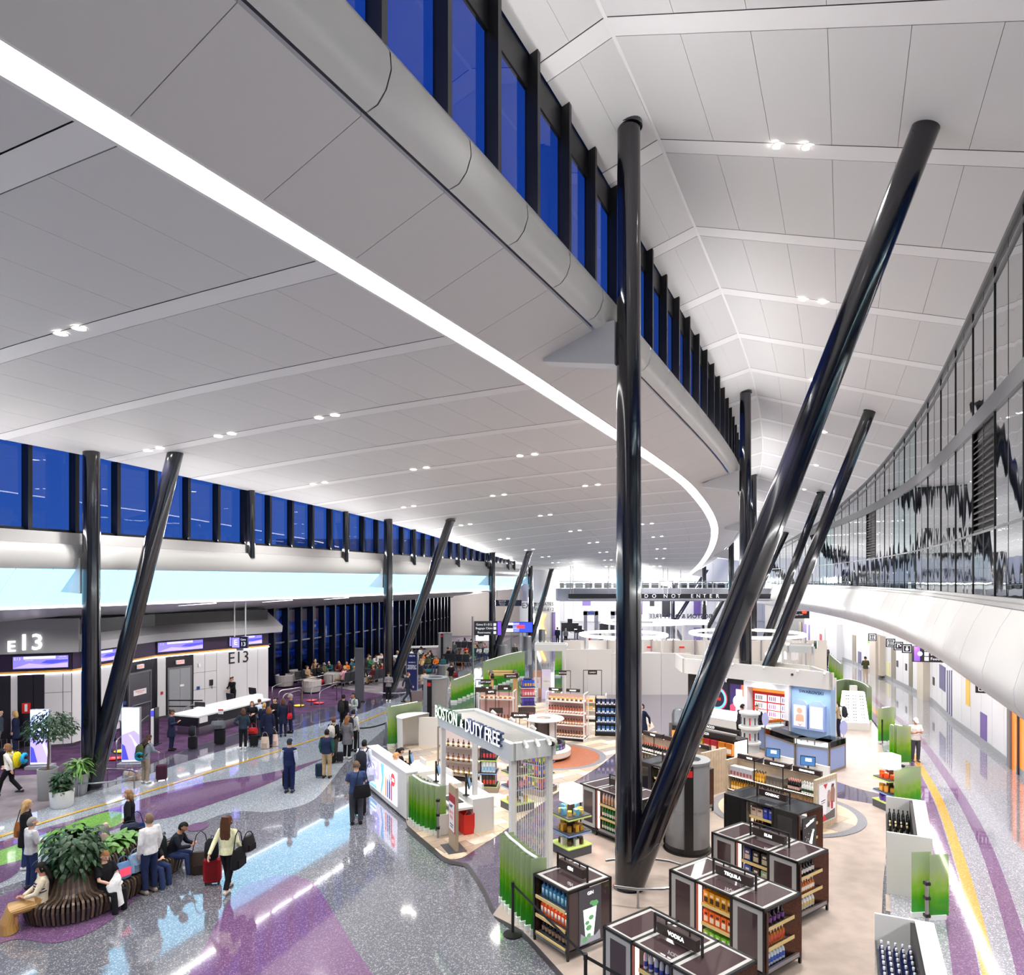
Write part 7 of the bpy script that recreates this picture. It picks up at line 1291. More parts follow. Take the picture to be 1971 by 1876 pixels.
# till desk behind the oak poster gondola
t = thing('till_desk', 'white till desk with two screens between oak gondola and jewellery', 'counter', Vector((7.7, 22.9, 0)), DIRX); MB().b2(0, 2.7, 0, .7, 0, 1.0).build('body', shopw, t); MB().b2(.6, 1.3, .6, .68, 1.0, 1.3).b2(1.7, 2.5, .6, .68, 1.0, 1.3).build('screen_panel', shopw, t)
for px, py, lb_ in ((1488, 1462, 'dark blue till screen left of two behind the oak gondola'), (1555, 1478, 'dark blue till screen right of two behind the oak gondola')):
    p = G(px, py, 1.18); p.z = 1.004; mo = thing('till_screen', lb_, 'monitor', p, -.5); MB().tube([(0, .05, 0), (0, .05, .5)], .03, 8).build('pole', dark, mo); MB().box((0, 0, .4), (.44, .03, .3), 0, -.1).build('panel', dark, mo); MB().box((0, -.02, .4), (.4, .008, .26), 0, -.1).build('display', M('till_navy', (56, 100, 150), .3, emit=.8), mo); MB().box((.02, -.027, .44), (.18, .004, .1), 0, -.1).build('window', M('ad_white'), mo); MB().lathe([(.001, .02), (.1, .02), (.1, 0)], 10).build('foot', dark, mo)
# sunglasses tower
t = thing('sunglasses_tower', 'white sunglasses tower before the curved green fins', 'display', G(1643, 1402), -.25); m = MB(); m.hexa([(-.62, -.35, 0), (.62, -.35, 0), (.62, .35, 0), (-.62, .35, 0)], (0, 0, .35)).build('base', shopw, t); m = MB(); m.add([(-.6, -.33, .35), (.6, -.33, .35), (.6, .33, .35), (-.6, .33, .35), (-.46, -.1, 1.75), (.46, -.1, 1.75), (.46, .2, 1.75), (-.46, .2, 1.75)], [(0, 1, 5, 4), (1, 2, 6, 5), (2, 3, 7, 6), (3, 0, 4, 7), (4, 5, 6, 7)]); m.build('sloped_front', M('poster_white'), t)
for i in range(9):
    z = .45+.14*i; y = -.335+.23*(z-.35)/1.4; k = 1-.2*(z-.35)/1.4
    for x in (-.36, 0, .36): mm_ = MB(); mm_.box((x*k-.05, y-.012, z), (.07, .02, .035)).box((x*k+.05, y-.012, z), (.07, .02, .035)).box((x*k, y-.012, z+.01), (.04, .015, .01)); mm_.build('sunglasses', dark if (i+int(x*9)) % 3 else taupef, t)
MB().box((0, .05, 1.9), (.3, .2, .26)).build('bust', shopw, t)
# white hoarding, rings, rear signs
hx = [3.05, 4.6, 6.1, 7.6, 9.1, 10.9]; t = thing('hoarding', 'white temporary hoarding closing off the shop behind the gondolas', 'partition', (0, 0, 0))
for i in range(5): MB().b2(hx[i]+.01, hx[i+1]-.01, 42.5, 42.6, 0, 2.78 if i < 2 else 2.55).build('panel', shopw, t)
t = thing('cream_hoarding', 'cream temporary hoarding with notices and steel posts behind the white hoarding', 'partition', (0, 0, 0))
for i in range(12): x = 3.5+1.5*i; MB().b2(x+.02, x+1.48, 47.5, 47.6, 0, 2.9).build('panel', creamw, t); MB().b2(x-.03, x+.03, 47.4, 47.5, 0, 3.0).build('post', steel, t)
for i in range(6): x = 9.2+2.2*i; MB().b2(x, x+.36, 47.46, 47.5, 1.9, 2.5).build('notice', M('notice_pink', (236, 200, 190), .5), t); MB().b2(x, x+.36, 47.45, 47.46, 2.38, 2.5).build('notice_header', M('sign_red'), t)
ringm = M('ring_light', (255, 253, 250), .4, emit=1.6)
for px, py, z, rx, lb_ in ((1200, 1221, 3.3, 2.9, 'large white ring canopy left of the big column beyond the hoarding'), (1437, 1219, 3.3, 3.8, 'widest white ring canopy behind the leaning column'), (1240, 1197, 3.5, 3.5, 'rear white ring canopy right of the big column')):
    c = G(px, py, z); c.z = 0; t = thing('ring_canopy', lb_, 'canopy', c); n = 48; sm(MB().tube([(rx*math.cos(2*PI*i/n), rx*math.sin(2*PI*i/n), z) for i in range(n+1)], .11, 8).build('ring', ringm, t))
    for a in (.5, 1.9, 3.6, 4.4, 5.0, 5.6): MB().b2(rx*math.cos(a)-.07, rx*math.cos(a)+.07, rx*math.sin(a)-.07, rx*math.sin(a)+.07, 0, z).build('post', shopw, t)
    for i in range(5): a = 3.3+i*.55; MB().box((rx*.8*math.cos(a), rx*.8*math.sin(a), 2.0), (.9, .5, .5), a).build('display_box', [M('poster_white'), M('poster_pale'), M('portal_grey_white')][i % 3], t)
t = thing('rear_shop_sign', 'long white beam with the shop name seen in reverse from behind', 'sign', P(1310, 1186, 62)); zb_ = t.location.z; MB().b2(-2.4, 2.4, 0, .3, -.75, -.3).build('beam', M('poster_white'), t); text('lettering', 'BOSTON & DUTY FREE', .55, M('letters_navy'), t, (0, .05, 0), (PI/2, 0, PI), .03, bold=.01)
for x in (-2.3, 2.3): MB().b2(x-.1, x+.1, .05, .25, -zb_, -.7).build('post', shopw, t)
t3 = copy_thing(bpy.data.objects['shop_portal'], G(1565, 1357)+Vector((0, 0, 0)), 1.15, 'white portal with dark letter backs beside the corridor entrance'); t3.scale = (.45, 1.3, .98)
# ------------------------------------------------------------------ bridge, far hall, drum
t = thing('footbridge', 'grey footbridge crossing the far hall with a black warning sign band', 'bridge', (0, 79.2, 0)); MB().b2(5.2, 33, .6, 4, 4.6, 6.05).build('deck', M('bridge_grey', (176, 178, 190), .5), t); MB().b2(6.4, 31, -.3, .2, 4.95, 5.45).build('sign_band', M('band_black', (24, 24, 30), .4), t); MB().b2(6.4, 31, -.3, .5, 4.72, 4.9).build('band_tray', M('bridge_grey'), t)
for px, ch in zip((1244, 1259, 1281, 1296, 1307, 1332, 1344, 1356, 1368, 1381), 'DONOTENTER'): text('lettering', ch, .62, wtxt, t, ((px-CX)/F*78.9, -.32, 5.2), ext=.01)
for i in range(12): x = 7+2*i; MB().b2(x-.03, x+.03, .7, .76, 6.05, 6.9).build('rail_post', M('grey_transom'), t)
MB().b2(5.2, 33, .7, .74, 6.5, 6.55).b2(5.2, 33, .7, .74, 6.85, 6.9).build('rail', M('bridge_grey'), t)
MB().b2(5.2, 33, .72, .73, 6.05, 6.85).build('rail_glass', clear, t)
for px in (1098, 1103, 1171, 1206, 1276, 1285, 1310, 1372): x = (px-CX)/F*79.5; MB().tube([(x, .2, 5.4), (x, .2, 9.0)], .035, 5).build('hanger_rod', white, t)
dr = Vector(((1037-CX)/F*88, 88, 0)); t = thing('white_drum', 'white drum wall with gate lettering and glowing chevrons', 'wall unit', dr); sm(MB().lathe([(2.4, 0), (2.4, 4.4), (1.5, 4.45), (1.5, 9)], 40).build('drum', white, t), 30)
def dtext(s, size, m, x, z, e=.02): y = -math.sqrt(max(.1, 2.46**2-x*x)); text('lettering', s, size, m, t, (x, y, z), (PI/2, 0, math.atan2(x, -y)*.9), e)
dtext('EXIT', 1.0, blet, -1.25, 3.85); dtext('BY GATES', .55, blet, .55, 4.05); dtext('VIA E1-E12', .55, blet, .55, 3.4)
for k, (x, m) in enumerate(((-1.1, M('white_edge_led')), (-.35, M('white_edge_led')), (.3, M('amber_led')))):
    for dz in (-1, 1):
        a = MB(); y = -math.sqrt(2.5**2-x*x)-.05; a.hexa([(x-.25, y, 1.65), (x, y, 1.65), (x+.55, y, 1.65+dz*1.2), (x+.3, y, 1.65+dz*1.2)], (0, -.06, 0)); a.build('chevron', m, t)
MB().box((1.8, -1.75, 1.55), (.45, .1, 3.0), .75).build('purple_panel', M('accent_purple', (116, 92, 158), .5), t)
e0 = Wq(SE, -9.6, 0); we = MB(); we.strip([[Vector((p[0], p[1], 0)), Vector((p[0], p[1], 9.5))] for p in ((e0.x-4, 87), (dr.x-2, 88.6))]); struct(we.build('wall_end', M('end_wall_beige', (190, 180, 168), .6)))
we = MB(); we.strip([[Vector((p[0], p[1], 0)), Vector((p[0], p[1], 9.5))] for p in ((dr.x+1.4, 89), (6.5, 95), (6.5, 112))]); struct(we.build('wall_end', white))

# security area below the bridge
for px, lb_ in ((1137, 'grey walk-through metal detector, left of two'), (1190, 'grey walk-through metal detector beside the big column')):
    t = thing('metal_detector', lb_, 'detector', Vector(((px-CX)/F*92, 92, 0))); fm = M('detector_grey', (92, 94, 104), .4); MB().b2(-.95, -.5, -.4, .4, 0, 2.9).b2(.5, .95, -.4, .4, 0, 2.9).build('side_panel', fm, t); MB().b2(-.95, .95, -.4, .4, 2.4, 3.0).build('header', fm, t); MB().b2(-.4, .4, -.42, -.4, 2.55, 2.85).build('display', M('reader_blue'), t)
for px, w_, h_, lb_ in ((1095, 2.2, 1.6, 'black baggage scanner left of the metal detector'), (1165, 1.8, 1.5, 'black baggage scanner between the metal detectors'), (1110, 1.2, .9, 'low dark security bench in front of the scanner')):
    t = thing('baggage_scanner', lb_, 'scanner', Vector(((px-CX)/F*90, 89 if h_ > 1 else 86.8, 0))); MB().b2(-w_/2, w_/2, -.6, .6, .5, h_).build('housing', M('scanner_black', (34, 34, 40), .4), t); MB().b2(-w_*.9, w_*.9, -.4, .4, .45, .55).build('conveyor', steel, t); MB().b2(-w_*.5, -w_*.4, -.4, .4, 0, .5).b2(w_*.4, w_*.5, -.4, .4, 0, .5).build('leg', fm, t); MB().b2(-.3, .3, -.65, -.6, h_, h_+.5).build('monitor', dark, t)
t = thing('security_podium', 'grey security podium with a red notice below the bridge', 'podium', Vector(((1133-CX)/F*76, 76, 0))); MB().b2(-1, 1, -.5, .5, 0, 1.3).build('body', M('bridge_grey'), t); MB().b2(-.15, .15, -.52, -.5, .4, 1.1).build('red_notice', M('signal_red'), t)
o = MB().add([(-.45, 0, 1.35), (.45, 0, 1.35), (0, 0, .55), (-.45, .05, 1.35), (.45, .05, 1.35), (0, .05, .55)], [(0, 2, 1), (3, 4, 5), (0, 1, 4, 3), (1, 2, 5, 4), (2, 0, 3, 5)]).build('yield_sign', M('signal_red')); o.location = Vector(((1116-CX)/F*66, 66, .0)); MB().b2(-.03, .03, 0, .04, 0, 1.0).build('post', steel, o); tag(o, 'red triangular sign on a post beyond the cream hoarding', 'sign')
fw = [(1230, 3.2, 2.0, .6, 'accent_purple'), (1342, 3.0, 2.0, .6, 'accent_purple'), (1129, 3.9, 1.2, .7, 'accent_purple'), (1255, 3.9, 1.3, .4, 'band_black'), (1282, 3.2, 2.4, .7, 'band_black')]
for px, z, h_, w_, m in fw: x = (px-CX)/F*117.9; MB().b2(x-w_, x+w_, 117.85, 117.99, z-h_, z+h_).build('wall_panel', M(m), wall_far)
for i in range(24): x = 6+1.6*i; MB().b2(x, x+1.2, 117.8, 117.99, 5.7, 6.5).build('clerestory_pane', frame, wall_far)
for i in range(30): x = -4+1.6*i; MB().b2(x, x+1.56, 117.9, 117.99, .1, 5.2).build('wall_panel', panelw, wall_far)
# signs and screens of the far lounge
t = thing('sign_post', 'steel sign post with a dark gates and baggage sign', 'sign', G(910, 1297)); MB().tube([(0, 0, 0), (0, 0, 4.3)], .07, 10).build('pole', steel, t); MB().b2(.1, 2.15, -.06, .06, 2.9, 3.95).build('board', M('sign_charcoal', (40, 40, 50), .4), t); MB().b2(1.85, 2.12, -.08, -.06, 2.92, 3.92).build('purple_stripe', M('sign_violet', (110, 70, 200), .4, emit=.8), t)
for z, s in ((3.7, 'Gates E1-E12'), (3.42, 'Baggage Claim'), (3.1, 'Restrooms')): text('lettering', s, .22, wtxt, t, (.85, -.07, z), ext=.003); MB().b2(1.55, 1.75, -.08, -.06, z-.1, z+.1).build('icon', wtxt, t)
MB().b2(.02, .1, -.05, .05, 1.2, 2.1).build('teal_flag', M('teal', (70, 180, 180), .5), t)
t = thing('hanging_sign', 'navy hanging direction sign beneath the blue band near the drum', 'sign', P(978, 1166, 72)); MB().b2(-1.4, 1.4, -.08, .08, 0, .62).build('board', M('sign_navy'), t); 
for x in (-1.1, 1.1): MB().tube([(x, 0, .62), (x, 0, 1.9)], .03, 5).build('rod', white, t)
for z, s in ((.5, 'Gates E1-E9'), (.31, 'Restrooms'), (.13, 'Terminal')): text('lettering', s, .15, wtxt, t, (-.6, -.09, z), ext=.002)
for px, py, w_, h_, m, lb_ in ((929, 1222, 1.3, 1.1, 'ad_white', 'white lit advertising screen below the sign post'), (984, 1207, 1.5, .9, 'ad_white', 'white lit advertising screen by the third black column'), (1006, 1207, 1.8, .95, 'ad_blue2', 'blue lit advertising screen by the third black column')):
    p = P(px, py, 62); t = thing('advert_screen', lb_, 'screen', (p.x, p.y, 0)); MB().b2(-w_/2, w_/2, 0, .15, p.z-h_/2, p.z+h_/2).build('case', dark, t); MB().b2(-w_/2+.04, w_/2-.04, -.02, 0, p.z-h_/2+.04, p.z+h_/2-.04).build('display', M(m, (50, 70, 220), .3, emit=1.2), t); MB().b2(-.05, .05, .03, .12, 0, p.z-h_/2).build('stand', steel, t)
    MB().b2(-w_*.3, w_*.1, -.03, -.02, p.z-.1, p.z+.2).build('picture', M('ad_red' if 'blue' in lb_ else 'letters_navy'), t)
t = thing('navy_totem', 'tall navy information totem beside the second black column', 'sign', G(793, 1331)); MB().b2(-.33, .33, -.06, .06, 0, 2.4).build('board', M('totem_navy', (28, 36, 92), .4), t); MB().b2(.33, .37, -.07, .07, 0, 2.42).b2(-.37, -.33, -.07, .07, 0, 2.42).build('frame', M('totem_grey'), t)
text('lettering', 'DELTA', .12, wtxt, t, (.02, -.065, 2.25), ext=.002); text('lettering', 'PROCEED TO', .07, wtxt, t, (0, -.065, 1.85), ext=.002); text('lettering', 'TERMINAL A\nDOMESTIC\nDEPARTURES', .1, wtxt, t, (0, -.065, 1.55), ext=.002)
for px, py, r, h_, lb_ in ((967, 1274, .42, 1.45, 'silver litter bin beside the third black column'), (853, 1320, .4, 1.4, 'silver litter bin behind the near air tower'), (1015, 1251, .42, 1.4, 'silver litter bin near the far portal'), (1043, 1231, .4, 1.2, 'silver litter bin before the chevron wall')):
    o = sm(MB().lathe([(.001, 0), (r, 0), (r, h_), (r-.05, h_+.03), (.001, h_+.03)], 20).build('litter_bin', steel), 30); o.location = G(px, py); tag(o, lb_, 'bin'); MB().lathe([(.001, h_+.04), (r*.5, h_+.04), (r*.5, h_+.03)], 16).build('lid', dark, o)
for p, w_, lb_ in ((Wq(1.62, -5.5, 0), 3.2, 'long pale counter table in the window lounge, nearer'), (Wq(2.05, -6.8, 0), 3.0, 'long pale counter table in the window lounge, farther')):
    t = thing('charging_table', lb_, 'table', p, 0.2); MB().b2(-w_/2, w_/2, -.4, .4, .95, 1.08).build('top', M('counter_white'), t); MB().b2(-w_/2, -w_/2+.12, -.4, .4, 0, .95).b2(w_/2-.12, w_/2, -.4, .4, 0, .95).build('leg', M('counter_white'), t)
# ------------------------------------------------------------------ right corridor wall
def s_at(px):
    a, b = -1.0, 3.6
    for _ in range(50):
        m_ = (a+b)/2; p = Cq(m_, KW(m_), 0)
        if p.y < 1 or (p.x/p.y)*F+CX > px: a = m_
        else: b = m_
    return (a+b)/2
cw = MB(); cw.strip([[Cq(s, KW(s)+.05, 0), Cq(s, KW(s)+.05, 4.05)] for s in gs]); corr = struct(cw.build('wall_corridor', void)); npn = 0
cwh = M('corridor_white', (236, 235, 236), .35)
ss = [-.9+.075*i for i in range(56)]
for a, b in zip(ss, ss[1:]): MB().hexa([Cq(a+.001, KW(a), .3), Cq(b-.001, KW(b), .3), Cq(b-.001, KW(b)+.04, .3), Cq(a+.001, KW(a)+.04, .3)], (0, 0, 3.72)).build('wall_panel', cwh, corr)
bb = MB(); bb.strip([[Cq(s, KW(s)-.03, 0), Cq(s, KW(s)-.03, .3), Cq(s, KW(s)+.04, .3)] for s in gs]); struct(bb.build('baseboard_right', M('baseboard_grey', (160, 162, 166), .35)))
def accent(px0, px1, py0, py1, m, name='accent_panel', out=.03):
    a, b = s_at(px1), s_at(px0); p = Cq((a+b)/2, KW((a+b)/2), 0); z = lambda py: max(.0, H+(HY-py)/F*p.y)
    return MB().hexa([Cq(a, KW(a)-out, z(py1)), Cq(b, KW(b)-out, z(py1)), Cq(b, KW(b)+.02, z(py1)), Cq(a, KW(a)+.02, z(py1))], (0, 0, z(py0)-z(py1))).build(name, m, corr)
pu, pu2, ye = M('accent_purple'), M('accent_slate', (92, 88, 128), .5), M('accent_yellow', (242, 200, 92), .5)
for a in ((1652, 1658, 1254, 1282, pu2), (1679, 1684, 1232, 1262, pu), (1771, 1777, 1273, 1303, pu), (1809, 1820, 1281, 1327, pu2), (1860, 1867, 1305, 1357, ye), (1888, 1900, 1373, 1436, pu), (1707, 1713, 1274, 1309, M('accent_pale_yellow', (242, 234, 170), .5)), (1671, 1676, 1232, 1238, M('accent_green', (160, 210, 80), .5)), (1547, 1552, 1200, 1232, pu), (1556, 1559, 1202, 1234, pu)): accent(*a)
dg_ = M('door_bronze', (150, 140, 120), .35, metal=.5)
for i, a in enumerate(((1641, 1648, 1222, 1282), (1716, 1724, 1245, 1318), (1750, 1757, 1256, 1338), (1588, 1596, 1209, 1268), (1538, 1543, 1197, 1238))): accent(*a, dg_, 'doorway')
for a in ((1726, 1729, 1271, 1283), (1743, 1746, 1277, 1290), (1796, 1799, 1303, 1318), (1684, 1686, 1254, 1264)): accent(*a, M('band_black'), 'notice')
accent(1578, 1582, 1220, 1232, M('signal_red'), 'red_cabinet'); accent(1600, 1622, 1200, 1266, cwh, 'pilaster', .5); accent(1700, 1704, 1224, 1300, M('pilaster_beige', (206, 196, 180), .5), 'pilaster', .35); accent(1688, 1700, 1222, 1300, M('pilaster_beige'), 'pilaster', .5); accent(1778, 1790, 1262, 1350, M('pilaster_beige'), 'pilaster', .35)
for px in (1823, 1827, 1831): accent(px, px+1.6, 1290, 1385, pu2, 'vertical_lettering', .02)
accent(1950, 2010, 1362, 1520, M('shopfront_orange', (226, 120, 40), .25, emit=.8), 'shopfront'); accent(1944, 1950, 1358, 1510, M('door_grey'), 'shopfront_frame', .1); accent(1962, 1964, 1362, 1520, M('header_brown'), 'shopfront_post', .08)
def isign(px, py, z, w_, lb_, kind, rz=-.35):
    p = P(px, py, F*(z-H)/(HY-py)); t = thing('restroom_sign', lb_, 'sign', p, rz); MB().box((0, 0, 0), (w_, .1, w_)).build('box', M('band_black'), t); MB().tube([(0, 0, w_/2), (0, 0, 4.0-z)], .02, 5).build('rod', white, t); m = MB(); e = w_*.36
    for a in (-e, e): m.box((a, -.055, 0), (.02, .006, e*2)).box((0, -.055, a), (e*2, .006, .02))
    m.build('icon_frame', wtxt, t); m = MB()
    if kind == 0:
        for x in (-.1, .02, .13): m.box((x, -.056, -.03), (.05, .006, .16)).ball((x, -.056, .09), .028, 6, 4)
    elif kind == 1: m.box((-.05, -.056, .02), (.05, .006, .2)).box((.02, -.056, .1), (.14, .006, .04)).ball((.1, -.056, .02), .04, 6, 4)
    else: m.ball((0, -.056, -.04), .08, 8, 5).ball((0, -.056, .09), .045, 6, 4)
    m.build('icon', wtxt, t); return t
isign(1679, 1226, 3.1, .5, 'black hanging restroom sign, farthest of the row in the corridor', 0); isign(1714, 1237, 3.1, .52, 'black hanging restroom sign with people before the doorways', 0); isign(1729, 1243, 3.1, .5, 'black hanging drinking fountain sign in the corridor', 1); isign(1745.5, 1248, 3.1, .5, 'black hanging baby changing sign in the corridor', 2); isign(1896, 1318, 3.0, .62, 'black hanging sign with two figures cut by the parapet', 0)
p = P(1800, 1259, 33.5); t = thing('hanging_sign', 'black hanging sign with purple stripe listing gates, baggage and food', 'sign', p, -.25); MB().b2(-1.0, 1.6, -.06, .06, -.38, .4).build('board', M('band_black'), t); MB().b2(-.93, -.68, -.08, -.06, -.34, .36).build('purple_stripe', M('sign_violet'), t); a = MB(); a.add([(-.68+.11*math.cos(i*PI/8), -.085, .02+.11*math.sin(i*PI/8)) for i in range(16)], [tuple(range(16))]); a.build('arrow_disc', M('poster_blue_dial'), t)
for x in (-.7, 1.3): MB().tube([(x, 0, .4), (x, 0, 4-p.z)], .02, 5).build('rod', white, t)
for z, s in ((.24, 'Gates'), (.01, 'Baggage Claim'), (-.22, 'Food & Beverage')): text('lettering', s, .19, wtxt, t, (-.22, -.065, z), ext=.002, align='LEFT'); MB().b2(-.48, -.3, -.075, -.06, z-.09, z+.09).build('icon', wtxt, t)
p = P(1540, 1183, 58); t = thing('hanging_sign', 'far black hanging sign with a red exit light beside the leaning columns', 'sign', p); MB().b2(-.7, .75, -.06, .06, -.3, .3).build('board', M('band_black'), t); MB().b2(.15, .5, -.1, .1, .12, .34).build('exit_light', M('exit_red'), t); text('lettering', 'Baggage Claim', .14, wtxt, t, (-.2, -.07, .02), ext=.002)
# ------------------------------------------------------------------ low walls and bottle bays along the right edge
def bay(A, B2, wd, label, h=1.4):
    """low white wall from A (front) to B2 (back) with a sunken bottle tray on its left"""
    d = (B2-A).normalized(); rz = math.atan2(d.y, d.x)-PI/2; l = (B2-A).length; t = thing('bottle_bay', label, 'counter', A, rz)
    MB().b2(wd*.68, wd, 0, l, 0, h).build('wall', shopw, t); MB().b2(0, wd*.68, l-.05, l, 0, h).b2(0, wd*.68, 0, .06, 0, h).build('end_wall', shopw, t); MB().b2(.02, wd*.68, .06, l-.05, 0, .82).build('tray', shopw, t); MB().b2(.02, wd*.6, .1, l-.1, .82, .84).build('tray_floor', M('charcoal_totem'), t); MB().b2(wd*.6, wd*.68, .1, l-.1, .84, h-.02).build('dark_board', dark, t); MB().b2(0, .03, .06, l-.05, .75, .95).build('front_glass', clear, t); return t, rz, d
A2 = Vector((8.34, 15.5, 0)); B2_ = Vector((9.72, 18.1, 0)); t, rz2, d2 = bay(A2, B2_, .88, 'white wall bay of dark sparkling bottles beside the corridor')
MB().b2(-.02, .62, -.9, 0, 0, .02).build('floor_plate', vinyl, t)
lc = lambda A, d, x, y: A+Vector((d.y, -d.x, 0))*x+d*y
def baygoods(A, d, rz, rows, cols_, x0, dx, y0, dy, z, me, label, group):
    for i in range(rows):
        for j in range(cols_): p = lc(A, d, x0+dx*j, y0+dy*i); o = put('bottle', me, None, (p.x, p.y, z+.004), rz); tag(o, label, 'bottle', group)
baygoods(A2, d2, rz2, 4, 5, .08, .1, 2.0, .22, .84, B('wine', (22, 24, 26), (30, 30, 30), (40, 40, 44)), 'black sparkling wine bottle at the back of the right wall bay', 'black sparkling bottles, right bay'); baygoods(A2, d2, rz2, 2, 4, .08, .12, 1.4, .26, .84, B('wine', (30, 32, 30), (226, 206, 160), (226, 200, 90)), 'gold necked sparkling bottle in the middle of the right wall bay', 'gold necked bottles, right bay')
for i in range(3):
    for j in range(4): p = lc(A2, d2, .1+.12*j, .25+.3*i); o = put('carton', bx(.11, .16, .2, (88, 98, 98), (70, 78, 80)), None, (p.x, p.y, .845), rz2); tag(o, 'grey green carton at the front of the right wall bay', 'carton', 'grey green cartons, right bay')
A1 = Vector((5.0, 9.4, 0)); B1 = Vector((6.12, 11.75, 0)); t, rz1, d1 = bay(A1, B1, .86, 'white wall bay of silver capped bottles at the bottom right')
baygoods(A1, d1, rz1, 9, 5, .08, .1, .75, .17, .84, B('tall', (44, 50, 96), (206, 208, 214), (60, 66, 120)), 'silver capped blue bottle in the nearest right wall bay', 'silver capped bottles, nearest bay'); baygoods(A1, d1, rz1, 2, 4, .1, .12, .4, .16, .84, B('tall', (206, 212, 220), (240, 130, 50), (226, 170, 80)), 'orange capped bottle in the nearest right wall bay', 'orange capped bottles'); baygoods(A1, d1, rz1, 1, 4, .1, .12, .25, .16, .84, B('tall', (206, 212, 200), (240, 214, 40), (236, 220, 90)), 'yellow capped bottle in the nearest right wall bay', 'yellow capped bottles')
fins([(1755, 1768), (1789, 1774)], 1.38, 'tall green glass fin at the front end of the dark bottle bay', .42, .1, False, 1); fins([(1721, 1566), (1731, 1562), (1742, 1556)], 1.3, 'green glass fin panel behind the orange lamp display', .5, .05, False, 2); fins([(1712, 1470), (1726, 1474)], 1.5, 'green glass fin panel between lamp display and black stanchion', .55, .05, True, 2); fins([(1690, 1432), (1704, 1430)], 1.55, 'green glass fin panel beside the far black stanchion', .42, .05, True, 2)
def stanchion(px, py, lb_, h=1.02, m=None, r=.17):
    t = thing('stanchion', lb_, 'stanchion', G(px, py)); MB().lathe([(.001, 0), (r, 0), (r, .025), (.04, .045), (.03, .06), (.03, h-.1), (.036, h-.1), (.036, h), (.001, h+.01)], 16).build('post', m or dark, t); return t
stanchion(987, 1799, 'black belt stanchion in front of the curving green fins', 1.05, None, .19); stanchion(1127, 1957, 'black belt stanchion at the bottom edge before the nearest cabinet'); stanchion(1698, 1432, 'black stanchion alone beside the far green fin', 1.05); stanchion(690, 1446, 'black belt stanchion by the man with the white shirt', 1.0); stanchion(743, 1437, 'steel belt stanchion at the rear green fins', 1.05, steel)
for px, py, h_ in ((1738, 1536, 1.1), (1784, 1790, 1.0), (843, 1614, 1.1), (1708, 1500, 1.0)):
    t = thing('belt_post', 'brushed steel belt post %s' % {1738: 'by the right lamp display', 1784: 'before the green fin at right', 843: 'at the end of the left fins', 1708: 'beside the right fin panel'}[px], 'stanchion', G(px, py)); MB().tube([(0, 0, 0), (0, 0, h_)], .035, 10).build('pole', steel, t)
    for z in (.3, .65, h_-.06): MB().box((0, 0, z), (.1, .1, .06)).build('clamp', dark, t)
def belt(a, b, lb_, sag=.06): 
    k = 8; m = MB(); d = Vector(b)-Vector(a); m.strip([[Vector(a)+d*i/k-Vector((0, 0, sag*4*(i/k)*(1-i/k)+e)) for e in (-.03, .03)] for i in range(k+1)]); tag(m.build('queue_belt', M('belt_black', (18, 18, 20), .7)), lb_, 'belt')
s1, s2_ = G(987, 1799), G(1127, 1957); belt(s1+Vector((0, 0, 1.0)), s2_+Vector((0, 0, .97)), 'black queue belt crossing before the square gin cabinet', 0); belt(s2_+Vector((0, 0, .97)), Vector((s2_.x+.55, s2_.y-.6, .95)), 'black queue belt running off the bottom edge', 0); belt(G(690, 1446)+Vector((0, 0, .95)), G(743, 1437)+Vector((0, 0, 1.0)), 'black queue belt by the rear green fins')
for i, (px, py) in enumerate(((342, 1390), (372, 1384))): belt(G(324, 1384)+Vector((0, 0, .95-.3*i)), G(390, 1384)+Vector((0, 0, .95-.3*i)), 'black wall belt before the grey door, %s' % ['upper', 'lower'][i], 0)
bump(Cq(0, 0, 0)+Vector((.25, -.2, 0)), 'low curved steel bumper rail round the big column in the shop', 1.05)
# ------------------------------------------------------------------ outside: apron, aircraft, far terminal
ap = MB(); ap.b2(-260, -18, -20, 260, -4.2, -4); g_ = ap.build('ground', M('apron_asphalt', (40, 44, 56), .5)); struct(g_)
pl = thing('airliner', 'dark airliner with lettering parked outside the lounge windows', 'aircraft', Wq(1.35, -24, 1.2), math.atan2(Wq(1.4, -24, 0).y-Wq(1.3, -24, 0).y, Wq(1.4, -24, 0).x-Wq(1.3, -24, 0).x)); m = MB(); m.lathe([(.2, -19), (1.2, -17.5), (2.0, -14), (2.2, -8), (2.2, 10), (1.6, 17), (.5, 23)], 20); m.v = [(z, x, y) for x, y, z in m.v]; sm(m.build('fuselage', M('aircraft_blue', (96, 128, 190), .3), pl)); MB().hexa([(15, -.2, 1.5), (22, -.2, 1.5), (24, -.2, 6.5), (20, -.2, 6.5)], (0, .4, 0)).build('tail_fin', M('aircraft_red', (150, 40, 50), .4), pl); MB().hexa([(-3, -2, -.8), (3, -2, -.8), (7, -14, .2), (4.5, -14, .2)], (0, 0, .3)).build('wing', M('aircraft_blue'), pl); MB().b2(-19, 19, -2.22, -2.15, .5, .7).build('cheat_line', M('aircraft_red'), pl); text('lettering', 'BRITISH AIRWAYS', 1.5, M('aircraft_letters', (24, 34, 70), .5), pl, (-4, -2.25, -.4), ext=.02)
for k in range(3): MB().lathe([(.9, -1.4), (1.0, 0), (.7, 1.5)], 12, (0, 0, 0)).build('engine', M('aircraft_blue'), pl).matrix_local = Matrix.Translation((2+k*1.2, -6-k*2.5, -1.4)) @ Matrix.Rotation(PI/2, 4, 'Y')
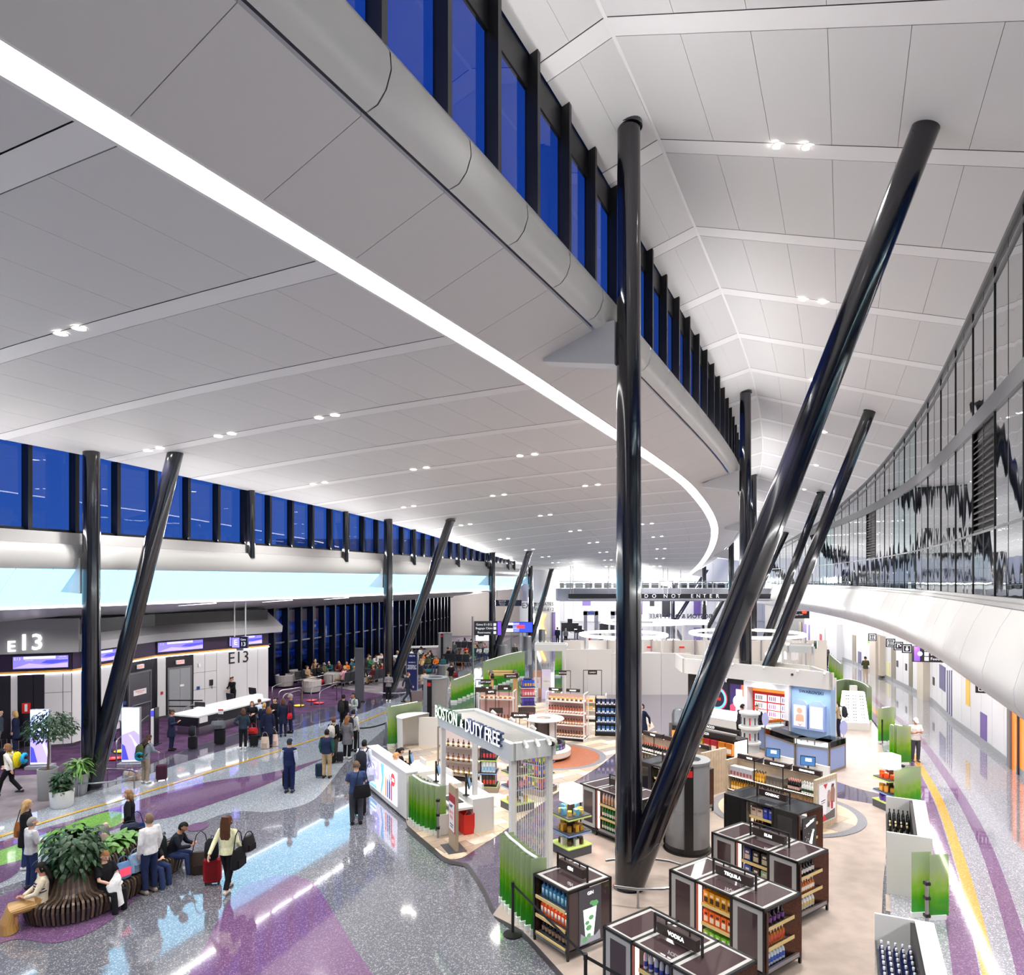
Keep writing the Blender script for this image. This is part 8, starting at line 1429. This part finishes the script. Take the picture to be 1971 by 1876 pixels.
MB().tube([(-13, 0, -2), (-13, 0, -5.2)], .2, 8).tube([(2, -2.5, -1.5), (2, -2.5, -5.2)], .25, 8).tube([(2, 2.5, -1.5), (2, 2.5, -5.2)], .25, 8).build('landing_gear', steel, pl)
tm_ = thing('far_terminal', 'far terminal building with lit windows across the apron', 'building', (-75, 150, -4), .3); MB().b2(-60, 60, 0, 14, 0, 11).build('wall', M('terminal_grey', (70, 76, 90), .6), tm_); MB().b2(-62, 62, -1.5, 15, 11, 12).build('roof', M('terminal_grey'), tm_)
for i in range(26): x = -58+4.5*i; MB().b2(x, x+3.6, -.1, 0, 1.5 if i % 3 else 5, 9).build('window', M('terminal_lit', (190, 200, 170), .4, emit=.55) if i % 4 else M('terminal_blue', (110, 140, 200), .4, emit=.5), tm_)
for i in range(8):
    p = Vector((-40-12*i, 30+14*i, -4)); t = thing('apron_mast', 'apron light mast outside, number %s from the left' % ordn[i], 'lamp post', p); MB().tube([(0, 0, 0), (0, 0, 15)], .12, 6).build('mast', steel, t); MB().b2(-.6, .6, -.2, .2, 15, 15.4).build('lamp_head', M('mast_lit', (255, 244, 220), .4, emit=14), t)
# ------------------------------------------------------------------ the people one can tell apart
NV, BK, JN, KH = (30, 36, 62), (24, 24, 28), (46, 60, 100), (176, 152, 116)
def at_(px, py): return G(px, py)
# round the bench
bench_seat = lambda ang, r=.62: pA+Vector((math.cos(ang)*r, math.sin(ang)*r, .0))
p1 = person('hip', at_(50, 1672), 20, 'blonde woman in black jacket with tan tote, standing behind the bench', BK, JN, (230, 230, 230), ('long', 'blonde'), cut='coat', scale=.97)
bagobj('shoulder_bag', prel(p1, -.3, -.12, .72), .4, (150, 92, 50), 'tan leather tote on the arm of the blonde woman in black', .42, .2, .38, .35)
p2 = person('cross', at_(60, 1712), 60, 'grey haired person in pale hooded sweatshirt standing by the bench plant', (206, 206, 208), JN, (60, 60, 64), ('short', 'grey'), scale=.95)
p3 = person('sit', pA+Vector((-.28, -.62, -.11)), 215, 'seated woman in cream vest, blue sleeves and pleated gold skirt', (226, 214, 190), JN, (236, 236, 236), ('long', 'black'), skin=1, legs='skirt', scale=.98)
m = MB(); [m.lathe([(.187, .8+.06*i), (.189, .812+.06*i), (.187, .824+.06*i)], 16, sy=.72) for i in range(4)]; m.build('stripes', cloth(NV), p3)
p4 = person('sit', pA+Vector((.66, .02, -.11)), -22, 'seated woman in black with glasses holding a white jacket', BK, BK, (90, 80, 70), ('bun', (150, 104, 66)), cut='short', scale=.97)
m = MB(); etube(m, [(-.1, .3, .66), (-.02, .34, .8), (.04, .3, .66), (.02, .36, .4), (-.02, .4, .24)], [.07, .12, .14, .13, .1], n=12); j_ = sm(m.build('jacket', cloth((240, 240, 240)), None)); j_.matrix_world = p4.matrix_basis if False else Matrix.Translation(p4.location) @ Matrix.Rotation(p4.rotation_euler.z, 4, 'Z'); tag(j_, 'white jacket bundled in the lap of the seated woman in black', 'jacket')
p5 = person('sitlean', pA+Vector((-.3, 1.55, -.11)), 108, 'balding man in taupe jacket seated with his back to the plants', (128, 116, 104), BK, BK, ('bald', 'grey'))
p6 = person('hip', at_(249, 1648), 195, 'woman in black cardigan and pale blouse standing with hand on hip', BK, (160, 140, 120), BK, ('bob', (150, 116, 84)), scale=.98)
p7 = person('stand', at_(288, 1718), 150, 'man in white sweater and dark jeans standing beside the slatted bench', (232, 232, 234), (34, 44, 78), (150, 140, 130), ('short', (120, 100, 84)), scale=1.03)
p8 = person('sitlean', pB+Vector((.72, -.08, -.11)), 5, 'dark haired man in navy jacket leaning over his phone on the bench', (30, 34, 44), JN, (180, 176, 170), ('short', 'black'), skin=1)
p9 = person('sit', pB+Vector((.55, -.72, -.11)), -15, 'dark haired person in black seated next to the leaning man', BK, JN, (200, 196, 190), ('bob', 'black'))
bagobj('travel_bag', prel(p8, .05, .72, .06), .3, (56, 46, 40), 'dark brown travel bag held in front of the leaning man', .5, .28, .55, .5)
backpack(pA+dv*1.75+Vector((.72, -.02, .72)), -.6, (28, 36, 38), 'dark green backpack standing on the bench seat', 1.05, False)
t = bagobj('plastic_bag', pA+dv*.95+nv*.72+Vector((0, 0, .48)), 1.2, (150, 176, 206), 'clear blue plastic bag of clothes on the slatted seat', .46, .3, .4, .12)
t = bagobj('gift_bag', pA+dv*.55+nv*.74+Vector((0, 0, .48)), 1.0, (110, 150, 200), 'printed blue gift bag beside the seated woman with glasses', .36, .16, .36, .14); MB().b2(-.12, .12, -.1, -.095, .08, .26).build('print', M('poster_rose'), t)
t = bagobj('canvas_bag', pA+dv*1.3+nv*.72+Vector((0, 0, .48)), .8, (150, 134, 112), 'beige canvas bag with rope handle on the slatted seat', .36, .2, .24, .22)
o = bagobj('crossbody_bag', pB+Vector((-.35, .1, .96)), .6, (50, 56, 80), 'navy pouch lying on top of the bench back', .4, .16, .16, .06); o = bagobj('blue_bag', at_(258, 1648)+Vector((.12, -.1, .5)), .3, (34, 50, 110), 'bright navy bag hanging by the woman in the cardigan', .42, .24, .38, .3)
# walkers and standers on the concourse
p10 = person('pull', at_(437, 1716), 82, 'woman with very long hair in pale yellow top walking with a red suitcase', (232, 232, 190), BK, (206, 196, 184), ('long', (84, 54, 36)), scale=.98)
m = MB(); etube(m, [(0, -.12, .14), (0, -.13, 0), (0, -.13, -.3), (0, -.12, -.55)], [(.09, .05), (.12, .05), (.13, .045), (.05, .02)], n=14); h_ = sm(m.build('long_hair', cloth((84, 54, 36)), p10)); h_.location = TPL['pull']['hc']
suitcase(at_(409, 1700), .2, (150, 24, 34), 'red suitcase rolling beside the woman in pale yellow', .6); backpack(at_(409, 1700)+Vector((0, 0, .84)), .2, (30, 30, 34), 'black backpack stacked on the red suitcase', .95, False)
bagobj('black_tote', prel(p10, .3, -.05, .6), 1.4, (24, 24, 28), 'black tote with white tag on the shoulder of the walking woman', .5, .2, .42, .4); bagobj('folded_coat', prel(p10, .36, .3, .85), 1.2, (34, 32, 34), 'dark folded coat over the arm of the walking woman', .36, .22, .34, .1)
p11 = person('walk', at_(18, 1531), 188, 'walker in white top with yellow backpack at the left edge', (226, 222, 216), BK, (40, 40, 44), ('bob', (120, 84, 58)), scale=.98); wear(p11, (226, 206, 40), 'yellow backpack on the walker at the left edge')
o = MB(); o.tube([(.13*math.cos(a), 0, .13*math.sin(a)) for a in [.6+i*.5 for i in range(11)]], .06, 10); o = sm(o.build('neck_pillow', cloth((50, 170, 226)))); o.location = prel(p11, .1, -.4, 1.2); o.rotation_euler = (0, 0, p11.rotation_euler.z); tag(o, 'bright blue neck pillow hung on the yellow backpack', 'pillow')
p12 = person('reach', at_(280, 1507), 65, 'woman with patterned green backpack holding a dark suitcase handle', (126, 138, 150), (150, 136, 120), (220, 220, 220), ('long', (60, 40, 34)), scale=.96); wear(p12, (70, 76, 44), 'patterned olive backpack on the woman by the right totem'); o = MB(); o.tube([(.11*math.cos(a), 0, .11*math.sin(a)) for a in [.6+i*.5 for i in range(11)]], .05, 10); o = sm(o.build('neck_pillow', cloth((30, 120, 140)))); o.location = prel(p12, .12, -.34, 1.05); tag(o, 'teal neck pillow hung on the olive backpack', 'pillow')
suitcase(at_(311, 1502), .5, (70, 34, 54), 'plum suitcase beside the woman with the olive backpack', .56)
p13 = person('phone', at_(330, 1444), 10, 'airline staff woman in navy coat and red scarf facing the counter', NV, NV, BK, ('bun', (60, 40, 34)), skin=1, cut='coat', scale=.97)
p14 = person('hip', at_(468, 1441), 100, 'woman in dark teal sweater with hands on hips near the gate counter', (44, 56, 70), BK, (220, 220, 220), ('bob', (90, 62, 46)), scale=.97)
p15 = person('reach', at_(502, 1418), 140, 'balding man in pale blue shirt at the head of the navy group', (196, 210, 226), (60, 64, 80), BK, ('bald', 'brown')); p16 = person('stand', at_(517, 1438), 95, 'staff woman with curly brown hair in navy coat, seen from behind', NV, NV, BK, ('bob', (126, 84, 52)), cut='coat', scale=.98)
p17 = person('cross', at_(530, 1412), 250, 'dark haired woman in black turtleneck facing the camera in the navy group', BK, BK, BK, ('bun', 'black'), scale=.96); p18 = person('stand', at_(545, 1417), 110, 'staff woman in navy coat with a red shoulder bag', NV, NV, BK, ('bob', (90, 60, 44)), cut='coat', scale=.98); bagobj('shoulder_bag', prel(p18, .28, -.1, .8), 1.2, (196, 30, 44), 'red shoulder bag on the navy staff woman', .3, .12, .26, .45)
p19 = person('stand', at_(560, 1410), 190, 'grey haired man in navy suit at the right of the navy group', NV, NV, BK, ('short', 'grey'), skin=1, cut='coat', scale=1.04); p20 = person('stand', at_(508, 1424), 80, 'blonde staff woman in navy half hidden in the group', NV, NV, BK, ('pony', 'blonde'), cut='coat', scale=.95); p21 = person('cross', at_(485, 1420), 290, 'woman in black with a red bag between counter and navy group', BK, BK, BK, ('bob', (110, 70, 50)), scale=.95)
p22 = person('stand', at_(557, 1525), 88, 'man in navy quilted vest and cap standing alone with a black suitcase', (26, 36, 76), (24, 34, 74), (40, 44, 60), ('cap', 'navy'), scale=1.03); m = MB(); 
for e in (-1, 1): a = Vector((e*.175, 0, 1.36)); b_ = Vector((e*.235, -.03, 1.13)); etube(m, [a, b_, Vector((e*.22, .055, .9))], [.074, .06, .048], n=10)
sm(m.build('pale_sleeves', cloth((206, 212, 226)), p22)); suitcase(at_(549, 1522)+Vector((0, .35, 0)), .1, BK, 'black suitcase behind the man in the quilted vest', .6, name='suitcase')
p23 = person('stand', at_(629, 1497), 85, 'man in navy vest, green sleeves and khaki trousers on the concourse', (36, 46, 76), KH, (36, 30, 28), ('short', 'black'), scale=1.0); suitcase(at_(616, 1496), .2, (36, 50, 70), 'dark blue suitcase beside the man in khaki trousers', .5, False); m = MB()
for e in (-1, 1): a = Vector((e*.175, 0, 1.36)); b_ = Vector((e*.235, -.03, 1.13)); etube(m, [a, b_, Vector((e*.22, .055, .9))], [.074, .06, .048], n=10)
sm(m.build('green_sleeves', cloth((40, 84, 78)), p23))
p24 = person('stand', at_(642, 1462), 80, 'woman in black wearing a white patterned backpack', BK, (80, 78, 70), BK, ('bun', (104, 64, 44)), scale=.96); wear(p24, (206, 202, 194), 'white and black patterned backpack on the woman in black'); bagobj('duffel_bag', at_(641, 1464)+Vector((0, -.35, .02)), .6, BK, 'black garment bag at the legs of the woman with the white backpack', .4, .24, .62, .2)
p25 = person('stand', at_(668, 1460), 75, 'woman with long auburn hair in a grey coat and black leggings', (112, 112, 118), BK, (220, 220, 220), ('long', (140, 92, 60)), cut='coat', scale=.98); bagobj('shoulder_bag', prel(p25, -.32, 0, .7), 1.3, BK, 'black slouchy bag on the woman in the grey coat', .44, .2, .3, .5); suitcase(at_(664, 1462)+Vector((-.1, -.4, 0)), .1, (34, 34, 40), 'low black cabin case beside the woman in the grey coat', .4, False)
p26 = person('stand', at_(680, 1446), 70, 'dark haired man in pale sleeves and black backpack facing away', (216, 216, 218), BK, BK, ('short', 'black')); wear(p26, (34, 36, 44), 'black backpack on the man with pale sleeves')
p27 = person('stand', at_(661, 1408), 75, 'person in black knit hat and black jacket in the far pair', BK, BK, BK, ('beanie', 'black')); wear(p27, (40, 38, 40), 'black backpack on the person in the knit hat'); p28 = person('cross', at_(681, 1404), 235, 'bearded man in pale grey sweater with a shoulder strap', (180, 190, 192), (110, 130, 170), BK, ('beard', 'black'), skin=1); wear(p28, (40, 42, 50), 'dark backpack on the bearded man in grey')
p29 = person('stand', at_(701, 1528), 80, 'man in white shirt with large black backpack behind the blue tee', (214, 220, 232), JN, BK, ('short', 'black'), scale=1.03); wear(p29, (34, 36, 46), 'large black and blue backpack on the man in the white shirt', 1.15, 1.15); bagobj('plastic_bag', at_(711, 1535)+Vector((.05, 0, .55)), .3, (206, 206, 226), 'white plastic bag hanging beside the advertising wall', .3, .2, .42, .2)
p30 = person('phone', at_(686, 1585), 110, 'heavy man in blue tee looking at his phone by the advertising wall', (54, 68, 106), (64, 66, 76), BK, ('short', (90, 70, 54)), cut='short', scale=1.04); p30.scale = (1.16, 1.16, 1.04); bagobj('messenger_bag', prel(p30, .1, -.28, .72), p30.rotation_euler.z, BK, 'black messenger bag slung behind the man in the blue tee', .48, .16, .36, .5); suitcase(at_(680, 1578)+Vector((.1, .45, 0)), .2, BK, 'black suitcase hidden behind the man in the blue tee', .55, False)
p31 = person('phone', at_(748, 1349), 265, 'woman in grey vest and white sleeves standing against the second column', (130, 130, 136), BK, (230, 230, 230), ('long', 'black'), scale=.97); p32 = person('walk', at_(784, 1352), 30, 'man in dark jacket walking past the navy totem', (40, 46, 60), (40, 44, 56), BK, ('short', (120, 80, 60))); p33 = person('walk', at_(868, 1327), 60, 'man in black tee and shorts with a maroon bag walking away', BK, (150, 150, 130), (220, 220, 220), ('short', 'brown'), cut='short', legs='shorts'); bagobj('shoulder_bag', prel(p33, .35, 0, .8), .3, (110, 30, 44), 'maroon bag on the arm of the man in shorts', .36, .18, .34, .3)
p34 = person('stand', at_(818, 1345), 80, 'bearded man with bare pale shoulders before the tall air tower', (216, 190, 170), BK, BK, ('beard', 'brown'), cut='short'); p35 = person('walk', at_(991, 1278), 265, 'man in open olive jacket and jeans walking toward the camera', (66, 66, 60), JN, BK, ('short', (150, 130, 110))); suitcase(at_(978, 1281), .1, BK, 'black suitcase left of the man in the olive jacket', .7)
p36 = person('stand', at_(1073, 1240), 85, 'man in navy jacket in the far pair beyond the hoarding', NV, NV, BK, ('short', 'black'), scale=1.1); p37 = person('stand', at_(1089, 1239), 80, 'grey jacketed person in the far pair beyond the hoarding', (110, 110, 114), BK, BK, ('short', 'grey'), scale=1.0)
# staff at counters
p38 = person('reach', G(436, 1366, 0)+Vector((0, .9, 0)), 250, 'gate agent with red tie behind the white counter', BK, BK, BK, ('bun', (90, 56, 40)), scale=.97); p39 = person('reach', G(478, 1352, 0)+Vector((0, .8, 0)), 330, 'long haired gate agent in black at the right monitor', BK, BK, BK, ('long', 'black'), skin=2)
p40 = person('stand', at_(30, 1448), 200, 'blonde staff woman in navy with a red bag behind the left totem', NV, NV, BK, ('bob', 'blonde'), cut='coat', scale=.98); p41 = person('stand', at_(0, 1446), 350, 'man in slate sweater at the left edge by the gate', (66, 78, 92), (130, 132, 138), BK, ('short', 'black')); p42 = person('stand', at_(218, 1425), 200, 'staff person in navy half hidden behind the leaning column', NV, NV, BK, ('short', 'black'))
c_ = pd+dq*2.5+Vector((-.75, -.15, 0)); p43 = person('phone', c_+Vector((-.35, -.1, 0)), 30, 'blond clerk in black with red lanyard behind the advertising wall', BK, BK, BK, ('short', (190, 140, 90)), scale=.95); p44 = person('phone', c_+Vector((-.3, .55, 0)), 20, 'dark haired clerk in black writing behind the advertising wall', BK, BK, BK, ('pony', 'black'), scale=.95)
# shop and right corridor
p45 = person('stand', at_(1457, 1434), 235, 'man in dark blazer and pale shirt with a coat over his arm', (36, 36, 44), KH, (50, 44, 40), ('short', 'brown')); bagobj('folded_coat', prel(p45, .2, .22, .72), .4, (96, 84, 58), 'olive coat draped over the arm of the man in the blazer', .3, .2, .5, .05); p46 = person('reach', at_(1424, 1432), 20, 'dark haired clerk leaning over the white watch counter', (40, 36, 46), BK, BK, ('short', 'black'))
p47 = person('walk', at_(1238, 1432), 200, 'person in dark navy coat passing just right of the big column', NV, NV, BK, ('short', 'black'), cut='coat'); p48 = person('reach', at_(1614, 1421), 160, 'man in tan camouflage jacket with black backpack by the blue bay', (176, 158, 130), NV, BK, ('short', 'brown')); wear(p48, (44, 46, 50), 'charcoal backpack on the man in the tan jacket')
p49 = person('phone', at_(1762, 1467), 262, 'man in white tee and white cap walking with his phone', (240, 238, 236), (70, 72, 78), (60, 60, 66), ('cap', 'white'), skin=1, cut='short', scale=1.0); p50 = person('phone', at_(1666, 1311), 88, 'man in olive sweater and khaki trousers walking away in the corridor', (66, 66, 40), (196, 176, 150), (180, 170, 160), ('short', 'black'), skin=1); p51 = person('stand', at_(1590, 1284), 250, 'far shopper in patterned top beside the corridor portal', (70, 66, 70), BK, BK, ('short', 'brown'))
# luggage near the gate counter
suitcase(at_(371, 1442), .2, (34, 34, 38), 'black suitcase with bags, left of the gate counter front', .55); backpack(at_(371, 1442)+Vector((0, -.03, .8)), .2, (40, 40, 46), 'small dark backpack on the left black suitcase', .8, False); suitcase(at_(423, 1433), .1, (30, 30, 34), 'black suitcase in front of the gate counter', .66); bagobj('duffel_bag', at_(420, 1433)+Vector((0, 0, .68)), .2, (92, 94, 100), 'grey duffel piled on the suitcase before the counter', .6, .36, .34, .12)
suitcase(at_(489, 1437), .1, (34, 34, 38), 'black suitcase between teal sweater woman and navy group', .52, False); bagobj('red_bag', at_(487, 1436)+Vector((0, 0, .53)), .1, (190, 40, 44), 'red bag on top of the suitcase by the navy group', .4, .24, .26, .2); suitcase(at_(505, 1434)+Vector((.05, .2, 0)), .1, (40, 38, 40), 'second black suitcase right beside the navy group', .5, False); bagobj('paper_bag', at_(518, 1437)+Vector((-.05, -.35, 0)), .1, (206, 186, 170), 'beige shopping bag at the feet of the curly haired staff woman', .34, .2, .5, .2); bagobj('paper_bag', at_(531, 1434)+Vector((0, -.2, 0)), .2, (226, 196, 186), 'pale pink shopping bag behind the navy group', .32, .18, .5, .2)
suitcase(at_(40, 1478), .2, (34, 34, 38), 'black suitcase stack behind the left gate totem', .6); suitcase(at_(6, 1474), .1, (40, 42, 48), 'dark suitcase at the far left edge of the gate', .6)
bagobj('handbag', Wq(0, 0, 0)+Vector((.95, .9, 0)), .4, (190, 160, 140), 'pink and cream handbag on the carpet inside the bumper rail', .4, .2, .3, .2); bagobj('handbag', Wq(0, 0, 0)+Vector((.65, 1.1, 0)), .4, (226, 220, 214), 'white handbag behind the pink one by the column', .34, .2, .32, .2)
